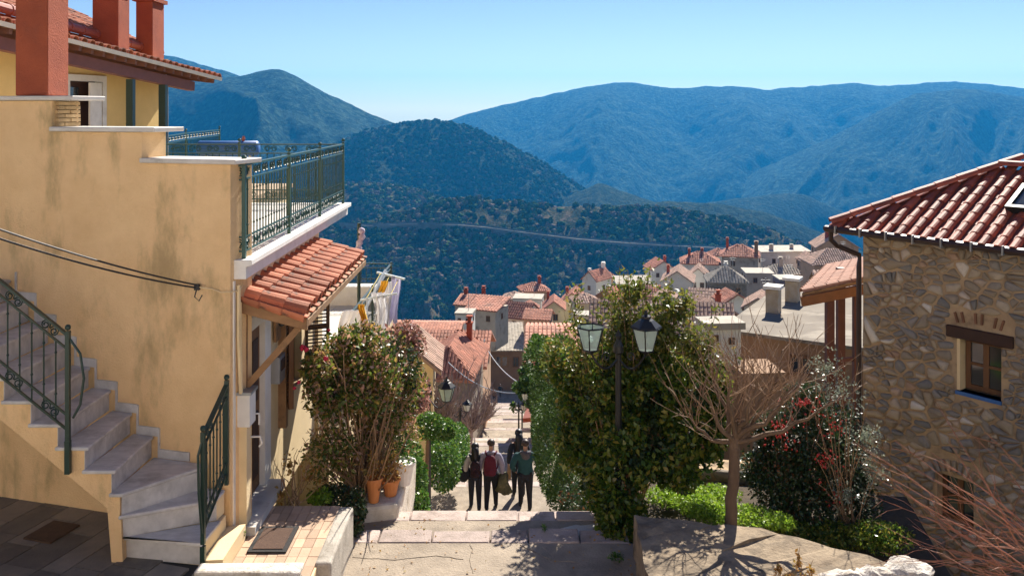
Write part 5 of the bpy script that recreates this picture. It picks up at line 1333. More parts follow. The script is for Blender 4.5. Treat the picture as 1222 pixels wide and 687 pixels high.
# fallen leaves and grit on the landing
rs_ = np.random.RandomState(5); pp = np.stack([rs_.uniform(-1.8, 1.4, 420), rs_.uniform(8.6, 11.0, 420), np.full(420, -4.94)], 1); pp[:, 2] = np.where(pp[:, 1] > 10.4, -5.06, -4.94)
keep_ = (np.abs(pp[:, 0]) > .9) | (rs_.rand(420) < .3); pp = pp[keep_]; nn_ = np.zeros_like(pp); nn_[:, 0] = rs_.normal(size=len(pp)); nn_[:, 1] = rs_.normal(size=len(pp))
add('fallen_leaves', leaves_mesh('fallen_leaves', pp, .03, .6, nn_, .9, .5, 0, rs_, .05), L_DRY, None, label='dry leaves scattered over the street landing', cat='leaves', kind='stuff')
for k_, (px, py, lab) in enumerate(((736, 668, 'small green weeds at the foot of the garden wall corner'), (287, 640, 'green weed sprouting at the foot of the utility post'), (650, 634, 'tiny weed growing from the kerb joint'))):
    c_ = P(px, py, 4.93 * F / (py - HY)) if k_ != 1 else P(283, 640, 9.2)
    plant('weed', lab, 'weed', c_, [('leaves', [((c_.x, c_.y, c_.z + .04), (.10 if k_ < 2 else .04, .06, .05))], 120 if k_ < 2 else 40, .035, L_HEDGE, dict(shell=.6, seed=40 + k_))])
# leafless street trees and dark conifers farther down
for k, (px, pyb, d, pyf, tx, ty, lab) in enumerate(((561, 548, 31, 512, (528, 596), (432, 500), 'leafless greyish street tree left of the far walkers'), (527, 560, 27, 505, (515, 545), (455, 500), 'small leafless tree behind the near street lamp'), (577, 520, 44, 500, (568, 592), (468, 496), 'thin leafless tree beside the far lamps'))):
    ti = [P(rnd.uniform(*tx), rnd.uniform(*ty), d + rnd.uniform(-1.5, 1.5)) for q in range(26)]
    bare_tree('street_tree', lab, P(px, pyb, d), P(px + 1, pyf, d), ti, M_GREYTWIG, .11, .08, rnd, 6, .8, 'leafless street trees', up=.5, tw=.011)
def conifer(px, py0, py1, d, w, lab, n=6000, m=None, cat='tree', nm='dark_evergreen'):
    base, top = P(px, py1, d), P(px, py0, d); h = top.z - base.z; clumps = []
    rr_ = random.Random(int(px * 7)); base.z -= 1.0
    for k in range(16):
        t = (k + .5) / 16; r = w * (1 - t) ** .6 * rr_.uniform(.5, .75) + w * .15; a = rr_.uniform(0, 6.28); q = w * .45 * (1 - t) * rr_.random()
        clumps.append((base.lerp(top, .12 + .85 * t) + V((math.cos(a) * q, math.sin(a) * q, 0)), (r, r, h * .11)))
    o = empty(nm, base, 0, label=lab, cat=cat, group='evergreens down the street')
    MB().tube([base, base.lerp(top, .5), base.lerp(top, .9)], [w * .12, w * .07, .02], 6).build('trunk', M_BARK, o)
    p, dd, rs = crown_points(clumps, n, .3, .38, 1.2, int(px)); add('crown', leaves_mesh('crown', p, .17, .55, dd, .4, .4, .1, rs), m or L_FIR, o)
conifer(612, 428, 490, 126, 3.2, 'dark evergreen right under the grey slab-roofed house', 9000)
conifer(616, 488, 512, 78, .9, 'low dark evergreen bush on the street edge by the far lamps', 2500)
conifer(640, 400, 470, 30, .9, 'yellow-green evergreen behind the cypress hedge', 5000, L_CON)
conifer(598, 462, 489, 138, 3.0, 'dark bushy evergreen at the far end of the street')
conifer(584, 455, 487, 142, 3.4, 'broad dark evergreen closing the far end of the street')
# ------------------------------------------------------------------ street lamps
M_LGLASS = mat('lantern_glass', (.40, .50, .47), (.32, .42, .40), 6, .15, spec=.7)
def lgl():
    m, nt, b, out = new_mat('frosted_lantern_glass')
    b.inputs['Base Color'].default_value = (.55, .68, .64, 1); b.inputs['Roughness'].default_value = .12
    t = nt.nodes.new('ShaderNodeBsdfTransparent'); t.inputs[0].default_value = (.75, .88, .84, 1)
    mx = nt.nodes.new('ShaderNodeMixShader'); mx.inputs[0].default_value = .45
    nt.links.new(b.outputs[0], mx.inputs[1]); nt.links.new(t.outputs[0], mx.inputs[2]); nt.links.new(mx.outputs[0], out.inputs[0]); return m
M_LG = lgl()
M_LGW = mat('white_lantern_glass', (.70, .74, .70), (.6, .64, .6), 6, .2)
def lantern(parent, c, w, h, cap=True, glass=None, n=6):
    """tapered six-sided lantern hanging above its bracket point c (bottom)"""
    glass = glass or M_LG; c = V(c)
    b = MB(); rb, rt = w * .27, w * .5
    def ring(r, z): return [c + V((r * math.cos(2 * math.pi * k / n + .3), r * math.sin(2 * math.pi * k / n + .3), z)) for k in range(n)]
    lo, hi = ring(rb, h * .08), ring(rt, h * .62)
    for k in range(n):
        b.tube([lo[k], hi[k]], w * .022, 4); b.tube([hi[k], hi[(k + 1) % n]], w * .03, 4); b.tube([lo[k], lo[(k + 1) % n]], w * .03, 4)
    b.lathe([(.01, -.02), (rb * .8, .03), (rb, h * .08)], c, 8)
    lo_ = b.build('lantern', M_BLACK, parent)
    for k in range(n):
        i, j = k, (k + 1) % n; cc = (lo[i] + lo[j] + hi[i] + hi[j]) / 4; q = [p.lerp(cc, .05) for p in (lo[i], lo[j], hi[j], hi[i])]
        MB().raw(q, [(0, 1, 2, 3)]).build('pane', glass, lo_)
    MB().ball(c + V((0, 0, h * .32)), w * .12, 8).build('bulb', M_LGW, lo_, smooth=True)
    if cap:
        MB().lathe([(rt * 1.12, h * .62), (rt * 1.05, h * .66), (rt * .55, h * .80), (rt * .34, h * .84), (rt * .34, h * .89), (rt * .12, h * .93), (rt * .14, h * .97), (.004, h * 1.04)], c, n).build('lantern_roof', M_BLACK, lo_)
    return lo_
def street_lamp(base, heads, ztop, label, wl=.32, hl=.46, glass=None, rp=.045, group='street lamps down the steps'):
    """heads: (point, has a roof)"""
    base = V(base); o = empty('street_lamp', base, 0, label=label, cat='street lamp', group=group); h = ztop - base.z
    MB().lathe([(rp * 2.6, 0), (rp * 2.6, .12), (rp * 1.7, .18), (rp * 1.5, .5), (rp * 1.9, .55), (rp, .62), (rp * .8, h * .93), (rp * 1.5, h * .94), (rp * 1.4, h * .97), (rp * .6, h), (rp * .9, h + .05), (.005, h + .12)], base, 10).build('post', M_BLACK, o)
    for p, cap in heads:
        p = V(p); t = V((base.x, base.y, ztop - .22)); d = p - t; b = MB(); pts = []
        for k in range(11):
            s = k / 10; pts.append(t + V((d.x * s, d.y * s, d.z * s - .16 * math.sin(math.pi * s))))
        b.tube(pts, .014, 6); m_ = t.lerp(p, .45) + V((0, 0, -.02)); u = V((d.x, d.y, 0)).normalized()
        b.tube([m_ + u * (.07 * math.cos(a) * (1 - a / 9)) + V((0, 0, .07 * math.sin(a) * (1 - a / 9))) for a in np.linspace(0, 7.5, 16)], .009, 5)
        b.build('arm', M_BLACK, o); lantern(o, p, wl, hl, cap, glass)
    return o
pb = P(738, 0, 10.75)
street_lamp((pb.x, pb.y, -5.3), [(P(771, 422, 10.4), True), (P(705, 421, 10.5), False)], P(738, 405, 10.75).z, 'double street lamp standing inside the tall evergreen shrub', .34, .50)
pb = P(512, 0, 18.6)
street_lamp((pb.x, pb.y, street_z(18.6) - .1), [(P(533, 480, 18.3), True), (P(494, 482, 18.9), True)], P(512, 462, 18.6).z, 'street lamp beside the round clipped shrub', .36, .52)
pb = P(549, 0, 28)
street_lamp((pb.x, pb.y, street_z(28) - .1), [(P(540, 491, 28), True), (P(557.5, 491, 28), True)], P(549, 484, 28).z, 'double street lamp in front of the leafless greyish tree', .30, .40, M_LGW)
pb = P(619, 0, 42)
street_lamp((pb.x, pb.y, street_z(42) - .1), [(P(613, 490, 42), True), (P(625.5, 490, 42), True)], P(619, 482, 42).z, 'double street lamp across the street from the leafless trees', .36, .5, M_LGW)
pb = P(623, 0, 47)
street_lamp((pb.x, pb.y, street_z(47) - .1), [(P(630, 486, 47), True)], P(623, 480, 47).z, 'single street lamp behind the far double lamp', .36, .5, M_LGW)
pb = P(636, 0, 30)
o = street_lamp((pb.x, pb.y, street_z(30) - .1), [(P(627, 478, 29.6), True)], P(636, 466, 30).z, 'street lamp close to the wall at the corner of the cypress hedge', .30, .44, M_LGW)

# ------------------------------------------------------------------ cables, pole
def cable(pts, r, label, sag=0.0, m=None):
    a, b = V(pts[0]), V(pts[-1]); out = []
    if len(pts) == 2:
        for k in range(17):
            s = k / 16; out.append(a.lerp(b, s) - V((0, 0, sag * 4 * s * (1 - s))))
    else: out = pts
    MB().tube(out, r, 6).build('power_cable', m or M_CABLE, None, label=label, cat='cable', group='overhead cables')
ca = W(.36, P(232, 341, 9.3).z, -.06)
cable([P(-60, 252, 7.2), ca + V((0, 0, .02))], .009, 'upper black cable running to the ochre wall', .05)
cable([P(-60, 264, 7.2), ca + V((0, 0, -.01))], .009, 'lower black cable running to the ochre wall', .06)
q = MB(); q.box(ca, (.05, .05, .06)); q.tube([ca, ca + V((-.02, -.02, -.1)), ca + V((.03, -.03, -.14)), ca + V((.06, -.02, -.08))], .007, 5); q.build('cable_anchor', M_CABLE, None, label='black cable clamp with a loose loop on the ochre wall', cat='clamp')
cable([ca, W(.2, ca.z - .02, -.02), W(.1, ca.z - .05, -.02), W(.0, ca.z - .04, -.02), V((FX + .06, 9.3, ca.z - .05)), V((FX + .05, 9.5, ca.z + .0))], .007, 'pale cable tacked along the ochre wall corner', 0, M_CREAM)
pole = empty('utility_pole', P(566, 500, 48), 0, label='wooden utility pole with crossarm and transformer box in the street', cat='utility pole')
b = P(567, 498, 48); t = P(567, 404, 48)
MB().tube([b, t], [.13, .10], 8).build('post', mat('grey_wood', (.22, .19, .16), (.16, .14, .12), 6, .9), pole)
MB().bar(t + V((-.6, 0, -.3)), t + V((.6, 0, -.3)), .10).build('crossarm', M_GREYTWIG, pole)
q = MB(); q.box(t + V((0, -.25, -.45)), (.9, .3, .35)); q.build('junction_box', M_GREYMET, pole)
for k in (-.5, -.2, .25, .5): MB().lathe([(.03, 0), (.05, .06), (.03, .12), (.05, .18), (.01, .22)], t + V((k, 0, -.25)), 6).build('insulator', M_LGW, pole)
cable([P(580, 414, 47), P(622, 458, 33)], .02, 'pale overhead cable from the pole down to the street lamp', .25, M_GREYMET)
cable([P(535, 432, 36), P(624, 468, 31)], .016, 'pale overhead cable crossing in front of the leafless tree', .4, M_GREYMET)

# ------------------------------------------------------------------ flagpole, laundry, solar heater
fp = empty('flagpole', P(428, 400, 17.5), 0, label='dark green flagpole with a furled white flag behind the tiled awning', cat='flagpole')
MB().tube([P(428, 420, 17.5), P(428.5, 266, 17.5)], .035, 8).build('pole', M_DKGREEN, fp)
b = MB(); pts = []
for k in range(15):
    s = k / 14; pts.append(P(430 + 2.2 * math.sin(s * 7), 272 + 34 * s, 17.4))
b.tube(pts, [.03 + .045 * abs(math.sin(k * 1.1)) for k in range(15)], 7); b.build('furled_flag', mat('flag_cloth', (.72, .66, .72), (.35, .2, .3), 9, .9), fp, smooth=True)
terr = empty('terrace_house', (-3.6, 16.5, -7), 0, label='flat roof terrace with white parapet below the balcony', cat='house')
MB().prism([V((-6.6, 13.45, -7.5)), V((-2.8, 13.45, -7.5)), V((-2.75, 20.4, -7.5)), V((-6.6, 20.4, -7.5))], (0, 0, 3.0)).build('block', M_CREAM, terr)
rr = random.Random(4)
for i in range(6):
    for j in range(9):
        x0, y0 = -6.5 + i * .62, 13.5 + j * .76
        MB().bbox((x0 + .006, y0 + .006, -4.51), (x0 + .614, y0 + .754, -4.478)).build('floor_tile', M_FLOORT, terr)
MB().bbox((-6.6, 20.15, -4.49), (-2.75, 20.4, -4.10)).build('parapet', M_WHITE, terr); MB().bbox((-6.6, 20.1, -4.098), (-2.70, 20.45, -4.04)).build('coping', M_WHITE, terr)
railing(terr, 'terrace_railing', [(-6.2, 20.27, -4.04), (-4.4, 20.27, -4.04), (-2.78, 20.27, -4.04)], .5, M_DKGREEN, gap=.12, scrolls=False, foot=.05, band=.1, ball=False)
railing(terr, 'terrace_railing', [(-2.80, 15.2, -4.49), (-2.79, 17.6, -4.49), (-2.78, 20.2, -4.49)], .95, M_DKGREEN, gap=.14, scrolls=False, foot=.08, band=.1, ball=False)
M_ALU = mat('pale_metal', (.66, .72, .74), (.55, .62, .64), 5, .35, spec=.6)
rack = empty('drying_rack', P(435, 380, 15.5), 0, label='pale metal drying frame leaning out over the terrace edge', cat='drying rack')
a0, a1 = P(434, 368, 14.8), P(460, 322, 16.6); b0, b1 = P(395, 440, 14.6), P(434, 362, 15.2)
MB().bar(P(400, 440, 14.6), a1, .035).build('pole', M_ALU, rack); MB().bar(P(393, 440, 14.9), P(462, 324, 16.9), .03).build('pole', M_ALU, rack)
MB().bar(P(450, 325, 16.6), P(483, 333, 16.3), .035).build('crossbar', M_ALU, rack); MB().bar(P(430, 358, 15.4), P(474, 350, 15.4), .03).build('crossbar', M_ALU, rack)
MB().bar(P(438, 400, 15.0), P(438, 355, 15.2), .03).build('strut', M_ALU, rack)
for k in range(3): MB().tube([P(454 + k * 11, 326 + k * 3, 16.5), P(436 + k * 15, 358 - 3 * k, 15.4)], .006, 4).build('line', mat('yellow_line', (.6, .45, .05), None, 5, .6), rack)
def cloth(px, py, d, w, h, m, label, seed, lean=0.0):
    rr = random.Random(seed); nx_, nz_ = 14, 16; vs = []; p0 = P(px, py, d); ph = rr.uniform(0, 6)
    for j in range(nz_ + 1):
        for i in range(nx_ + 1):
            u, v = i / nx_, j / nz_; wz = w * (1 - .22 * v * abs(math.sin(ph + 2)))
            vs.append(p0 + V(((u - .5) * wz + lean * v * h + .03 * math.sin(v * 4 + ph), .05 * (.3 + v) * math.sin(u * 13 + ph + v * 2) + .02 * math.sin(u * 29 + ph), -h * v * (1 + .06 * math.sin(u * 9 + ph)))))
    b = MB().raw(vs, [(j * (nx_ + 1) + i, j * (nx_ + 1) + i + 1, (j + 1) * (nx_ + 1) + i + 1, (j + 1) * (nx_ + 1) + i) for j in range(nz_) for i in range(nx_)])
    o = b.build('laundry', m, None, smooth=True, label=label, cat='laundry', group='washing on the drying frame'); md = o.modifiers.new('t', 'SOLIDIFY'); md.thickness = .006
def cloth_mat(n, c1, c2):
    return leaf_mat(n, [(0, c1), (1, c2)], .9, .4, .1)
CW_ = cloth_mat('white_cloth', (.78, .77, .78), (.78, .77, .78)); CL_ = cloth_mat('lilac_cloth', (.62, .60, .72), (.62, .6, .72)); CY_ = cloth_mat('yellow_cloth', (.75, .48, .07), (.75, .48, .07))
cloth(459, 336, 16.0, .22, .80, CW_, 'white cloth hanging in the middle of the drying frame', 1); cloth(452, 349, 15.4, .24, .62, CW_, 'white garment hanging lowest, nearest the rose bush', 2, .05)
cloth(471, 330, 16.4, .18, .86, CL_, 'lilac-white cloth hanging at the outer end of the frame', 3); cloth(457, 335, 15.8, .13, .3, CY_, 'small yellow cloth hanging high on the frame', 4)
cloth(425, 370, 14.6, .38, .52, CW_, 'white sheet draped at the inner end of the drying frame', 5, -.35); cloth(433, 363, 14.5, .10, .40, CY_, 'narrow yellow cloth beside the draped white sheet', 6)
heater = empty('solar_heater', P(272, 200, 20), 0, label='blue solar water heater tank behind the balcony railing', cat='water heater')
ya = 20.0; b = MB(); x0, x1, zc = P(236, 0, ya).x, P(309, 0, ya).x, P(0, 177, ya).z
b.tube([(x0, ya, zc), (x0 + .04, ya, zc), (x1 - .04, ya, zc), (x1, ya, zc)], [.12, .17, .17, .12], 16); b.build('tank', M_BLUE, heater, smooth=True)
MB().prism([V((x0 + .1, ya - .2, zc - .22)), V((x1 - .1, ya - .2, zc - .22)), V((x1 - .1, ya - 1.1, zc - .95)), V((x0 + .1, ya - 1.1, zc - .95))], (0, 0, -.06)).build('collector', mat('collector', (.35, .25, .17), (.3, .2, .13), 4, .4), heater)
for x in (x0 + .2, x1 - .2): MB().bar((x, ya, zc - .15), (x, ya, zc - 1.05), .05).build('leg', M_GREYMET, heater)
MB().lathe([(.03, 0), (.05, .05), (.02, .12)], (x1 - .35, ya, zc + .16), 6).build('valve', M_REDMET, heater)
nb = empty('flat_roofed_house', (-6.2, 21, -8), 0, label='cream flat-roofed house behind the balcony carrying the solar heater', cat='house')
MB().bbox((-9.5, 17.2, -9), (-5.6, 22, -1.95)).build('wall', M_CREAM, nb); MB().bbox((-9.6, 17.1, -1.948), (-5.5, 22.1, -1.85)).build('roof_slab', mat('tan_slab', (.42, .31, .2), (.33, .24, .15), 3, .9), nb)
# ------------------------------------------------------------------ people
M_SKIN = mat('skin', (.46, .27, .19), (.42, .24, .165), 6, .6)
def skin(name, joints, edges, m, parent, root, sub=2, **kw):
    """joints: name -> (point, radius or (rx, ry)); one continuous surface grown round the edges"""
    bm = bmesh.new(); lay = bm.verts.layers.skin.verify(); vs = {}
    for k, (p, r) in joints.items():
        v = bm.verts.new(p); v[lay].radius = r if hasattr(r, '__len__') else (r, r); v[lay].use_root = (k == root); vs[k] = v
    for a, b in edges: bm.edges.new((vs[a], vs[b]))
    me = bpy.data.meshes.new(name); bm.to_mesh(me); bm.free()
    o = add(name, me, m, parent, **kw)
    md = o.modifiers.new('skin', 'SKIN'); md.use_smooth_shade = True; md.branch_smoothing = .6
    md = o.modifiers.new('sub', 'SUBSURF'); md.levels = sub; md.render_levels = sub
    return o

def person(base, h, yaw, label, top, pants, hair, hairlen='short', stride=(.0, .0), arms=('down', 'down'), shoe=None, group='walkers going down the steps', build=1.0, detail=True, hood=None):
    """figure standing at base, facing local +y; built in local space, then turned"""
    k = h / 1.75; R0 = Matrix.Translation(base) @ Matrix.Rotation(yaw, 4, 'Z') @ Matrix.Scale(k, 4)
    root = empty('person', base, 0, label=label, cat='person', group=group)
    def T(x, y, z): return R0 @ V((x, y, z))
    fl, fr = stride
    J = {'pel': (T(0, 0, .95), (.12 * k, .09 * k)), 'sp': (T(0, -.01, 1.12), (.105 * k, .08 * k)), 'ch': (T(0, -.02, 1.32), (.115 * k, .085 * k)), 'nb': (T(0, -.02, 1.47), .06 * k), 'nt': (T(0, .005, 1.54), .052 * k), 'hd': (T(0, .02, 1.64), (.075 * k, .088 * k)), 'ht': (T(0, .01, 1.68), .058 * k)}
    Eg = [('pel', 'sp'), ('sp', 'ch'), ('ch', 'nb'), ('nb', 'nt'), ('nt', 'hd'), ('hd', 'ht')]
    hands = {}
    for s, nm, f in ((-1, 'l', fl), (1, 'r', fr)):
        hip = T(s * .09, 0, .90); foot = T(s * .10, f, .09 + max(0, -f) * .25); knee = T(s * .095, f * .55 + .05 + max(0, -f) * .1, .49 + abs(f) * .02)
        J[nm + 'hip'] = (hip, .088 * k * build); J[nm + 'kn'] = (knee, .058 * k); J[nm + 'an'] = (foot, .042 * k); J[nm + 'to'] = (foot + (T(0, .14, 0) - T(0, 0, 0)) + V((0, 0, -.045 * k)), .036 * k)
        Eg += [('pel', nm + 'hip'), (nm + 'hip', nm + 'kn'), (nm + 'kn', nm + 'an'), (nm + 'an', nm + 'to')]
        mode = arms[0] if s < 0 else arms[1]
        sh = T(s * .185 * build, -.02, 1.40)
        if mode == 'down': el, wr = T(s * .25 * build, -.05, 1.12), T(s * .25 * build, .04, .88)
        elif mode == 'back': el, wr = T(s * .25 * build, -.10, 1.14), T(s * .27 * build, -.05, .90)
        elif mode == 'pocket': el, wr = T(s * .27 * build, -.06, 1.12), T(s * .20 * build, .10, .95)
        else: el, wr = T(s * .25 * build, .02, 1.12), T(s * .18 * build, .22, 1.08)
        J[nm + 'sh'] = (sh, .046 * k); J[nm + 'el'] = (el, .046 * k); J[nm + 'wr'] = (wr, .030 * k)
        hd = (wr - el).normalized(); pm = wr + hd * .07 * k; J[nm + 'pm'] = (pm, (.036 * k, .022 * k))
        Eg += [('ch', nm + 'sh'), (nm + 'sh', nm + 'el'), (nm + 'el', nm + 'wr'), (nm + 'wr', nm + 'pm')]
        fwd = (T(0, 1, 0) - T(0, 0, 0)).normalized(); hands[nm] = pm
        if detail:
            for q in range(4):
                o_ = fwd * (q - 1.5) * .019 * k; L = (.062, .074, .07, .055)[q] * k; a = pm + hd * .025 * k + o_; b = a + hd * L * .6; c = b + hd * L * .4 + V((0, 0, 0)) - (T(s, 0, 0) - T(0, 0, 0)).normalized() * .016 * k
                J[nm + 'f%d' % q] = (a, .0095 * k); J[nm + 'g%d' % q] = (b, .0088 * k); J[nm + 'h%d' % q] = (c, .008 * k); Eg += [(nm + 'pm', nm + 'f%d' % q), (nm + 'f%d' % q, nm + 'g%d' % q), (nm + 'g%d' % q, nm + 'h%d' % q)]
            a = wr + hd * .03 * k + fwd * .035 * k; b = a + hd * .035 * k + fwd * .018 * k
            J[nm + 't0'] = (a, .011 * k); J[nm + 't1'] = (b, .0095 * k); Eg += [(nm + 'wr', nm + 't0'), (nm + 't0', nm + 't1')]
    body = skin('body', J, Eg, M_SKIN, root, 'pel', 2)
    # face: nose, ears, eyes, mouth
    q = MB(); q.ball(T(0, .125, 1.625), (.013 * k, .02 * k, .02 * k), 6); q.ball(T(-.082, .01, 1.635), (.012 * k, .022 * k, .032 * k), 6); q.ball(T(.082, .01, 1.635), (.012 * k, .022 * k, .032 * k), 6); q.build('nose_and_ears', M_SKIN, body, smooth=True)
    q = MB(); q.ball(T(-.032, .098, 1.65), .011 * k, 6); q.ball(T(.032, .098, 1.65), .011 * k, 6); q.build('eyes', M_BLACK, body, smooth=True)
    MB().ball(T(0, .105, 1.578), (.022 * k, .008 * k, .006 * k), 6).build('mouth', mat('lips', (.32, .12, .1), None, 5, .5), body, smooth=True)
    # clothes
    g = .034 * k
    JJ = {n: (J[n][0], tuple(x + g for x in (J[n][1] if hasattr(J[n][1], '__len__') else (J[n][1],) * 2))) for n in ('pel', 'sp', 'ch', 'lsh', 'lel', 'lwr', 'rsh', 'rel', 'rwr')}
    JJ['sp'] = (T(0, -.01, 1.12), (.15 * k * build, .12 * k)); JJ['ch'] = (T(0, -.02, 1.31), (.165 * k * build, .13 * k))
    for nm in 'lr': JJ[nm + 'sh'] = (J[nm + 'sh'][0], .088 * k * build); JJ[nm + 'el'] = (J[nm + 'el'][0], .072 * k); JJ[nm + 'wr'] = (J[nm + 'wr'][0], .05 * k)
    JJ['pel'] = (T(0, -.005, .98), (.172 * k * build, .135 * k)); JJ['hem'] = (T(0, -.005, .83), (.178 * k * build, .14 * k)); JJ['ub'] = (T(0, -.025, 1.42), (.13 * k * build + g, .105 * k)); JJ['nk'] = (T(0, -.025, 1.49), .088 * k)
    jk = skin('jacket', JJ, [('hem', 'pel'), ('pel', 'sp'), ('sp', 'ch'), ('ch', 'ub'), ('ub', 'nk'), ('ch', 'lsh'), ('lsh', 'lel'), ('lel', 'lwr'), ('ch', 'rsh'), ('rsh', 'rel'), ('rel', 'rwr')], top, root, 'hem')
    JP = {n: (J[n][0], tuple(x + .024 * k for x in (J[n][1] if hasattr(J[n][1], '__len__') else (J[n][1],) * 2))) for n in ('pel', 'lhip', 'lkn', 'lan', 'rhip', 'rkn', 'ran')}
    for nm in 'lr': JP[nm + 'cf'] = (J[nm + 'an'][0] + V((0, 0, -.035 * k)), .06 * k); JP[nm + 'an'] = (J[nm + 'an'][0] + V((0, 0, .06 * k)), .058 * k)
    skin('trousers', JP, [('pel', 'lhip'), ('lhip', 'lkn'), ('lkn', 'lan'), ('lan', 'lcf'), ('pel', 'rhip'), ('rhip', 'rkn'), ('rkn', 'ran'), ('ran', 'rcf')], pants, root, 'pel')
    for nm in 'lr':
        a, t_ = J[nm + 'an'][0], J[nm + 'to'][0]; s_ = MB(); s_.ball(a.lerp(t_, .55) + V((0, 0, -.012 * k)), (.05 * k, .135 * k, .05 * k), 10); o = s_.build('shoe', shoe or M_BLACK, root, smooth=True)
    hb = MB()
    if hairlen == 'short':
        hb.ball(T(0, -.005, 1.675), (.098 * k, .108 * k, .088 * k), 14); hb.v = [tuple(v) for v in hb.v]
    else:
        hb.ball(T(0, -.01, 1.665), (.104 * k, .112 * k, .098 * k), 14)
        hb.tube([T(0, -.05, 1.66), T(0, -.085, 1.55), T(0, -.11, 1.42), T(0, -.125, 1.28), T(0, -.12, 1.16)], [.085 * k, .10 * k, .105 * k, .09 * k, .04 * k], 10)
    hb.build('hair', hair, root, smooth=True)
    if hood:
        hb = MB(); hb.tube([T(-.11, .0, 1.455), T(-.10, -.09, 1.46), T(0, -.135, 1.43), T(.10, -.09, 1.46), T(.11, .0, 1.455)], [.03 * k, .05 * k, .075 * k, .05 * k, .03 * k], 8); hb.ball(T(0, -.13, 1.40), (.11 * k, .055 * k, .10 * k), 10); hb.build('hood', hood, root, smooth=True)
    return root, T, hands

def fabric(n, a, b=None, sc=12): return mat(n, a, b or a, sc, .9, .35, 30)
M_CREAMTOP = fabric('cream_top', (.62, .55, .48), (.5, .44, .38)); M_LILAC = fabric('lilac_hoodie', (.33, .31, .38), (.26, .24, .31)); M_TEAL = fabric('teal_jacket', (.018, .07, .075), (.012, .05, .055)); M_BLK = fabric('black_cloth', (.014, .014, .017), (.022, .022, .026)); M_JEAN = fabric('dark_jeans', (.03, .03, .04), (.02, .02, .028))
M_HAIRD = mat('dark_hair', (.012, .009, .008), (.02, .014, .011), 20, .45); M_HAIRB = mat('brown_hair', (.035, .02, .013), (.05, .028, .018), 20, .5)
M_MAROON = fabric('maroon_pack', (.10, .010, .022), (.075, .006, .016)); M_CAMO = mat('camouflage', (.15, .14, .06), (.04, .04, .022), 9, .9, .3, 30, stain=(.30, .24, .13), stain_scale=11); M_TANBAG = fabric('tan_bag', (.42, .25, .11), (.34, .19, .08)); M_GREYH = fabric('grey_hood', (.09, .085, .095), (.07, .065, .075))
M_DOTPACK = mat('dotted_pack', (.03, .012, .014), (.02, .01, .012), 10, .9, .2, 30, stain=(.30, .03, .04), stain_scale=34, stain_lo=.60, stain_hi=.64)

def backpack(T, m, label, w=.30, h=.44, pocket=None, strap=None):
    o = empty('backpack', T(0, -.2, 1.0), 0, label=label, cat='backpack', group='backpacks of the walkers')
    b = MB(); n = 12; prof = [(.0, .72), (.06, .96), (.22, 1.0), (.55, .98), (.82, .88), (.95, .62), (1.0, .3)]
    for q, (t, s) in enumerate(prof):
        for k in range(n):
            a = 2 * math.pi * k / n; ca, sa = math.cos(a), math.sin(a); x = math.copysign(abs(ca) ** .6, ca) * w / 2 * s; y = math.copysign(abs(sa) ** .6, sa) * .085 * s
            b.v.append(tuple(T(x, -.26 + y, .98 + h * t)))
    m_ = len(prof); b.f += [(i * n + k, i * n + (k + 1) % n, (i + 1) * n + (k + 1) % n, (i + 1) * n + k) for i in range(m_ - 1) for k in range(n)] + [tuple(range(n - 1, -1, -1)), tuple((m_ - 1) * n + k for k in range(n))]; b.mi = [0] * len(b.f)
    body = b.build('bag', m, o, smooth=True)
    p = MB(); p.ball(T(0, -.33, 1.08), (w * .36, .05, h * .2), 12); p.build('pocket', pocket or m, o, smooth=True)
    for s in (-1, 1):
        st = MB(); st.tube([T(s * .09, -.17, .98 + h * .93), T(s * .125, -.10, 1.47), T(s * .135, .04, 1.455), T(s * .15, .11, 1.30), T(s * .17, .05, 1.12), T(s * .13, -.17, 1.02)], .02, 6); st.build('strap', strap or m, o, smooth=True)
zf = lambda d: -9.79
gz = -9.79
r1, T1, h1 = person(P(567, 609, 21.55) * 1 + V((0, 0, 0)), 1.66, R(3), 'woman with long dark hair, cream sleeves and a black shoulder bag', M_CREAMTOP, M_JEAN, M_HAIRD, 'long', (.18, -.16), ('back', 'down'), build=1.0)
backpack(T1, M_DOTPACK, 'small black backpack with red dots on the long-haired walker', .26, .40, strap=M_BLK)
q = MB(); q.ball(T1(-.30, -.06, .98), (.15, .10, .20), 12); o = q.build('shoulder_bag', M_BLK, None, smooth=True, label='black shoulder bag hanging from the arm in the cream sleeve', cat='bag')
MB().tube([T1(-.30, -.05, 1.16), T1(-.22, -.05, 1.44), T1(-.16, .05, 1.43), T1(-.3, .04, 1.14)], .012, 6).build('strap', M_BLK, o)
r2, T2, h2 = person(P(586, 609, 21.5), 1.74, R(-4), 'man in a lilac grey hoodie carrying a camouflage jacket', M_LILAC, M_BLK, M_HAIRB, 'short', (-.14, .20), ('down', 'down'), build=1.12)
backpack(T2, M_MAROON, 'maroon backpack on the walker in the lilac hoodie', .31, .48)
q = MB(); c = h2['r']; q.tube([c + V((0, -.04, .12)), c + V((.02, -.05, .02)), c + V((.04, -.05, -.15)), c + V((.05, -.03, -.32)), c + V((.02, -.03, -.42))], [.06, .13, .14, .17, .07], 12)
q.v = [tuple(V(v) + V((fbm(v[0] * 9, v[2] * 9, v[1], 2), fbm(v[2] * 9, v[0] * 9, 3, 2), 0)) * .09) for v in q.v]; o = q.build('carried_jacket', M_CAMO, None, smooth=True, label='camouflage jacket carried over the hand of the hoodie wearer', cat='jacket')
sv = MB(); sv.tube([c + V((.06, -.05, -.05)), c + V((.13, -.06, -.22)), c + V((.12, -.05, -.40))], [.05, .055, .05], 8); sv.build('sleeve', M_CAMO, o, smooth=True)
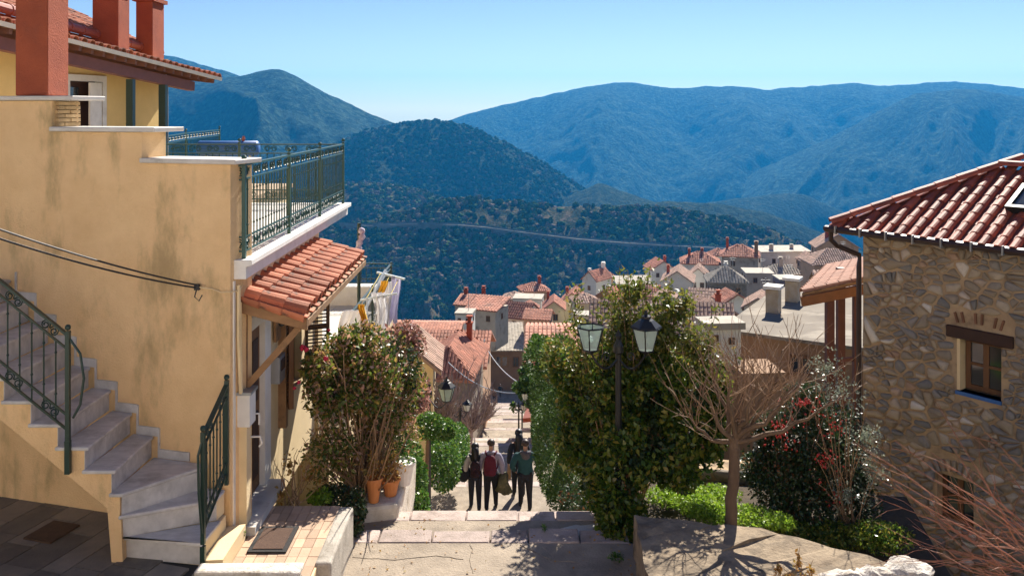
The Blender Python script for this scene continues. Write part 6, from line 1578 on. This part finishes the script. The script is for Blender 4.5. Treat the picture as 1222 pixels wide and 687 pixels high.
r4, T4, h4 = person(P(627, 609, 21.55), 1.74, R(4), 'man in a dark teal jacket with a grey hood, hands in pockets', M_TEAL, M_BLK, M_HAIRB, 'short', (.22, -.12), ('pocket', 'pocket'), build=1.25, hood=M_GREYH)
r3, T3, h3 = person(V((P(619, 0, 22.25).x, 22.25, gz)), 1.72, R(8), 'woman dressed in black walking half hidden behind the teal jacket', M_BLK, M_BLK, M_HAIRD, 'long', (.1, -.08), ('back', 'down'), build=1.0)
q = MB(); c = h3['l'] + V((.02, -.05, -.16)); q.box(c, (.10, .20, .26)); o = q.build('tote_bag', M_TANBAG, None, label='tan tote bag held by the woman in black', cat='bag'); bevel(o, .03, 2)
MB().tube([c + V((0, -.06, .12)), c + V((0, -.03, .2)), c + V((0, .03, .2)), c + V((0, .06, .12))], .012, 5).build('handle', M_TANBAG, o)
for px, d, yaw, lab, tp, hr in ((590, 108, 20, 'far walker in a brown jacket casting a shadow on the lower landing', fabric('brown_coat', (.16, .10, .07), (.12, .07, .05)), M_HAIRB), (597, 116, 160, 'far seated-looking walker in dark clothes at the end of the street', M_BLK, M_HAIRD)):
    p = P(px, 0, d); person(V((p.x, d, STREET_TOP(d))), 1.72, R(yaw), lab, tp, M_JEAN, hr, 'short', (.1, -.1), detail=False, group='far walkers at the end of the street')
# ------------------------------------------------------------------ the village below
M_VW = mat('village_white', (.80, .77, .70), (.70, .67, .60), .8, .9, .2, 8, stain=(.42, .37, .3), stain_scale=.7, stain_amt=.5)
M_VC = mat('village_cream', (.76, .66, .44), (.68, .58, .37), .8, .9, .2, 8)
M_VP = mat('village_peach', (.62, .40, .25), (.55, .34, .2), .8, .9, .2, 8, stain=(.35, .22, .13), stain_scale=.6)
M_VG = mat('village_grey', (.50, .44, .36), (.38, .33, .27), .8, .9, .3, 6, stain=(.18, .15, .12), stain_scale=.6)
M_VS = mat('village_stone', (.36, .31, .25), (.20, .17, .14), 2.6, .95, .8, 6, stain=(.13, .11, .09), stain_scale=1.4)
M_VT = mat('village_brown', (.33, .20, .11), (.24, .14, .08), .8, .9, .3, 6)
M_VR = mat('village_tile', (.52, .235, .155), (.42, .175, .11), .9, .85, .3, 8, vary=.25, stain=(.17, .115, .085), stain_scale=.5, stain_amt=.7)
M_VR2 = mat('village_old_tile', (.52, .345, .255), (.42, .27, .195), .9, .85, .3, 8, vary=.25, stain=(.17, .13, .10), stain_scale=.6, stain_amt=.7)
M_VR3 = mat('village_dark_tile', (.20, .06, .04), (.15, .045, .03), .9, .8, .3, 8, vary=.25)
M_VSL = mat('stone_slab_roof', (.40, .35, .28), (.28, .24, .19), 1.4, .9, .5, 6, vary=.22, stain=(.18, .155, .12), stain_scale=.8)
M_CONC = mat('concrete_roof', (.22, .185, .14), (.15, .122, .092), 1.2, .9, .6, 6, stain=(.34, .295, .23), stain_scale=.9, stain_lo=.55, stain_hi=.62, stain_amt=.6, sstretch=(.35, 1, 1), detail=8)

M_VFL = mat('flat_roof', (.46, .41, .34), (.34, .30, .24), 1.0, .9, .4, 6, stain=(.24, .2, .16), stain_scale=.8)
def tiles_sheet(b, o, u, v, W_, L_, tw, tl, keep=None, jit=.3, rr=None, relief=.22):
    """barrel tile courses as real relief on a slope (one mesh)"""
    rr = rr or random.Random(1); u, v = V(u).normalized(), V(v).normalized(); n = u.cross(v); n = n if n.z > 0 else -n
    nc, nr = max(1, int(W_ / tw)), max(1, int(L_ / tl)); tw, tl = W_ / nc, L_ / nr
    for j in range(nr):
        for i in range(nc):
            a0, b0 = (i + .5) * tw, j * tl
            if keep and not keep(a0, b0 + tl * .5): continue
            h = tw * relief; p = V(o) + u * a0 + v * b0 + n * rr.uniform(0, jit * h)
            q = [p - u * tw * .42, p - u * tw * .24 + n * h, p + u * tw * .24 + n * h, p + u * tw * .42]; e = v * tl * 1.08 - n * h * .35
            b.raw(q + [k + e for k in q], [(0, 1, 5, 4), (1, 2, 6, 5), (2, 3, 7, 6), (3, 2, 1, 0)])

def village_house(name, label, px, py, d, w, l, h, rot, roof='gable', rise=1.2, wall=None, rmat=None, over=.35, wins=(), chim=(), tile=(0.36, 0.56), wc=None, group='houses of the village below', base_drop=3.0, gmat=None, flat_rim=.25, relief=.22):
    """footprint w x l centred over the photo point (px,py) = middle of the front wall's foot; local -y is the front"""
    wall = wall or M_VW; rmat = rmat or M_VR; f = P(px, py, d); ro = Matrix.Rotation(rot, 3, 'Z'); c = f + ro @ V((0, l / 2, 0))
    root = empty(name, c, 0, label=label, cat='house', group=group)
    def T(x, y, z): return c + ro @ V((x, y, z))
    X, Y = w / 2, l / 2
    b = MB(); b.prism([T(-X, -Y, -base_drop), T(X, -Y, -base_drop), T(X, Y, -base_drop), T(-X, Y, -base_drop)], (0, 0, h + base_drop))
    if roof == 'gable': b.prism([T(-X, -Y, h), T(X, -Y, h), T(0, -Y, h + rise)], ro @ V((0, l, 0)))
    if roof == 'gable_x': b.prism([T(-X, -Y, h), T(-X, Y, h), T(-X, 0, h + rise)], ro @ V((w, 0, 0)))
    b.build('wall', wall, root)
    rb = MB(); ts = MB(); tw, tl = tile or (1, 1); O = over; rr = random.Random(int(px * 13 + py)); up = V((0, 0, 1))
    def face(o, u, v, W_, L_, keep=None): tiles_sheet(ts, V(o) + up * .06, u, v, W_, L_, tw, tl, keep, .3, rr, relief)
    if roof == 'gable':
        s = rise / X; ln = math.hypot(X + O, s * (X + O)); z0 = h - s * O
        for sg in (-1, 1):
            e = T(sg * (X + O), -Y - O, z0); r_ = T(0, -Y - O, h + rise); rb.prism([e, r_, r_ + ro @ V((0, l + 2 * O, 0)), e + ro @ V((0, l + 2 * O, 0))], (0, 0, .10))
            face(e + up * .06, ro @ V((0, 1, 0)), r_ - e, l + 2 * O, ln)
    elif roof == 'gable_x':
        s = rise / Y; ln = math.hypot(Y + O, s * (Y + O)); z0 = h - s * O
        for sg in (-1, 1):
            e = T(-X - O, sg * (Y + O), z0); r_ = T(-X - O, 0, h + rise); rb.prism([e, r_, r_ + ro @ V((w + 2 * O, 0, 0)), e + ro @ V((w + 2 * O, 0, 0))], (0, 0, .10))
            face(e + up * .06, ro @ V((1, 0, 0)), r_ - e, w + 2 * O, ln)
    elif roof == 'hip':
        A, B = X + O, Y + O; m_ = min(A, B); s = rise / m_; z0 = h - 0.02
        E_ = [T(-A, -B, z0), T(A, -B, z0), T(A, B, z0), T(-A, B, z0)]
        if A >= B: R1, R2 = T(-A + B, 0, z0 + rise), T(A - B, 0, z0 + rise)
        else: R1, R2 = T(0, -B + A, z0 + rise), T(0, B - A, z0 + rise)
        lowr = [p - up * .12 for p in E_]
        if A >= B: fc = [(0, 1, 5, 4), (1, 2, 5), (2, 3, 4, 5), (3, 0, 4)]
        else: fc = [(0, 1, 4), (1, 2, 5, 4), (2, 3, 5), (3, 0, 4, 5)]
        rb.raw(E_ + [R1, R2] + lowr, fc + [(9, 8, 7, 6), (0, 6, 7, 1), (1, 7, 8, 2), (2, 8, 9, 3), (3, 9, 6, 0)])
        cs = math.sqrt(1 + s * s)
        for k in range(4):
            p0, p1 = E_[k], E_[(k + 1) % 4]; u = (p1 - p0); W_ = u.length; u.normalize(); inn = V((-u.y, u.x, 0)); L_ = m_ * cs
            face(p0, u, inn + up * s, W_, L_, lambda a, b_, W_=W_, cs=cs: b_ / cs < a < W_ - b_ / cs)
    elif roof == 'shed':
        e0, e1 = T(-X - O, -Y - O, h), T(X + O, -Y - O, h); r0, r1 = T(-X - O, Y + O, h + rise), T(X + O, Y + O, h + rise); rb.prism([e0, e1, r1, r0], (0, 0, .12))
        if tile: face(e0 + up * .07, e1 - e0, r0 - e0, w + 2 * O, math.hypot(l + 2 * O, rise))
    else:
        rb.prism([T(-X - .12, -Y - .12, h + .002), T(X + .12, -Y - .12, h + .002), T(X + .12, Y + .12, h + .002), T(-X - .12, Y + .12, h + .002)], (0, 0, .22))
    ro_ = rb.build('roof', rmat, root)
    if ts.v and tile: ts.build('tile_courses', rmat, ro_, kind='stuff')
    if not wins and h > 1.4:
        k_ = min(1.0, h / 3.2); wins = [('f', sx * w * .25, h * .36, .85 * k_, 1.15 * k_) for sx in (-1, 1)] + [('l', sx * l * .25, h * .36, .8 * k_, 1.1 * k_) for sx in (-1, 1)] + [('r', 0, h * .36, .8 * k_, 1.1 * k_)]
    elif h > 2.2: wins = list(wins) + [('l', sx * l * .25, h * .36, .8, 1.1) for sx in (-1, 1)] + [('r', 0, h * .36, .8, 1.1)]
    if d > 90 and int(px) % 2:
        q = MB(); a_ = T(X * .4, 0, h + max(rise, .2) * .6); q.tube([a_, a_ + up * 2.2], .035, 4); q.bar(a_ + up * 2.0 + V((-.5, 0, 0)), a_ + up * 2.0 + V((.5, 0, 0)), .04); q.bar(a_ + up * 1.7 + V((-.35, 0, 0)), a_ + up * 1.7 + V((.35, 0, 0)), .04); q.build('aerial', M_GREYMET, root)
    for (side, u, z, ww, hh, *mm) in wins:
        m_ = mm[0] if mm else M_WOOD
        if side == 'f': ax, nn, o_ = ro @ V((1, 0, 0)), ro @ V((0, -1, 0)), T(u, -Y, z)
        elif side == 'r': ax, nn, o_ = ro @ V((0, 1, 0)), ro @ V((1, 0, 0)), T(X, u, z)
        else: ax, nn, o_ = ro @ V((0, -1, 0)), ro @ V((-1, 0, 0)), T(-X, u, z)
        q = MB(); t_ = min(ww, hh) * .14
        for x0, x1, z0, z1 in ((-ww / 2, -ww / 2 + t_, 0, hh), (ww / 2 - t_, ww / 2, 0, hh), (-ww / 2 + t_, ww / 2 - t_, 0, t_), (-ww / 2 + t_, ww / 2 - t_, hh - t_, hh), (-t_ / 2, t_ / 2, t_, hh - t_)):
            q.prism([o_ + ax * x0 + up * z0, o_ + ax * x1 + up * z0, o_ + ax * x1 + up * z1, o_ + ax * x0 + up * z1], nn * .06)
        wo = q.build('window', m_, root); g = MB(); g.prism([o_ + ax * (-ww / 2 + t_ * .5) + up * t_ * .5, o_ + ax * (ww / 2 - t_ * .5) + up * t_ * .5, o_ + ax * (ww / 2 - t_ * .5) + up * (hh - t_ * .5), o_ + ax * (-ww / 2 + t_ * .5) + up * (hh - t_ * .5)], nn * .02); g.build('pane', M_GLASS, wo)
    for (x, y, z, ww, hh, *mm) in chim:
        m_ = mm[0] if mm else M_REDR
        q = MB(); p = T(x, y, z); q.box(p + up * hh / 2, (ww, ww, hh), rot); q.box(p + up * (hh + .04), (ww * 1.3, ww * 1.3, .08), rot); q.box(p + up * (hh + .2), (ww * .6, ww * .6, .24), rot); q.box(p + up * (hh + .36), (ww * 1.15, ww * 1.15, .07), rot); q.build('chimney', m_, root)
    return root, T

VH = village_house
r = R
# along the street
VH('corner_house', 'cream house with rough sunlit tiles beside the rose bush', 492, 520, 25.5, 1.2, 2.2, 2.0, r(3), 'gable', .5, M_CREAM, M_VR2, .25, tile=(0.18, 0.27), wins=(('f', .2, .9, .5, .8),), base_drop=4)
_, TT = VH('tiled_house', 'stone house with red tile hip roof, brown shutters and a red chimney', 531, 497, 39, 2.0, 5.0, 1.75, r(-6), 'hip', 1.05, M_VS, M_VR, .3, tile=(0.16, 0.27), wins=(('f', .3, .95, .62, .62),), chim=((.5, 1.4, 2.4, .26, .8),), base_drop=4)
VH('pink_roofed_house', 'house with a wide pale red tile roof behind the red chimney', 535, 455, 47, 3.6, 5, .9, r(-4), 'gable_x', 1.1, M_VP, M_VR, .3, tile=(0.19, 0.30), base_drop=5)
_, TT = VH('slab_roofed_house', 'house with a grey stone-slab roof, white door and boarded brown front', 596, 448, 124, 6.6, 9.0, 3.5, r(2), 'shed', 1.6, M_VT, M_VSL, .4, relief=.07, tile=(0.44, 0.40), wins=(('f', -1.9, .9, 1.2, 2.5, M_VW), ('f', .3, 1.2, 2.0, 1.7, M_WOODL), ('f', 2.3, 1.2, .9, 1.4)), base_drop=9)
VH('brown_gable_house', 'narrow brown gabled house touching the grey slab roof', 563, 440, 128, 2.6, 7.0, 3.6, r(8), 'gable', 1.0, M_VT, M_VSL, .2, tile=(0.40, 0.40), base_drop=5)
VH('peach_house', 'long peach wall topped with a row of red tiles beyond the rose bush', 503, 417, 60, 5.0, 3.5, 1.0, r(-3), 'gable_x', .35, M_VP, M_VR, .15, tile=(0.20, 0.28), wins=(('f', 1.6, .1, .28, .24),), base_drop=6)
VH('rubble_roofed_house', 'house under a weathered stone and tile roof behind the slab roof', 583, 402, 150, 8.4, 8.0, 1.2, r(3), 'hip', 1.9, M_VS, M_VR2, .3, tile=(0.32, 0.40), base_drop=8)
VH('street_house', 'tall cream house edge beside the cypress hedge, red tile roof', 658, 505, 36, 1.7, 6, 2.5, r(-2), 'gable_x', .6, M_CREAM, M_VR, .3, tile=(0.18, 0.29), wins=(('l', -1.5, 1.0, .5, .9), ('l', 1.2, 1.0, .5, .9)), base_drop=4)
VH('lower_tiled_house', 'house with a plain red tile roof between slab roof and yellow house', 668, 438, 62, 3.6, 5, .9, r(2), 'gable_x', 1.15, M_VP, M_VR, .3, tile=(0.24, 0.34), base_drop=8)
# the cluster on the spur
VH('grey_gabled_house', 'grey sided house with red roof and two red chimneys at the gully edge', 555, 381, 130, 3.2, 6, 2.1, r(-18), 'gable_x', .9, M_VG, M_VR, .3, tile=(0.40, 0.56), chim=((-1.0, 0, 2.6, .5, 1.1), (1.3, 1.5, 2.5, .5, 1.3)), wins=(('f', -.6, .7, .6, .7),))
VH('low_grey_house', 'low grey house with sloping tiled roof below the two red chimneys', 574, 390, 118, 4.2, 4.5, 2.2, r(-22), 'shed', .9, M_VG, M_VR, .3, tile=(0.40, 0.56))
VH('white_shed', 'small whitewashed block beside the weathered stone roof', 553, 390, 108, 2.0, 2.6, 1.5, r(-8), 'flat', 0, M_VW, M_VFL)
VH('dark_red_house', 'long house with a dark red tiled roof and pale wall', 608, 392, 138, 5.4, 6, 1.8, r(-24), 'gable_x', 1.7, M_VW, M_VR3, .3, tile=(0.40, 0.56), wins=(('f', -1.4, .5, .6, .8), ('f', .8, .5, .6, .8)))
VH('porch_house', 'house with red tiled porch next to the dark red roof', 630, 388, 150, 3.0, 3.5, 2.6, r(-6), 'gable', .8, M_VP, M_VR, .3, tile=(0.40, 0.56), wins=(('f', -.6, .4, .9, 1.3), ('f', .7, .6, .6, .8)))
VH('white_terrace_house', 'bright white flat terrace block behind the yellow house', 629, 372, 185, 6.0, 5, 2.6, r(-8), 'flat', 0, M_VW, M_VFL, wins=(('f', -1, .8, .8, 1.0), ('f', 1.2, .8, .8, 1.0)))
VH('yellow_house', 'pale yellow house with a steep front gable and one dark window', 661, 388, 172, 4.0, 6.5, 3.1, r(-3), 'gable', 1.5, M_VC, M_VR, .35, tile=(0.40, 0.56), wins=(('f', .3, .9, 1.0, 1.3),), chim=((-1.2, 2.6, 3.8, .55, 1.3),))
VH('yellow_wing', 'wide yellow wing with big tiled gable behind the steep gable', 683, 380, 184, 5.0, 7.5, 3.2, r(-10), 'gable', 2.1, M_VC, M_VR, .4, tile=(0.40, 0.56), chim=((-1.5, 0, 4.3, .6, 1.2),), wins=(('f', .8, .8, .8, 1.0),))
VH('old_red_house', 'old red tiled house behind the white terrace block', 640, 362, 215, 6.5, 6, 3.0, r(12), 'hip', 1.6, M_VP, M_VR, .4, tile=(0.48, 0.64), chim=((1.5, 0, 4.2, .7, 1.6),))
VH('tan_house', 'tan house with low tiled roof at the left edge of the cluster', 612, 370, 205, 5.0, 5, 2.6, r(-10), 'hip', 1.2, M_VP, M_VR2, .4, tile=(0.48, 0.64), wins=(('f', .5, .8, .8, 1.0),))
VH('white_gable_house', 'white side-gabled house standing high above the yellow wing', 703, 354, 215, 4.0, 7, 4.2, r(-38), 'gable', 1.9, M_VW, M_VR, .4, tile=(0.48, 0.64), chim=((-.5, -2.5, 5.4, .6, 1.0, M_VW), (0, 2.8, 5.6, .6, 1.6, M_VW)), wins=(('f', 0, 1.6, .8, 1.1),))
VH('tall_red_house', 'tall red roofed house with white chimney behind the shrub top', 724, 352, 225, 5.5, 6, 4.4, r(15), 'hip', 1.8, M_VP, M_VR, .4, tile=(0.48, 0.64), chim=((.5, .5, 5.6, .7, 1.9, M_VW),))
VH('dark_gable_house', 'dark red gabled house under the tall red roofed house', 722, 372, 178, 4.6, 5, 2.8, r(-30), 'gable', 1.6, M_VT, M_VR, .4, tile=(0.40, 0.56))
VH('lower_gable_house', 'small tiled house below the dark red gable', 735, 386, 150, 4.0, 5, 2.0, r(-28), 'gable', 1.3, M_VP, M_VR, .3, tile=(0.40, 0.56))
VH('ridge_house', 'long low brown tiled roof close behind the lamp shrub', 790, 425, 48, 7.6, 4.6, .8, r(-8), 'gable_x', 1.6, M_VT, M_VR2, .25, tile=(0.21, 0.32), base_drop=6)
VH('long_white_house', 'low white walled house seen through the shrub top', 757, 352, 205, 8, 5, 2.6, r(5), 'shed', .9, M_VW, M_VFL, .3, tile=None)
VH('white_double_house', 'white house with two pale tiled gables facing the shrub', 808, 356, 168, 5.6, 7.5, 3.2, r(-14), 'gable', 1.9, M_VW, M_VR2, .4, tile=(0.40, 0.56), wins=(('f', 1.0, 1.0, .7, .9), ('f', -1.2, 1.0, .7, .9)), chim=((-2, 1, 3.6, .6, 1.6),))
VH('white_gable_wing', 'narrow white gabled wing beside the double-gabled house', 833, 352, 180, 3.2, 6, 4.0, r(-14), 'gable', 1.4, M_VW, M_VR2, .4, tile=(0.40, 0.56))
VH('red_hip_house', 'white house with a bright red hip roof and small chimneys', 836, 337, 205, 8.4, 7.5, 4.3, r(-10), 'hip', 2.4, M_VW, M_VR, .5, tile=(0.48, 0.64), wins=(('f', 1.6, 1.6, 1.0, 1.3), ('f', -1.6, 1.6, 1.0, 1.3)), chim=((-2.5, -1, 5.2, .6, 1.9), (.5, .3, 6.2, .6, .9)))
VH('stone_shutter_house', 'pale stone house with red-brown shutters and grey slab hip roof', 869, 361, 132, 5.4, 5.2, 3.0, r(-5), 'hip', 2.1, M_VS, M_VSL, .35, relief=.1, tile=(0.40, 0.40), wins=(('f', -1.35, 1.1, .7, 1.1), ('f', 1.45, 1.1, .7, 1.1)), chim=((.2, 1, 4.4, .5, .8, M_VW),))
VH('orange_hip_house', 'tan house with orange hip roof and a tall thin chimney', 883, 324, 200, 8.0, 7, 3.4, r(-14), 'hip', 2.2, M_VG, M_VR, .5, tile=(0.48, 0.64), chim=((-2.8, 1.5, 4.0, .6, 2.6), (3.6, -2.5, 3.0, .8, 3.6, M_VT)), wins=(('f', -1.5, 1.2, .9, 1.1),))
VH('long_hall', 'long pale hall with a flat roof on the skyline of the village', 938, 322, 206, 11.6, 6, 4.2, r(4), 'shed', .5, M_VW, M_VG, .3, tile=None, chim=((-2.8, -1, 4.4, .8, 1.0, M_VG), (2.5, 0, 4.4, .7, .8, M_VG)))
VH('old_slab_house', 'old low house with a rubble slab roof in front of the pale hall', 937, 340, 162, 7.0, 5, 1.9, r(2), 'hip', 1.5, M_VG, M_VSL, .35, relief=.12, tile=(0.48, 0.48), chim=((-.2, -.5, 2.4, .7, 2.1, M_VG),), wins=(('f', 1, .5, .8, .9),))
VH('grey_wall_house', 'grey flat-topped house beside the stone house with shutters', 907, 344, 150, 4.6, 5, 2.4, r(-5), 'flat', 0, M_VG, M_VFL, wins=(('f', -.8, .9, .7, .9), ('f', .9, .9, .7, .9)))
VH('tan_gable_house', 'tan tiled house with a stout red chimney just over the lean-to roof', 1000, 312, 188, 8.4, 7, 3.0, r(-8), 'gable', 2.7, M_VP, M_VR2, .5, tile=(0.48, 0.64), chim=((-1.6, -1, 4.2, 1.0, 1.9),))
VH('tan_hip_house', 'wide pale tiled hip roof just above the timber lean-to', 1003, 330, 150, 9.0, 7, 2.0, r(0), 'hip', 2.2, M_VP, M_VR2, .5, tile=(0.40, 0.56), wins=(('f', -2, .6, .8, .9),))
VH('pink_gable_house', 'small white house with pink tiled gable roof below the grey wall', 905, 382, 92, 2.9, 4.2, 1.3, r(-20), 'gable', .95, M_VW, M_VR2, .3, tile=(0.28, 0.40))
VH('small_tiled_house', 'small brown tiled house among bare branches', 862, 392, 70, 3.0, 3.6, .9, r(18), 'gable', .9, M_VT, M_VR2, .3, tile=(0.24, 0.36), chim=((.7, 0, 1.4, .35, .9),))
VH('purple_wall_house', 'grey-violet low house right of the old slab roof', 943, 352, 140, 3.2, 4, 2.3, r(0), 'flat', 0, mat('violet_wall', (.22, .17, .2), (.18, .14, .16), 1, .9), M_VFL)
VH('terracotta_row_house', 'terracotta house squeezed between the dark red and the yellow roofs', 640, 396, 128, 3.6, 4, 1.9, r(-12), 'gable_x', .9, M_VP, M_VR, .3, tile=(.4, .5))
VH('low_tan_house', 'low tan tiled house in front of the white side-gabled house', 702, 374, 165, 4.5, 5, 2.0, r(10), 'hip', 1.3, M_VC, M_VR2, .35, tile=(.45, .6))
VH('garage_house', 'small flat cream block at the foot of the yellow wing', 695, 390, 150, 3.0, 3.5, 1.8, r(-5), 'flat', 0, M_VC, M_VFL)
VH('upper_red_house', 'red tiled house left of the bright red hip roof', 792, 336, 215, 6.0, 6, 3.0, r(8), 'gable', 1.9, M_VW, M_VR, .4, tile=(.5, .65), chim=((1.2, 0, 4.2, .6, 1.3),))
VH('mid_red_house', 'red tiled house in front of the low white walled house', 770, 366, 170, 5.5, 5, 2.2, r(-6), 'gable_x', 1.5, M_VP, M_VR, .4, tile=(.45, .6))
VH('narrow_white_house', 'narrow white house with pale roof under the double-gabled house', 795, 372, 140, 3.2, 4, 2.0, r(-10), 'gable', 1.0, M_VW, M_VR2, .3, tile=(.4, .55))
VH('brown_roof_house', 'brown roofed house below the stone house with shutters', 842, 376, 110, 4.2, 4.2, 1.6, r(-18), 'gable_x', 1.2, M_VG, M_VR2, .3, tile=(.35, .5))
VH('walled_yard_house', 'low house with pink roof above the small tiled house', 880, 376, 104, 3.0, 3.5, 1.5, r(8), 'gable', .9, M_VW, M_VR, .3, tile=(.35, .5))
VH('far_tan_house', 'small tan house between the pale hall and the tan gable', 968, 326, 195, 3.6, 5, 2.6, r(-4), 'gable', 1.4, M_VP, M_VR2, .35, tile=(.5, .65))
VH('crest_house', 'small white house peeping over the red hip roof', 862, 318, 240, 4.5, 5, 3.0, r(12), 'hip', 1.6, M_VW, M_VR, .4, tile=(.55, .7))
VH('lean_side_house', 'grey stone house seen under the timber lean-to roof', 1008, 372, 80, 4.5, 4, 2.2, r(-10), 'gable_x', 1.0, M_VS, M_VR2, .3, tile=(.35, .45))
# the broad concrete roof with its two stacks, just beyond the garden
root, TT = VH('concrete_roofed_house', 'brown house with broad grey concrete roof and two stained chimneys', 969, 455, 31.4, 6.0, 8.0, 1.4, r(-31), 'shed', .1, M_VT, M_CONC, .3, tile=None, base_drop=5, wins=(('f', -.4, .15, .8, .75),))
M_STK = mat('stained_stack', (.46, .40, .31), (.36, .28, .18), 3, .9, .4, 20, stain=(.36, .19, .07), stain_scale=2.2, sstretch=(1, 1, .3))
for px, pyb, pyt, d, w in ((923, 376, 342, 35.4, .5), (946, 364, 332, 37.3, .52)):
    p0, p1 = P(px, pyb, d), P(px, pyt, d); q = MB(); q.box((p0 + p1) / 2 + V((0, 0, -.1)), (w, w, (p1 - p0).z), R(-31)); q.build('chimney', M_STK, root)
    q = MB(); q.box(p1 + V((0, 0, .0)), (w * 1.35, w * 1.35, .12), R(-31)); q.build('chimney_cap', M_VW, root)
MB().bar(P(874, 389, 33.4), P(930, 354, 40.0), .12, .1).build('roof_verge', M_VW, root)
_wg, _ = VH('white_garden_house', 'whitewashed little house with small openings behind the bare tree', 864, 418, 29, 1.15, .8, .7, r(6), 'flat', 0, M_VW, M_VFL, wins=(('f', -.3, .3, .2, .22), ('f', .25, .2, .2, .22)), base_drop=.5)
MB().box(P(864, 418, 29.4) + V((0, 0, -2.6)), (3.6, 1.6, 4.1), R(6)).build('plinth', M_VT, _wg)
# red awning and white wall lamp bracket at the street side
aw_ = empty('shop_awning', P(636, 500, 44), 0, label='red shop awning beside the far street lamps', cat='awning')
MB().prism([P(624, 500, 44), P(638, 499, 44), P(638, 486, 45), P(628, 487, 45)], (0, 0, .05)).build('canvas', mat('red_canvas', (.24, .05, .03), (.18, .04, .025), 4, .8), aw_)
MB().prism([P(624, 500, 44), P(638, 499, 44), P(638, 503, 44), P(624, 504, 44)], (0, .03, 0)).build('valance', MATS['red_canvas'], aw_)
sa = empty('white_awning', P(628, 455, 34), 0, label='white window awning high on the street house', cat='awning')
MB().prism([P(624, 451, 33), P(632, 449, 33), P(634, 431, 34), P(629, 430, 34)], (0, .02, -.06)).build('canvas', M_WHITE, sa)
# ------------------------------------------------------------------ the air over the valley
hm = bpy.data.materials.new('air'); hm.use_nodes = True
nt = hm.node_tree; nt.nodes.remove(nt.nodes['Principled BSDF'])
pv = nt.nodes.new('ShaderNodeVolumePrincipled')
pv.inputs['Color'].default_value = (.03, .39, .95, 1)
pv.inputs['Density'].default_value = HAZE
pv.inputs['Anisotropy'].default_value = 0.2
nt.links.new(pv.outputs[0], nt.nodes['Material Output'].inputs['Volume'])
lo = V((-6500, -120, -1250)); hi = V((6500, 6400, 250))
hz = MB().bbox(lo, hi).build('haze', hm, None, label='thin blue haze filling the valley air', cat='haze', kind='stuff')
